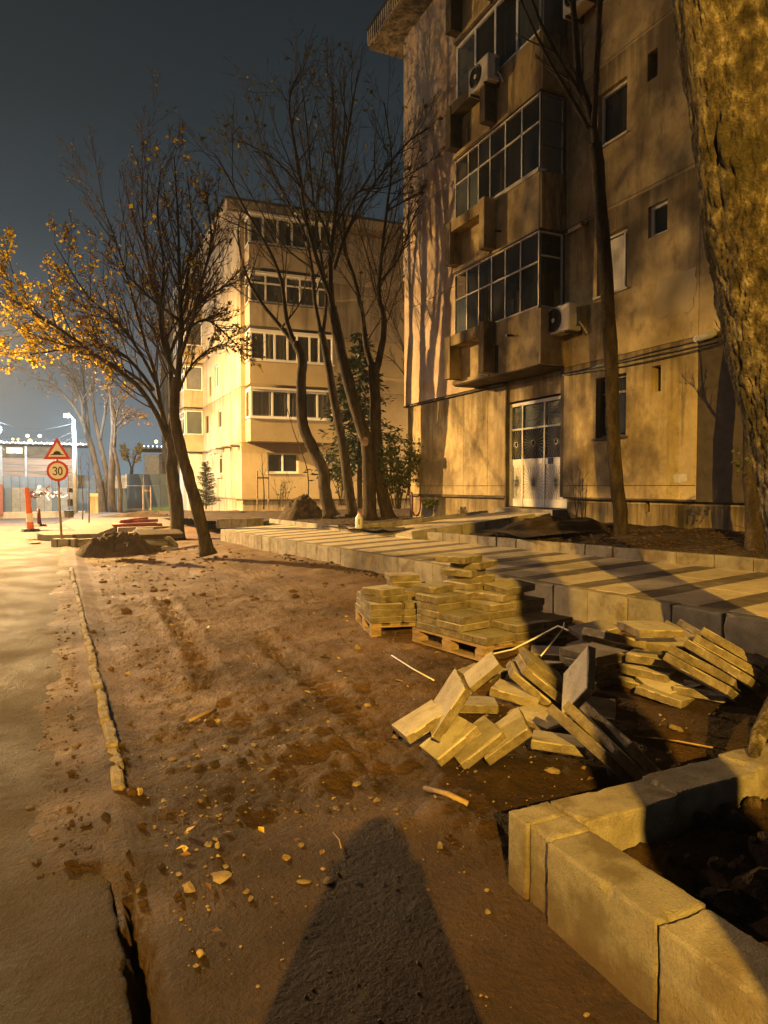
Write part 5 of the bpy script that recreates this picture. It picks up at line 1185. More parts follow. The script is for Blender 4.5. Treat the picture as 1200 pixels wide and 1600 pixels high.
LOOSE = [
('pale slab scattered with gravel crumbs at the left foot of the heap', (1.821, 3.429, 0.22), [(0.149, 0.984, -0.095), (0.895, -0.093, 0.436), (0.42, -0.15, -0.895)], (0.285, 0.285, 0.05)),
('pale slab propped steeply on the gravel-strewn slab, catching the light', (1.966, 3.385, 0.312), [(-0.389, -0.921, 0.008), (-0.507, 0.207, -0.837), (0.769, -0.33, -0.547)], (0.4, 0.33, 0.055)),
('pale smooth slab lying behind the steeply propped one', (2.854, 4.39, 0.151), [(0.368, 0.925, 0.1), (0.683, -0.341, 0.646), (0.631, -0.169, -0.757)], (0.285, 0.285, 0.05)),
('ochre slab with a curved ring scratched on it at the front of the heap', (1.92, 3.281, 0.147), [(0.142, 0.986, -0.089), (0.842, -0.074, 0.535), (0.521, -0.151, -0.84)], (0.285, 0.285, 0.05)),
('mud-caked slab tucked under the right edge of the ring-scratched slab', (2.035, 3.202, 0.142), [(0.218, 0.976, 0.003), (-0.811, 0.182, -0.556), (-0.543, 0.119, 0.831)], (0.285, 0.285, 0.05)),
('slab with a bright ochre top, rightmost of the three leaning fan-wise in front', (2.168, 3.113, 0.188), [(0.424, 0.901, 0.088), (-0.693, 0.386, -0.609), (-0.582, 0.197, 0.789)], (0.285, 0.285, 0.05)),
('slab lying flat behind the fan of three front slabs', (2.471, 3.927, 0.083), [(-0.868, 0.496, -0.009), (0.493, 0.861, -0.12), (-0.052, -0.109, -0.993)], (0.33, 0.33, 0.055)),
('slab wedged flat between the leaning pair and the front fan', (2.835, 3.921, 0.112), [(-0.687, 0.701, 0.192), (0.703, 0.708, -0.069), (-0.185, 0.088, -0.979)], (0.33, 0.33, 0.055)),
("narrow-looking slab, lowest left of the three tilted ones in the heap's middle", (2.943, 3.945, 0.164), [(0.665, -0.393, -0.636), (0.502, 0.865, -0.009), (0.553, -0.313, 0.772)], (0.33, 0.33, 0.055)),
('topmost of the three tilted slabs in the middle, pale broken end showing', (3.043, 3.906, 0.263), [(0.743, -0.328, -0.583), (0.446, 0.893, 0.065), (0.499, -0.309, 0.81)], (0.33, 0.33, 0.055)),
('slab directly under the topmost tilted one, cracked dusty edge', (2.961, 3.851, 0.227), [(0.707, -0.318, -0.631), (0.453, 0.89, 0.059), (0.543, -0.328, 0.773)], (0.33, 0.33, 0.055)),
('slab standing on edge against the blue shaded stack', (2.852, 3.315, 0.349), [(-0.541, -0.598, -0.592), (0.006, 0.701, -0.713), (0.841, -0.389, -0.376)], (0.33, 0.33, 0.055)),
('clean ochre slab lying flat on the soil right of the dark shadow', (3.826, 3.513, 0.173), [(0.238, 0.957, 0.165), (0.942, -0.269, 0.201), (0.236, 0.108, -0.966)], (0.33, 0.33, 0.055)),
('bright topmost slab of the small stack before the sidewalk kerb', (3.741, 3.612, 0.543), [(0.278, 0.961, 0.011), (0.96, -0.277, -0.033), (-0.029, 0.019, -0.999)], (0.33, 0.33, 0.055)),
('slab slanting across the blue shaded stack, half in shadow', (3.561, 3.775, 0.465), [(0.933, -0.245, -0.262), (0.224, 0.969, -0.106), (0.28, 0.04, 0.959)], (0.33, 0.33, 0.055)),
('brown slab lying behind the slanting shaded one', (4.05, 4.527, 0.335), [(0.922, -0.334, 0.195), (0.336, 0.941, 0.026), (-0.192, 0.042, 0.981)], (0.33, 0.33, 0.055)),
('lowest front slab of the leaning row below the sidewalk kerb', (3.773, 3.193, 0.298), [(0.27, -0.907, -0.324), (0.832, 0.389, -0.395), (0.484, -0.163, 0.86)], (0.44, 0.33, 0.055)),
('second slab up in the leaning row below the sidewalk kerb', (3.845, 3.222, 0.342), [(0.33, -0.884, -0.331), (0.822, 0.442, -0.359), (0.464, -0.154, 0.872)], (0.44, 0.33, 0.055)),
('dark-topped third slab in the leaning row below the sidewalk kerb', (3.873, 3.126, 0.384), [(0.267, -0.88, -0.394), (0.831, 0.417, -0.367), (0.487, -0.229, 0.843)], (0.44, 0.33, 0.055)),
('fourth slab up in the leaning row below the sidewalk kerb', (4.013, 3.173, 0.398), [(0.298, -0.875, -0.381), (0.831, 0.434, -0.347), (0.469, -0.213, 0.857)], (0.44, 0.33, 0.055)),
('highest slab of the leaning row, touching the kerb', (4.083, 3.178, 0.438), [(0.281, -0.871, -0.403), (0.836, 0.428, -0.342), (0.471, -0.241, 0.849)], (0.44, 0.33, 0.055)),
('thin edge of a slab sticking up behind the bright topmost one', (4.293, 3.693, 0.379), [(-0.295, -0.95, -0.103), (0.815, -0.194, -0.546), (0.499, -0.245, 0.832)], (0.44, 0.33, 0.055)),
('slab edge tilted against the kerb right behind the leaning row', (4.333, 3.628, 0.402), [(-0.446, -0.894, -0.04), (0.746, -0.347, -0.568), (0.494, -0.283, 0.822)], (0.44, 0.33, 0.055)),
('lower left slab of the three sliding toward the tree bed', (2.494, 2.806, 0.194), [(-0.005, -0.966, -0.259), (0.763, 0.164, -0.626), (0.647, -0.201, 0.736)], (0.44, 0.33, 0.055)),
('middle muddy slab of the three sliding toward the tree bed', (2.56, 2.769, 0.202), [(-0.075, -0.963, -0.26), (0.743, 0.12, -0.659), (0.665, -0.243, 0.706)], (0.44, 0.33, 0.055)),
('right-hand slab of the three sliding toward the dark hollow', (2.665, 2.754, 0.196), [(-0.181, -0.97, -0.163), (0.726, -0.02, -0.688), (0.664, -0.243, 0.708)], (0.44, 0.33, 0.055)),
('slab half sunk in mud in front of the three sliding ones', (2.466, 3.027, 0.13), [(0.758, -0.649, -0.057), (0.638, 0.757, -0.138), (0.133, 0.069, 0.989)], (0.285, 0.285, 0.05))]
# ================================================================== PAVING SLABS
sr = random.Random(77)
def shade_sides(me, m):   # cast faces smooth and pale; sides rougher, shade put into their darker colour
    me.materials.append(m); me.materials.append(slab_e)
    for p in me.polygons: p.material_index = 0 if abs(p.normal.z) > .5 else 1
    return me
def _pass(): pass
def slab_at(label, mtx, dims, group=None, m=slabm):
    me = shade_sides(rough_block(*dims, .006, sr, 7, 2, .5), m)
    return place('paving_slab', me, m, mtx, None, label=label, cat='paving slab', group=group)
for (lab, c, ax, dims) in LOOSE:
    a0, a1 = Vector(ax[0]).normalized(), Vector(ax[1]); a1 = (a1-a0*a1.dot(a0)).normalized(); a2 = a0.cross(a1)
    slab_at(lab, mat4(c, (a0, a1, a2)), dims, 'loose paving slabs in the heap')
def flat(label, x, y, z, yaw, dims=(.33, .33, .06), tilt=(0, 0), group='loose paving slabs in the heap', m=slabm):
    mt = Matrix.Translation((x, y, z)) @ Matrix.Rotation(yaw, 4, 'Z') @ Matrix.Rotation(tilt[0], 4, 'X') @ Matrix.Rotation(tilt[1], 4, 'Y')
    return slab_at(label, mt, dims, group, m)
ORD = ['bottom', 'second', 'third', 'fourth', 'fifth', 'sixth', 'seventh', 'eighth']
# the neat stack of four that stands in the shadow
F1, F2 = P(931, 1081, .07), P(991, 1066, .08); e1 = (F2-F1); e1.z = 0; e1.normalize(); e2 = Vector((-e1.y, e1.x, 0)); yaw = math.atan2(e1.y, e1.x)
for k in range(4):
    c = F1+e1*.19+e2*.19; flat('%s slab of the neat four-high stack in the dark shadow' % ['bottom', 'second', 'third', 'top'][k], c.x, c.y, .075+.03+.0615*k, yaw+sr.uniform(-.03, .03), (.37, .37, .058))
for k, lb_ in enumerate(['bottom slab of the small stack under the bright topmost slab', 'second slab of the small stack under the bright topmost slab', 'third slab of the small stack under the bright topmost slab', 'slab just below the bright topmost one, mud along its edge']):
    flat(lb_, 3.86+.02*k, 3.74-.03*k, .12+.10*k, .25+.12*k, (.36, .36, .062), (.04*(k % 2), -.03))
flat('pale ochre slab lying behind the standing slab', 3.12, 4.10, .13, .6, (.33, .33, .055), (.12, .05)); flat('slab half hidden beneath the ochre one behind the standing slab', 3.35, 4.32, .17, .2, (.33, .33, .055), (-.08, .1))
flat('slab lying flat on the soil behind the slanting shaded one', 3.55, 4.45, .20, .9); flat('slab on the soil under the brown one at the back', 3.95, 4.42, .22, .4)
flat('slab hidden low in the heart of the leaning heap', 2.75, 3.55, .06, .3, (.33, .33, .055), (.1, .05)); flat('slab buried under the middle of the heap', 3.15, 3.55, .07, .8, (.33, .33, .055), (.05, -.1))
flat('slab buried beneath the leaning row', 3.75, 3.45, .12, .3, (.33, .33, .055), (.1, .1)); flat('slab beneath the foot of the leaning row', 3.95, 3.35, .14, .6, (.33, .33, .055), (.05, .15))
flat('broken slab end at the right edge by the kerb', 4.45, 3.33, .25, .5, (.30, .22, .06), (.15, -.3)); flat('slab under the pale smooth one behind the heap', 3.0, 4.62, .06, .5, (.33, .33, .06))
# ---- pallets
def pallet(label, o, u, w, d, g):
    """wooden pallet: o near corner on the ground, u along w, v along d"""
    t = thing('pallet', label, 'pallet', o, g); u = Vector(u).normalized(); v = Vector((-u.y, u.x, 0)); n = Vector((0, 0, 1)); r = random.Random(int(o[0]*100))
    B = lambda nm, a, b: MB().obox(o, u, v, n, a, b).build(nm, wood, t)
    for i in range(3):
        x = (0, w/2-.05, w-.10)[i]; B('bottom_board', (x, 0, 0), (x+.10, d, .018))
        for j in range(3): y = (0, d/2-.06, d-.12)[j]; B('block', (x+.002, y, .0185), (x+.098, y+.12, .095))
    for j in range(3): y = (0, d/2-.05, d-.10)[j]; B('stringer_board', (0, y, .0955), (w, y+.10, .114))
    k = 6
    for i in range(k): x = i*(w-.10)/(k-1); B('deck_board', (x, -.01+r.uniform(-.008, .008), .1145), (x+.105, d+r.uniform(-.01, .01), .135))
    return t
def stack(o, u, cells, dims, zb, nm, lay=.066, group=None, jx=.012):
    """columns of slabs on a pallet; cells: (i offset along u, j offset along v, how many, words for the column)"""
    u = Vector(u).normalized(); v = Vector((-u.y, u.x, 0)); yw_ = math.atan2(u.y, u.x)
    for (x, y, n, words) in cells:
        for k in range(n):
            c = Vector(o)+u*(x+dims[0]/2+sr.uniform(-jx, jx))+v*(y+dims[1]/2+sr.uniform(-jx, jx))
            mt = Matrix.Translation((c.x, c.y, o[2]+zb+lay*(k+.5))) @ Matrix.Rotation(yw_+sr.uniform(-.02, .02), 4, 'Z')
            me = MB(); vs, fs = bev(dims[0]-.016, dims[1], lay-.004, .006, .5, sr); me.add(vs, fs)
            for sx_ in (-1, 1):
                for q in range(4):
                    y0 = -dims[1]/2+.006+q*(dims[1]-.012)/4; mm = MB().box((sx_*(dims[0]/2-.0085), y0+.004, -lay/2+.006), (sx_*dims[0]/2, y0+(dims[1]-.012)/4-.004, lay/2-.006)); me.add(mm.v, mm.f)
            # moulded notches down the sides
            slab_o = place('paving_slab', shade_sides(me.mesh('paving_slab'), slabm), slabm, mt, None, label='%s slab, %s' % ('top' if k == n-1 and n > 1 else ('only' if n == 1 else ORD[k]), words), cat='paving slab', group=group)
g2 = 'slabs stacked on the nearer pallet'; B2 = P(757, 1036, .08); A2 = P(662, 1001, .09); C2 = P(873, 1007, .11)
u2 = Vector((.985, .17, 0)).normalized(); v2 = Vector((-u2.y, u2.x, 0))
zg2 = gzf(3.4, 5.2)+.0
o2 = Vector((B2.x, B2.y, zg2)); pallet('nearer wooden pallet carrying the stepped pile of grey slabs', o2, u2, 1.12, 1.0, 'wooden pallets')
w3 = .37
stack(o2, u2, [(0, 0, 1, 'front left corner column of the nearer pallet'), (0, .30, 3, 'left edge second column of the nearer pallet'), (0, .62, 5, 'left edge rear column of the nearer pallet'),
    (w3, 0, 2, 'front middle column of the nearer pallet'), (w3, .34, 4, 'centre column of the nearer pallet'), (w3, .67, 5, 'rear middle column of the nearer pallet'),
    (2*w3, 0, 2, 'front right column of the nearer pallet'), (2*w3, .34, 4, 'right edge middle column of the nearer pallet'), (2*w3, .67, 6, 'rear right column of the nearer pallet')], (.365, .325), .136, 'n', .066, g2)
def pl(i, j, k): q = o2+u2*i+v2*j; return q.x, q.y, zg2+.136+.066*k
x, y, z = pl(.70, .55, 4); flat('slab set askew on the centre of the nearer pallet', x, y, z+.035, .35, (.36, .33, .064), (0, 0), g2)
x, y, z = pl(.80, .52, 5); flat('clean pale slab tilted on top of the askew one', x, y, z+.045, .15, (.36, .33, .064), (.06, -.07), g2)
for k, (di, yy, lb_) in enumerate([(0, .9, 'lower slab of the tall rear pile on the nearer pallet'), (.03, .75, 'second slab of the tall rear pile on the nearer pallet'), (-.02, 1.0, 'third slab of the tall rear pile on the nearer pallet'), (.05, .85, 'long slab near the top of the tall rear pile'), (-.05, .7, 'topmost slab of the tall rear pile above the pallet')]):
    x, y, z = pl(.62+di*2, .93, 5+k); flat(lb_, x, y, z+.035, yy-.6+k*.1, (.40 if k == 3 else .35, .33, .064), (0.01, 0), g2)
x, y, z = pl(.20, .93, 5); flat('single slab on the rear left of the nearer pallet', x, y, z+.035, .3, (.30, .26, .064), (0, 0), g2)
g1 = 'slabs stacked on the farther pallet'
zg1 = gzf(3.1, 6.6); o1 = Vector((2.76, 6.26, zg1)); u1 = Vector((.97, -.22, 0))
pallet('farther wooden pallet with a low pile of dusty slabs', o1, u1, 1.05, .95, 'wooden pallets')
stack(o1, u1, [(0, 0, 3, 'front left column of the farther pallet'), (.34, 0, 3, 'front middle column of the farther pallet'), (.69, 0, 2, 'front right column of the farther pallet'),
    (0, .31, 4, 'left edge middle column of the farther pallet'), (.34, .31, 4, 'centre column of the farther pallet'), (.69, .31, 4, 'right edge middle column of the farther pallet'),
    (.34, .62, 6, 'rear middle column of the farther pallet'), (0, .62, 3, 'rear left column of the farther pallet'), (.69, .62, 4, 'rear right column of the farther pallet')], (.335, .305), .136, 'n', .066, g1)
q = o1+u1*.22+Vector((0, .22, 0)); flat('gravel-covered slab lying askew on the farther pallet', q.x, q.y, zg1+.136+.066*4+.035, .35, (.34, .30, .066), (0, .02), g1); q = o1+u1*.12+Vector((0, .12, 0)); flat('thin slab shifted forward on the farther pallet front', q.x+.12, q.y+.06, zg1+.136+.066*3+.035, .2, (.34, .30, .066), (0, .02), g1)
# strap of torn plastic band over the pallet corner
st = thing('packing_strap', 'loose plastic packing strap curling between the pallet and the heap', 'strap', (3.2, 4.7, .1))
mb = MB(); mb.tube([PD(760, 1024, 5.5), PD(800, 1015, 5.3), PD(840, 995, 5.3), PD(872, 978, 5.2), PD(888, 985, 5.1)], .006, 4); mb.tube([PD(845, 1025, 4.9), PD(866, 1000, 4.9), PD(880, 982, 5.0), PD(882, 972, 5.0)], .006, 4); mb.build('strap', pvc, st)
# ================================================================== SIGN
sg = thing('road_sign', 'road sign pole with a speed-bump triangle above a round 30 limit, on a block foot', 'road sign', P(97, 853, 0))
sx = P(97, 853, gzf(-.07, 19.8)); n_ = Vector((-fw0[0], -fw0[1], 0)).normalized(); n_ = Vector((-.25, -.97, 0)).normalized(); us = Vector((-n_.y, n_.x, 0))
dS = 17.95; base = sx.copy()
Pz = lambda py: 1.55+(760-py)*dS/1080
mb = MB(); top = base+Vector((-.10, 0, 0)); top.z = Pz(700); mb.tube([base+Vector((0, 0, .05)), base+Vector((-.05, 0, 1.2)), top], .032, 10); mb.build('pole', pole_m, sg, smooth=True)
ctr = Vector((PD(91, 736, dS).x, PD(91, 736, dS).y, Pz(736)))+n_*.06
def disc(c, r, off, th, m, nm, par, n=40, poly=None):
    mb = MB(); pts = poly or [(r*math.cos(2*math.pi*i/n), r*math.sin(2*math.pi*i/n)) for i in range(n)]; k = len(pts)
    vs = [c+us*p[0]+Vector((0, 0, p[1]))+n_*(off+th) for p in pts]+[c+us*p[0]+Vector((0, 0, p[1]))+n_*off for p in pts]
    mb.add(vs, [tuple(range(k)), tuple(range(k, 2*k))[::-1]]+[(i, i+k, (i+1) % k+k, (i+1) % k) for i in range(k)]); return mb.build(nm, m, par)
pd_ = disc(ctr, .265, 0, .012, signred, 'round_plate', sg); disc(ctr, .205, .0125, .003, signwhite, 'plate_face', pd_)
def digit(strokes, ox):
    mb = MB()
    for st_ in strokes:
        pts = [ctr+us*(ox+p[0])+Vector((0, 0, p[1]))+n_*.0175 for p in st_]
        for a, b in zip(pts[:-1], pts[1:]):
            d = (b-a); L = d.length; d.normalize(); s = d.cross(n_); mb.obox(a, d, s, n_, (-.010, -.013, 0), (L+.010, .013, .0035+random.random()*.001))
    mb.build('numeral', black, pd_)
arc = lambda cx, cy, rx, ry, a0, a1, n=10: [(cx+rx*math.cos(R(a0+(a1-a0)*i/n)), cy+ry*math.sin(R(a0+(a1-a0)*i/n))) for i in range(n+1)]
digit([arc(0, .050, .042, .047, 150, -80), arc(0, -.048, .046, .052, 82, -150)], -.062); digit([arc(0, 0, .043, .098, 0, 360, 20)], .068)
tc = ctr+Vector((0, 0, .535)); tri = [(-.33, -.235), (.33, -.235), (0, .33)]
def rt3(k, dy=0): return [(p[0]*k, p[1]*k+dy) for p in tri]
pt_ = disc(tc, 0, 0, .012, signred, 'triangle_plate', sg, poly=rt3(1)); disc(tc, 0, .0125, .003, signwhite, 'plate_face', pt_, poly=rt3(.66, -.012))
hump = [(-.155, -.105), (-.155, -.125), (.155, -.125), (.155, -.105), (.11, -.10)]+[(.09*math.cos(R(a)), -.095+.075*math.sin(R(a))) for a in range(10, 171, 16)]+[(-.11, -.10)]
disc(tc, 0, .016, .003, black, 'hump_symbol', pt_, poly=hump)
mb = MB(); bb = base.copy(); vs, fs = bev(.62, .30, .24, .02, .2, random.Random(1)); mb.add([bb+us*v[0]+n_*v[1]*-1+Vector((.06, 0, v[2]+.08)) for v in vs], fs); mb.build('foot_block', concrete, sg)
for (a, b) in ((-.16, -.13), (.14, .20)):
    mb = MB(); mb.obox(bb+Vector((.06, 0, 0)), us, n_, Vector((0, 0, 1)), (a, .152, -.02), (b, .158, .19)); mb.build('foot_stripe', black, sg)
mb = MB(); mb.obox(bb+Vector((.3, .25, -.05)), Vector((.97, .25, 0)).normalized(), Vector((-.25, .97, 0)).normalized(), Vector((0, 0, 1)), (0, 0, 0), (1.3, .2, .2)); tag(mb.build('kerb_block', concrete), 'loose kerb block lying behind the road sign foot', 'kerb block')
# ================================================================== traffic posts, little things
bo = thing('traffic_bollard', 'orange and white striped warning bollard leaning at the road edge', 'bollard', PD(45, 828, 22))
p0, p1 = PD(48, 829, 22), PD(42, 762, 22)
for k in range(5):
    a, b = p0.lerp(p1, k/5), p0.lerp(p1, (k+1)/5); mb = MB(); mb.tube([a, b], [.11-.008*k, .102-.008*k], 12); mb.build('band', orange if k % 2 == 0 else (orange if k == 3 else signwhite), bo)
mb = MB(); mb.tube([p0+Vector((0, 0, -.03)), p0+Vector((0, 0, .06))], [.30, .24], 8); mb.build('rubber_foot', black, bo)
po = thing('traffic_post', 'short red plastic post with a wide black foot at the planter corner', 'post', PD(61, 820, 24))
p0 = PD(62, 821, 24); mb = MB(); mb.tube([p0, p0+Vector((-.03, 0, .58))], [.07, .05], 10); mb.build('post_shaft', redpl, po, smooth=True); mb = MB(); mb.tube([p0+Vector((0, 0, -.03)), p0+Vector((0, 0, .05))], [.25, .18], 8); mb.build('rubber_foot', black, po)
jg = thing('plastic_jug', 'white plastic jug standing on the planter kerb corner', 'jug', (6.1, 14.6, .6))
j0 = PD(561, 826, 15.75); mb = MB(); mb.tube([j0, j0+Vector((0, 0, .02)), j0+Vector((0, 0, .24)), j0+Vector((0, 0, .32)), j0+Vector((0, 0, .36))], [.075, .085, .085, .035, .03], 12); mb.build('jug_body', pvc, jg, smooth=True)
mb = MB(); mb.tube([j0+Vector((0, 0, .361)), j0+Vector((0, 0, .40))], .034, 10); mb.build('cap', signred, jg)
mb = MB(); mb.tube([j0+Vector((-.03, -.07, .22)), j0+Vector((-.05, -.11, .2)), j0+Vector((-.05, -.11, .12)), j0+Vector((-.03, -.08, .1))], .012, 6); mb.build('handle', black, jg)
rd = thing('hoop_stand', 'red bent metal hoop stand by the old house corner', 'hoop stand', PD(650, 805, 17.5))
q = PD(650, 807, 17.3); mb = MB(); mb.tube([q+us*-.11+Vector((0, 0, .62)), q+us*-.10+Vector((0, 0, .15)), q+us*-.04+Vector((0, 0, .03)), q+us*.05+Vector((0, 0, .03)), q+us*.10+Vector((0, 0, .15)), q+us*.12+Vector((0, 0, .5))], .025, 7); mb.build('hoop', redpl, rd, smooth=True)
rp = PD(215, 822, 24.5)
for i, (lb_, dx, dy, dz, a, L) in enumerate([('lowest of the red plastic pipes dumped on the pavement', 0, 0, .05, .1, 1.7), ('red plastic pipe on the road side of the dumped bundle', -.1, -.15, .06, .22, 1.5), ('red plastic pipe lying across the top of the dumped bundle', .05, .05, .17, -.12, 1.3), ('short red plastic pipe sticking out of the bundle', -.1, .1, .22, .35, 1.0)]):
    c = rp+Vector((dx, dy, dz)); d = Vector((math.cos(a), math.sin(a), .03*(i-1))); mb = MB(); mb.tube([c-d*L/2, c+d*L/2], .055, 9); tag(mb.build('plastic_pipe', redpl, smooth=True), lb_, 'pipe', 'red pipes by the far planter')
# heaps of dug soil and broken asphalt
def heap(name, label, c, sx_, sy_, h, m, seed, cat='soil heap', n=40):
    xs = np.linspace(-1.35, 1.35, n); Xg, Yg = np.meshgrid(xs, xs); rr = np.hypot(Xg, Yg)
    Z = h*np.clip(1.15-1.0*rr**2+.40*fbm(Xg*1.3+seed, Yg*1.3, seed+2, 2), 0, 1)*(.8+.5*fbm(Xg*2.3+seed, Yg*2.3, seed, 4, .6))+.22*h*fbm(Xg*6+seed, Yg*6, seed+1, 5, .65)*np.clip(1.2-rr, 0, 1)-.10*np.clip(rr-.95, 0, 1)
    co = np.stack([Xg*sx_+c[0], Yg*sy_+c[1], Z+c[2]], -1).reshape(-1, 3).tolist(); f = [(i*n+j, i*n+j+1, (i+1)*n+j+1, (i+1)*n+j) for i in range(n-1) for j in range(n-1)]
    me = bpy.data.meshes.new(name); me.from_pydata(co, [], f); me.polygons.foreach_set('use_smooth', [True]*len(f)); me.update(); return tag(link(name, me, m), label, cat)
h1 = P(190, 853, .0); heap('soil_heap', 'brown heap of dug earth behind the road sign', (h1.x-.25, h1.y-1.2, gzf(h1.x, h1.y)), .85, .9, .62, soil, 61, n=70)
h2 = P(470, 806, .55); q = PD(478, 800, 21.6); heap('soil_heap', 'dark rounded earth heap at the far planter beside the double-bent trunk', (q.x, q.y, .45), .85, .9, .85, soil, 67, n=60)
q = PD(225, 800, 38); heap('soil_heap', 'long low bank of reddish earth before the blue sheet fence', (q.x+2.5, q.y-3, -.25), 6.5, 1.3, .55, soil, 71)
cr_ = random.Random(8)
for i, (px_, py_, L_, w_, t_, a, til) in enumerate([(228, 848, .95, .6, .10, .3, .35), (250, 838, 1.1, .55, .12, .1, .2), (212, 856, .7, .5, .09, .9, -.3), (240, 858, .8, .5, .09, 1.4, .4), (262, 850, .6, .4, .10, 2.0, .7), (222, 836, .6, .45, .1, 2.4, -.5), (268, 862, .5, .35, .08, .6, .2)]):
    q = PD(px_, py_-4, 17.6+.3*(i % 3)); lb_ = ['largest broken asphalt chunk of the rubble pile by the two road trees', 'long dark asphalt plate on top of the rubble pile', 'broken asphalt chunk at the left foot of the rubble pile', 'asphalt plate tilted at the front of the rubble pile', 'upright asphalt shard against the straight tree trunk', 'asphalt shard at the back of the rubble pile', 'small asphalt chunk at the foot of the straight tree trunk'][i]
    vs, fs = bev(L_, w_, t_, .03, .5, cr_); vs = [(v[0]*cr_.uniform(.8, 1.1), v[1]*cr_.uniform(.75, 1.15), v[2]) for v in vs]
    place('asphalt_chunk', MB().add(vs, fs).mesh('asphalt_chunk'), asphalt if i % 2 else concrete, Matrix.Translation(q) @ Matrix.Rotation(a, 4, 'Z') @ Matrix.Rotation(til, 4, 'X'), None, label=lb_, cat='rubble', group='broken asphalt by the road trees')
# ================================================================== stones, clods, sticks, leaves on the ground
def rock(seed, sub=2, flatn=.6):
    bm = bmesh.new(); bmesh.ops.create_icosphere(bm, subdivisions=sub, radius=1); r = random.Random(seed)
    cut = [(Vector((r.gauss(0, 1), r.gauss(0, 1), r.gauss(0, 1))).normalized(), r.uniform(.38, .75)) for _ in range(12)]
    for v in bm.verts:
        for n, d in cut:
            k = v.co.dot(n)
            if k > d: v.co -= n*(k-d)
        v.co += Vector((r.gauss(0, .025), r.gauss(0, .025), r.gauss(0, .025))); v.co.z *= flatn
    me = bpy.data.meshes.new('stone'); bm.to_mesh(me); bm.free(); return me
def put_rock(label, px, py, size, m, seed, flatn=.6, name='stone', lift=.25, cat='stone', group='stones on the dug ground'):
    q = P(px, py, .05); 
    for _ in range(6): q = P(px, py, gzf(q.x, q.y))
    size *= .62; me = rock(seed, 2, flatn); r = random.Random(seed)
    place(name, me, m, Matrix.Translation((q.x, q.y, q.z+size*flatn*lift)) @ Matrix.Rotation(r.uniform(0, 6), 4, 'Z') @ Matrix.Diagonal((size, size*r.uniform(.6, .9), size, 1)), None, label=label, cat=cat, group=group)
for a in [('pale chipped stone at the head of the crack in the road edge', 217, 1392, .028, stone, 1, .6), ('pale pointed stone beside the crack at the lower left', 314, 1493, .034, stone, 2, .8),
    ('pale lumpy stone, largest of the scatter left of the shadow', 340, 1322, .042, stone, 3, .7), ('long flat pale stone above the crack', 297, 1390, .075, stone, 4, .35), ('broad flat stone half sunk in mud', 345, 1372, .11, stone, 5, .25),
    ('brown slab-like stone at the road edge', 217, 1240, .075, stone, 6, .7), ('dark clod by the end of the old kerb line', 165, 1278, .065, stone_d, 7, .6), ('narrow stone upright beside the shadow', 391, 1406, .03, stone, 8, 1.),
    ('yellow-lit jagged stone left of the shadow', 447, 1342, .045, stone, 9, .7), ('rounded yellow stone under the slab heap by the hollow', 955, 1209, .06, stone, 10, .8), ('small pale stone just below the large lumpy one', 341, 1338, .022, stone, 11, .6),
    ('black clod in the hollow before the heap', 565, 1147, .07, stone_d, 12, .6), ('left one of two black clods in the mud', 335, 1196, .085, stone_d, 13, .5), ('right one of two black clods in the mud', 378, 1190, .07, stone_d, 14, .6),
    ('stub of stone standing alone before the pallets', 560, 1014, .07, stone, 15, .9), ('flat stone of the little cluster before the heap', 575, 1103, .06, stone, 16, .45), ('dark stone of the little cluster before the heap', 560, 1107, .05, stone_d, 17, .5),
    ('yellow crumbling clod near the tree bed corner', 688, 1324, .05, stone, 18, .6), ('rounded stone by the dark shadow beside the flat slab', 985, 1062, .05, stone, 19, .7), ('lump of stone lying between the flat slab and the tree bed', 1058, 1140, .09, stone, 20, .6),
    ('flat stone at the left foot of the slab heap', 617, 1153, .07, stone, 21, .5), ('pale crumbled stone left of the big shadow', 475, 1378, .05, stone, 22, .4), ('mud-covered broken tile under the front of the heap', 862, 1205, .11, stone, 23, .25), ('small pale pebble on the wet road', 110, 1474, .014, stone, 24, .6)]:
    put_rock(*a)
def stick(label, pix, r, m, name='stick', cat='stick', lift=.012):
    pts = []
    for (px, py) in pix:
        q = P(px, py, .05)
        for _ in range(5): q = P(px, py, gzf(q.x, q.y)+lift)
        pts.append(q)
    mb = MB(); mb.tube(pts, r, 6); return tag(mb.build(name, m, smooth=True), label, cat, 'sticks on the dug ground')
stick('thin pale straight stick lying left of the heap', [(612, 1024), (645, 1045), (678, 1063)], .006, pvc); stick('curved pale twig near the straight stick', [(615, 1061), (628, 1064), (638, 1073)], .005, plank)
stick('short rotten board in the middle of the muddy ground', [(296, 1126), (316, 1117), (336, 1109)], .012, wood); stick('yellow-brown broken lath lying before the tree bed', [(664, 1232), (700, 1241), (731, 1256)], .014, wood)
stick('thin rod running from the hollow toward the tree bed', [(990, 1150), (1060, 1158), (1135, 1172)], .005, wood, lift=.05); stick('fine dry twig beside the photographer shadow', [(520, 1300), (530, 1312), (533, 1325)], .003, plank)
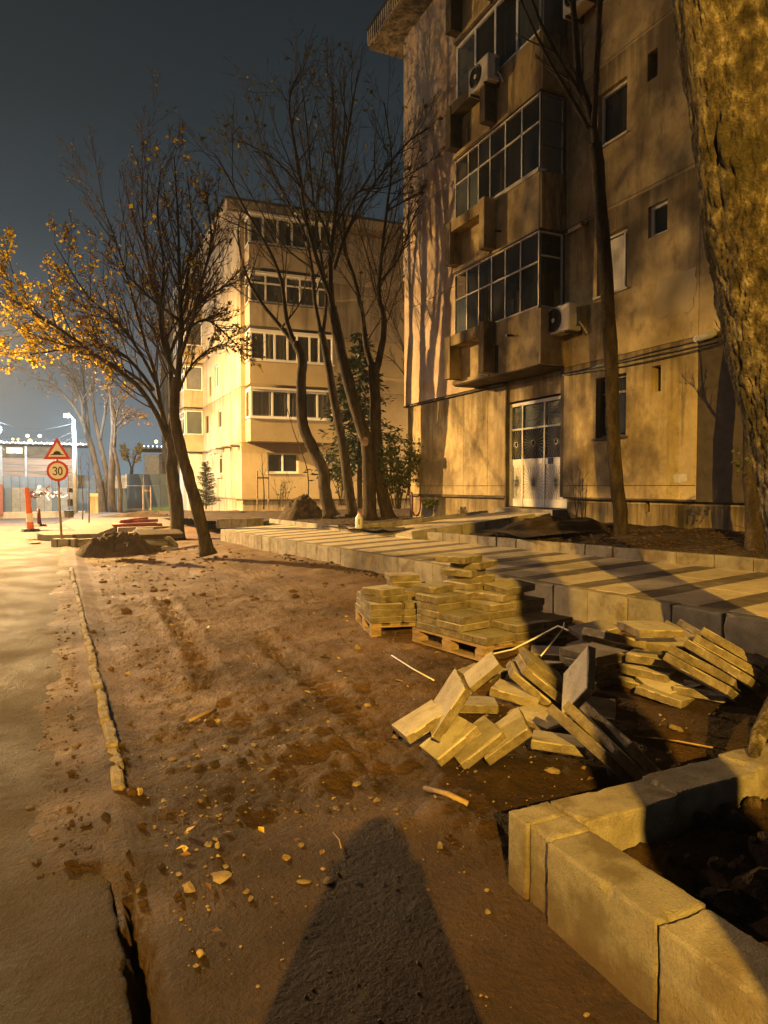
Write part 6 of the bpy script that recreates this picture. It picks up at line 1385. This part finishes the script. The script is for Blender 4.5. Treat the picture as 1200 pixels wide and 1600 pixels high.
# gravel, crumbs and fallen leaves that nobody could count
def scatter(name, n, m, seed, size, fn, flatn=.6, zoff=.2, sub=1):
    r = np.random.default_rng(seed); base = [rock(seed+i, sub, flatn) for i in range(3)]; bv = []; bf = []
    for me in base:
        v = np.zeros(len(me.vertices)*3); me.vertices.foreach_get('co', v); bv.append(v.reshape(-1, 3)); bf.append([tuple(p.vertices) for p in me.polygons])
    XY = fn(r, n)
    tr_ = np.hypot((XY[:, 0]-.95)/.62, (XY[:, 1]-1.7)/1.25) < 1; XY = XY[~(tr_ & (r.random(len(XY)) < (.93 if name != 'gravel' else .55)))]     # swept bare where people walk
    Z = ground_z(XY[:, 0], XY[:, 1]); mb = MB()
    S_ = size[0]*np.exp(r.normal(0, size[1], len(XY))); S_ = np.minimum(S_, size[2])
    for i, (x, y) in enumerate(XY):
        b = i % 3; a = r.uniform(0, 6.28); c, s = math.cos(a), math.sin(a); v = bv[b]*S_[i]
        vv = np.stack([v[:, 0]*c-v[:, 1]*s+x, v[:, 0]*s+v[:, 1]*c+y, v[:, 2]+Z[i]+S_[i]*flatn*zoff], -1); mb.add(vv.tolist(), bf[b])
    return mb.build(name, m, kind='stuff')
def around(r, n, x0=.35, x1=4.7, y0=1.0, y1=9., near=1.0):
    y = y0+(y1-y0)*r.random(n)**(1.7*near); x = x0+(x1-x0)*r.random(n)**1.1; k = fbm(x*1.5, y*1.5, 91, 3); ok = (k > -.25)*(1-((x > 1.45) & (y < 2.35)))
    return np.stack([x, y], -1)[ok.astype(bool)]
scatter('gravel', 3200, stone, 11, (.0062, .55, .024), around)
scatter('chips', 190, stone, 29, (.012, .5, .034), lambda r, n: np.stack([.32+1.1*r.random(n), 1.9+2.3*r.random(n)], -1), .5, .1, 1); scatter('crumbs', 1500, mud, 12, (.008, .55, .028), around, .7)
scatter('clods', 170, mud, 13, (.020, .5, .05), lambda r, n: np.stack([.2+2.4*r.random(n)**1.6, 1.2+5*r.random(n)**1.3], -1)[lambda q=None: slice(None)] if False else np.stack([.2+2.6*r.random(n)**1.6, 2.4+6*r.random(n)**1.5], -1), .65)
scatter('edge_clods', 260, mud, 19, (.011, .6, .04), lambda r, n: np.stack([.05-.30*r.random(n)*r.random(n)+.10*(r.random(n)-.5), 2.9+10*r.random(n)**1.5], -1), .6)
scatter('road_grit', 2600, asphalt, 14, (.0045, .5, .014), lambda r, n: np.stack([.05-2.2*r.random(n)**1.4, 1.0+6*r.random(n)**1.5], -1), .7, sub=1)
scatter('bed_clods', 420, soil, 15, (.03, .5, .09), lambda r, n: np.stack([1.76+2.4*r.random(n), .6+1.4*r.random(n)], -1), .75, .3, sub=2)
scatter('edge_rubble', 240, soil, 16, (.028, .5, .07), lambda r, n: (lambda y: np.stack([kx(y)-.02-.35*r.random(n)**1.6, y], -1))(3+11*r.random(n)), .65)
scatter('far_crumbs', 260, mud, 17, (.03, .5, .09), lambda r, n: np.stack([.5+3.2*r.random(n), 9+9*r.random(n)], -1), .6)
def leaf_litter(name, n, m, seed, fz, fn, size=.055):
    r = np.random.default_rng(seed); rr = random.Random(seed); XY = fn(r, n); mb = MB()
    for x, y in XY:
        z = float(fz(x, y))+.012; a = rr.uniform(0, 6.28); s_ = size*rr.uniform(.6, 1.2); d = Vector((math.cos(a), math.sin(a), rr.uniform(-.2, .35))).normalized(); w = d.cross(Vector((rr.gauss(0, .25), rr.gauss(0, .25), 1))).normalized(); p = Vector((x, y, z))
        mb.add([p, p+d*s_*.5+w*s_*.33+Vector((0, 0, .006)), p+d*s_, p+d*s_*.5-w*s_*.33+Vector((0, 0, .004))], [(0, 1, 2, 3)])
    return mb.build(name, m, kind='stuff')
leaf_litter('fallen_leaves', 110, leaf_y, 21, ground_z, lambda r, n: np.stack([.4+4*r.random(n), 2.9+15*r.random(n)**1.2], -1))
leaf_litter('fallen_leaves', 260, leaf_b, 22, ground_z, lambda r, n: np.stack([.3+4.3*r.random(n), 2.3+15*r.random(n)**1.3], -1), .042)
leaf_litter('planter_litter', 1500, leaf_b, 23, pz, lambda r, n: (lambda y: np.stack([pkx(y)+.15+1.9*r.random(n), y], -1))(3.5+7.5*r.random(n)), .075)
leaf_litter('planter_litter', 700, leaf_b, 24, pz2, lambda r, n: np.stack([6.1+3.5*r.random(n), 14.8+6.4*r.random(n)], -1), .08)
scatter('planter_clods', 900, soil, 18, (.04, .5, .12), lambda r, n: (lambda y: np.stack([pkx(y)+.2+1.8*r.random(n), y], -1))(3.5+7.5*r.random(n)), .65) if False else None
for i in range(1):
    r = random.Random(31); mb = MB()
    for k in range(160):
        y = r.uniform(4.5, 11); x = float(pkx(y))+.2+r.random()*1.7; z = float(pz(x, y)); a = r.uniform(0, 6.28); d = Vector((math.cos(a), math.sin(a), r.uniform(-.05, .35))); L = r.uniform(.1, .45); mb.tube([Vector((x, y, z)), Vector((x, y, z+.02))+d*L*.5, Vector((x, y, z+.01))+d*L], .004, 3)
    mb.build('dead_twigs', twig, kind='stuff')
# dark fallen slab-soil mounds in the planter
heap('soil_heap', 'dark mound of earth in the planter beside the entrance path', (8.0, 9.9, .82), 1.0, .6, .22, soil, 83)
# ================================================================== THE END OF THE STREET
def PY(px, py, Y): r = ray(px, py); return Vector(CP+r*(Y/r[1]))
UX, UZ, UY = Vector((1, 0, 0)), Vector((0, 0, 1)), Vector((0, -1, 0))
YF_ = 46.; fa, fb = PY(6, 797, YF_), PY(106, 797, YF_); zt_, zm = PY(50, 745, YF_).z, PY(50, 762, YF_).z; zb_ = PY(50, 800, YF_).z
fence = thing('sheet_fence', 'dark blue sheet-metal fence with ribbed lower half and graffiti at the left', 'fence', (fa.x, YF_, zb_))
n = 8
for i in range(n):
    a = fa.x+(fb.x-fa.x)*i/n; b = fa.x+(fb.x-fa.x)*(i+1)/n
    mb = MB(); mb.obox((0, YF_, 0), UX, UZ, UY, (a+.012, zm+.01, 0), (b-.012, zt_, .03)); mb.build('upper_panel', fence_m, fence)
    mb = MB(); k = 7
    for j in range(k): x = a+.012+(b-a-.024)*j/k; mb.obox((0, YF_, 0), UX, UZ, UY, (x, zb_, 0), (x+(b-a)/k*.55, zm, .05)); mb.obox((0, YF_, 0), UX, UZ, UY, (x+(b-a)/k*.55, zb_, 0), (x+(b-a)/k, zm, .015))
    mb.build('ribbed_panel', metal_g if i % 3 else fence_m, fence)
    mb = MB(); mb.obox((0, YF_, 0), UX, UZ, UY, (a-.03, zb_-.1, -.05), (a+.03, zt_+.02, -.002)); mb.build('post', metal_d, fence)
gr_ = random.Random(4)   # sprayed scribbles on the ribs
for c_, x0, x1, nm in ((signwhite, 52, 95, 12), (redpl, 50, 58, 4), (redpl, 70, 80, 3)):
    for k in range(nm):
        px = gr_.uniform(x0, x1); a = PY(px, gr_.uniform(766, 774), YF_); pts = [a+Vector((0, -.056, 0))]
        for q in range(3): pts.append(pts[-1]+Vector((gr_.uniform(-.2, .25), 0, gr_.uniform(-.28, .2))))
        mb = MB(); 
        for u_, w_ in zip(pts[:-1], pts[1:]):
            d = (w_-u_); L = d.length; d.normalize(); mb.obox(u_, d, d.cross(UY), UY, (0, -.035, 0), (L, .035, .004))
        mb.build('graffiti_stroke', c_, fence)
mb = MB(); mb.obox((0, YF_, 0), UX, UZ, UY, (fa.x-6, zb_-.5, -.1), (fb.x+1.5, zb_+.02, .5)); tag(mb.build('low_wall', cream_old), 'low kerb wall under the ribbed sheet fence', 'wall')
lw = PY(0, 800, YF_-.3); mb = MB(); mb.obox(lw, UX, UZ, UY, (-1.2, -.2, 0), (.18, 1.6, .3)); tag(mb.build('gate_pier', M('red_brick_pier', [(.20,.06,.035), (.30,.10,.06)], scale=6, rough=.9)), 'reddish brick pier at the left end of the sheet fence', 'pier')
YW = 50.
wd = thing('timber_shed', 'pink-lit timber clad shed with a flat truss roof behind the left sheet fence', 'shed', (PY(60, 800, YW).x, YW, 0))
wa, wb = PY(4, 745, YW).x, PY(119, 745, YW).x; z0w, z1w, z2w = PY(60, 752, YW).z-2.5, PY(60, 716, YW).z, PY(60, 697, YW).z
for k in range(9):
    a = z0w+(z1w-z0w)*k/9; b = z0w+(z1w-z0w)*(k+1)/9
    for (xa, xb) in ((wa, wa+(wb-wa)*.31), (wa+(wb-wa)*.318, wb)): mb = MB(); mb.obox((0, YW, 0), UX, UZ, UY, (xa, a+.015, 0), (xb, b-.015, .04+.012*(k % 2))); mb.build('plank', plank, wd)
mb = MB(); mb.obox((0, YW, 0), UX, UZ, UY, (wa, z1w+.02, -.05), (wb, z2w, .02)); mb.build('dark_fascia', sooty, wd)
for x in (wa-.05, wa+(wb-wa)*.314, wb+.02): mb = MB(); mb.obox((0, YW, 0), UX, UZ, UY, (x-.07, z0w, .02), (x+.07, z2w, .12)); mb.build('corner_post', metal_g, wd)
mb = MB(); mb.obox((0, YW, 0), UX, UZ, UY, (PY(10, 703, YW).x, PY(0, 708, YW).z, .03), (PY(35, 703, YW).x, PY(0, 699, YW).z, .06)); mb.build('lit_panel', emit('lit_yellow_panel', (1, .62, .12), 1.6), wd)
mb = MB(); rz0, rz1 = PY(60, 695, YW).z, PY(60, 685, YW).z; mb.obox((0, YW, 0), UX, UZ, UY, (wa-3, rz0, -3), (wb+.8, rz0+.14, .8)); mb.build('roof_slab', metal_g, wd)
mb = MB()
for i in range(40): x = wa-3+(wb-wa+3.8)*i/40; mb.tube([Vector((x, YW-.7, rz0+.14)), Vector((x+.08, YW-.7, rz1))], .018, 4); mb.tube([Vector((x+.2, YW-.7, rz0+.14)), Vector((x+.08, YW-.7, rz1))], .018, 4)
mb.build('roof_truss', metal_g, wd)
def bulb(name, label, p, r, col, s, group=None, light=None, parent=None):
    t = thing(name, label, 'lamp', p, group); mb = MB(); n = 8
    mb.tube([p-Vector((0, 0, r)), p-Vector((0, 0, r*.6)), p, p+Vector((0, 0, r*.6)), p+Vector((0, 0, r))], [r*.3, r*.85, r, r*.85, r*.3], n); mb.build('bulb', emit('lit_bulb', col, s), t, smooth=True)
    mb = MB(); mb.tube([p+Vector((0, 0, r)), p+Vector((0, 0, r*1.8))], r*.45, 6); mb.build('socket', metal_d, t)
    if light:
        ld = bpy.data.lights.new('lamp_light', 'POINT'); ld.energy = light; ld.color = col; ld.shadow_soft_size = max(.25, r*1.3); o = bpy.data.objects.new('lamp_light', ld); COL.objects.link(o); o.location = p-Vector((0, .3+r*2, 0)); adopt(o, t)
    return t
CW = (.62, .84, 1.0)
li = thing('string_lights', 'string of tiny cold white lights along the shed roof edge', 'string lights', (wa, YW-.8, rz0))
for i in range(46):
    x = wa-2.6+(wb-wa+3.2)*i/46; mb = MB(); p = Vector((x, YW-.86, rz0+.05-.06*(i % 2))); mb.tube([p, p+Vector((0, 0, .05)), p+Vector((0, 0, .09))], [.012, .035, .012], 5); mb.build('bulb', MATS.setdefault('lit_cold', emit('lit_cold', CW, 9.)), li)
mb = MB(); mb.tube([Vector((wa-2.6+(wb-wa+3.2)*i/46, YW-.86, rz0+.13-.02*(i % 2))) for i in range(47)], .01, 4); mb.build('cord', metal_d, li)
# lamp mast with cold flood light, wires
YP = 44.
mp_ = PY(118, 800, YP); mast = thing('lamp_mast', 'pale concrete mast with a dazzling cold white flood lamp and strung wires', 'lamp mast', (mp_.x, YP, mp_.z))
zt2 = PY(118, 655, YP).z; mb = MB(); mb.tube([(mp_.x, YP, mp_.z-.3), (mp_.x, YP, zt2)], [.14, .10], 12); mb.build('pole', M('pale_mast', [(.20,.21,.21), (.28,.29,.29)], scale=3, rough=.7), mast, smooth=True)
hl = PY(104, 649, YP-.3); mb = MB(); mb.tube([Vector((mp_.x, YP, zt2-.1)), hl+Vector((.1, .1, .2))], .05, 8); mb.build('arm', pole_m, mast)
mb = MB(); mb.obox(hl, UX, UZ, UY, (-.16, -.05, -.12), (.16, .10, .10)); hd = mb.build('lamp_head', metal_g, mast); mb = MB(); mb.obox(hl, UX, UZ, UY, (-.14, -.10, -.10), (.14, -.055, .095)); mb.build('lens', emit('lit_flood', CW, 60), hd)
ld = bpy.data.lights.new('lamp_light', 'POINT'); ld.energy = 3200; ld.color = CW; ld.shadow_soft_size = .2; o = bpy.data.objects.new('lamp_light', ld); COL.objects.link(o); o.location = hl+Vector((0, -.4, -.5)); adopt(o, mast)
for (pa, pb_, s) in (((0, 688), (118, 672), .5), ((0, 700), (118, 678), .8), ((0, 660), (118, 660), .4)):
    a, b = PY(*pa, YP+1), PY(*pb_, YP); mb = MB(); mb.tube([a.lerp(b, t)-Vector((0, 0, s*math.sin(math.pi*t))) for t in np.linspace(0, 1, 14)], .012, 4); mb.build('wire', metal_d, mast)
bulb('flood_lamp', 'cold white flood lamp glaring at the very left edge', PY(-4, 671, 46), .22, CW, 60., light=1500.)
for k, (px, py, rr_, s) in enumerate([(43, 681, .10, 14.), (62, 681, .10, 14.), (47, 689, .12, 16.), (20, 686, .07, 8.), (28, 686, .07, 8.)]):
    bulb('street_lamp', ['distant amber lamp, left one of the pair above the shed roof', 'distant amber lamp, right one of the pair above the shed roof', 'amber lamp just under the pair on the shed roof', 'small amber lamp left of the others on the shed roof', 'second small amber lamp left of the pair on the shed roof'][k], PY(px, py, 60.), rr_*1.2, (1, .62, .12), s, 'distant amber lamps')
bulb('street_lamp', 'distant amber lamp above the roof right of the far bare trees', PY(244, 690, 66.), .14, (1, .6, .1), 12., 'distant amber lamps'); bulb('street_lamp', 'small cold white lamp seen between the far bare trees', PY(154, 680, 60.), .12, CW, 30.)
bulb('street_lamp', 'bright amber lamp seen between the forked trunks of the road tree', PY(266, 684, 62.), .22, (1, .70, .16), 40., 'distant amber lamps')
# right-hand works fence and the building behind
YR = 52.; ra_, rb_ = PY(198, 790, YR), PY(302, 790, YR); zr0, zr1 = PY(240, 797, YR).z, PY(240, 741, YR).z
fr2 = thing('sheet_fence', 'tall blue-grey smooth sheet fence beyond the road trees', 'fence', (ra_.x, YR, zr0)); n = 4
for i in range(n):
    a = ra_.x+(rb_.x-ra_.x)*i/n; b = ra_.x+(rb_.x-ra_.x)*(i+1)/n
    mb = MB(); mb.obox((0, YR, 0), UX, UZ, UY, (a+.02, PY(240, 759, YR).z+.02, 0), (b-.02, zr1, .04)); mb.build('upper_panel', fence_m, fr2)
    mb = MB(); mb.obox((0, YR, 0), UX, UZ, UY, (a+.02, zr0+.12, 0), (b-.02, PY(240, 759, YR).z-.02, .04)); mb.build('lower_panel', fence_m, fr2)
mb = MB(); mb.obox((0, YR, 0), UX, UZ, UY, (ra_.x-.06, zr0, -.02), (ra_.x+.01, zr1, .06)); mb.obox((0, YR, 0), UX, UZ, UY, (ra_.x, zr0, -.02), (rb_.x, zr0+.11, .09)); mb.build('rail', whitepaint, fr2)
fr3 = thing('sheet_fence', 'low dark sheet fence running behind the far bare trees', 'fence', (PY(105, 790, 50).x, 50, zr0)); n = 6
xa_, xb_ = PY(105, 790, 50).x, PY(199, 790, 50).x
for i in range(n): mb = MB(); mb.obox((0, 50, 0), UX, UZ, UY, (xa_+(xb_-xa_)*i/n+.015, zr0, 0), (xa_+(xb_-xa_)*(i+1)/n-.015, PY(150, 763, 50).z, .04)); mb.build('panel', fence_m, fr3)
YB = 66.; b0, b1 = PY(226, 740, YB).x, PY(330, 740, YB).x; wh = thing('site_building', 'low timber and white building with lit roof edge behind the blue-grey fence', 'building', (b0, YB, 0))
for k in range(6): z0_ = PY(0, 745, YB).z-2+(PY(0, 704, YB).z-PY(0, 745, YB).z+2)*k/6; z1_ = PY(0, 745, YB).z-2+(PY(0, 704, YB).z-PY(0, 745, YB).z+2)*(k+1)/6; mb = MB(); mb.obox((0, YB, 0), UX, UZ, UY, (PY(240, 0, YB).x, z0_+.02, 0), (b1, z1_-.02, .05+.02*(k % 2))); mb.build('plank', plank, wh)
mb = MB(); mb.obox((0, YB, 0), UX, UZ, UY, (b0, PY(0, 745, YB).z-2, -.1), (PY(239.5, 0, YB).x, PY(0, 706, YB).z, .15)); mb.build('corner_post', whitepaint, wh)
mb = MB(); mb.obox((0, YB, 0), UX, UZ, UY, (PY(212, 0, YB).x, PY(0, 697, YB).z, -6), (b1+1, PY(0, 692, YB).z, 1.)); mb.build('roof_slab', metal_g, wh)
for i in range(16): x = PY(214, 0, YB).x+(b1-b0)*i/16; mb = MB(); p = Vector((x, YB-1.1, PY(0, 694, YB).z)); mb.tube([p, p+Vector((0, 0, .06)), p+Vector((0, 0, .12))], [.015, .05, .015], 5); mb.build('bulb', MATS['lit_cold'], wh)
mb = MB(); mb.obox((0, 56, 0), UX, UZ, UY, (PY(196, 0, 56).x-14, PY(0, 800, 56).z, 0), (PY(226, 0, 56).x, PY(0, 742, 56).z, .2)); tag(mb.build('boundary_wall', whitepaint), 'pale boundary wall glimpsed between the far bare trunks', 'wall')
mb = MB(); q = PD(147, 803, 39.); mb.obox(q, UX, UZ, UY, (-.20, -.1, -.3), (.22, 1.15, .1)); tag(mb.build('utility_box', cream_old), 'beige utility box beside the far bare trees', 'utility box')
mb = MB(); q = PD(297, 797, 46.); mb.obox(q, UX, UZ, UY, (-.35, .0, -.2), (.45, 1.1, .1)); tag(mb.build('crate', whitepaint), 'white crate against the right end of the blue-grey fence', 'crate')
# pale autumn tree lit by the yard
bare_tree('pale flood-lit tree glowing behind the far bare trees', PY(205, 800, 64), [(205, 800), (204, 760), (206, 730)], 62, .25, .12, [([(206, 735), (200, 715), (192, 700)], .09, .02, 0), ([(206, 735), (212, 712), (218, 700)], .09, .02, 0)], 199, dict(FT, kids=[12, 6, 4]), 9., 'far bare trees up the street', leafm=leaf_y, lsize=.25)
# grass before the fence, far pavements and kerbs
def grass(name, x0, x1, y0, y1, n, seed, h, z):
    r = random.Random(seed); mb = MB()
    for _ in range(n):
        x, y = r.uniform(x0, x1), r.uniform(y0, y1); a = r.uniform(0, 6.28); w = Vector((math.cos(a), math.sin(a), 0))*.02; d = Vector((r.gauss(0, .25), r.gauss(0, .25), 1)).normalized()*h*r.uniform(.5, 1.2); p = Vector((x, y, z)); mb.add([p-w, p+w, p+d], [(0, 1, 2)])
    return mb.build(name, leaf_s, kind='stuff')
q0, q1 = PD(238, 796, 43.), PD(276, 796, 43.); grass('grass', q0.x, q1.x, q0.y-.8, q0.y+1.6, 1600, 41, .55, -.30); q0 = PD(163, 800, 44); grass('grass', q0.x-.6, q0.x+.7, q0.y-.5, q0.y+.5, 260, 42, .4, -.3)
fpv = structure('far_pavement'); dusty = M('dusty_pavement', [(.07,.055,.040), (.105,.085,.064), (.14,.115,.088)], scale=3, rough=.9, bump=.3, bscale=40, fine=.15)
def slab_poly(pix, z, th, m, nm, par):
    pts = [P(px, py, z) for px, py in pix]; mb = MB(); mb.prism([(p.x, p.y) for p in pts], z-th, z); return mb.build(nm, m, par)
slab_poly([(60, 836), (152, 834), (182, 822), (330, 822), (345, 812), (170, 800), (120, 801), (108, 812), (57, 829)], .02, .35, dusty, 'pavement_slab', fpv)
kerb_row(fpv, [tuple(P(58, 836, .03)), tuple(P(153, 834, .03))], 1.0, .15, .3, -1, random.Random(71)); kerb_row(fpv, [tuple(P(184, 824, .05)), tuple(P(335, 820, .05))], 1.0, .15, .3, -1, random.Random(72)); kerb_row(fpv, [tuple(P(106, 826, .04)), tuple(P(56, 826, .04))], 1.0, .15, .12, 1, random.Random(73))
mb = MB(); q = [P(60, 829, .025), P(118, 829, .025), P(102, 819, .025), P(58, 819, .025)]; mb.quad(*q); mb.build('asphalt_inset', asphalt, fpv)
lf = PD(54, 850, 18.2); mb = MB(); 
q = P(54, 849, .02-.008*15); mb.tube([Vector((q.x, q.y, q.z)), Vector((q.x, q.y, q.z+.03))], [.18, .15], 9); tag(mb.build('flat_stone', stone), 'flat pale stone lying alone on the far wet road', 'stone')
# ================================================================== the damp night air
hz = bpy.data.materials.new('damp_air'); hz.use_nodes = True; t_ = hz.node_tree; t_.nodes.clear()
o_ = t_.nodes.new('ShaderNodeOutputMaterial'); v_ = t_.nodes.new('ShaderNodeVolumePrincipled'); v_.inputs['Density'].default_value = .0007; v_.inputs['Color'].default_value = (.8, .85, .9, 1); v_.inputs['Anisotropy'].default_value = .35
t_.links.new(v_.outputs[0], o_.inputs['Volume'])
MB().box((-125, -45, -4), (165, 265, 17)).build('haze', hz, None, kind='stuff')
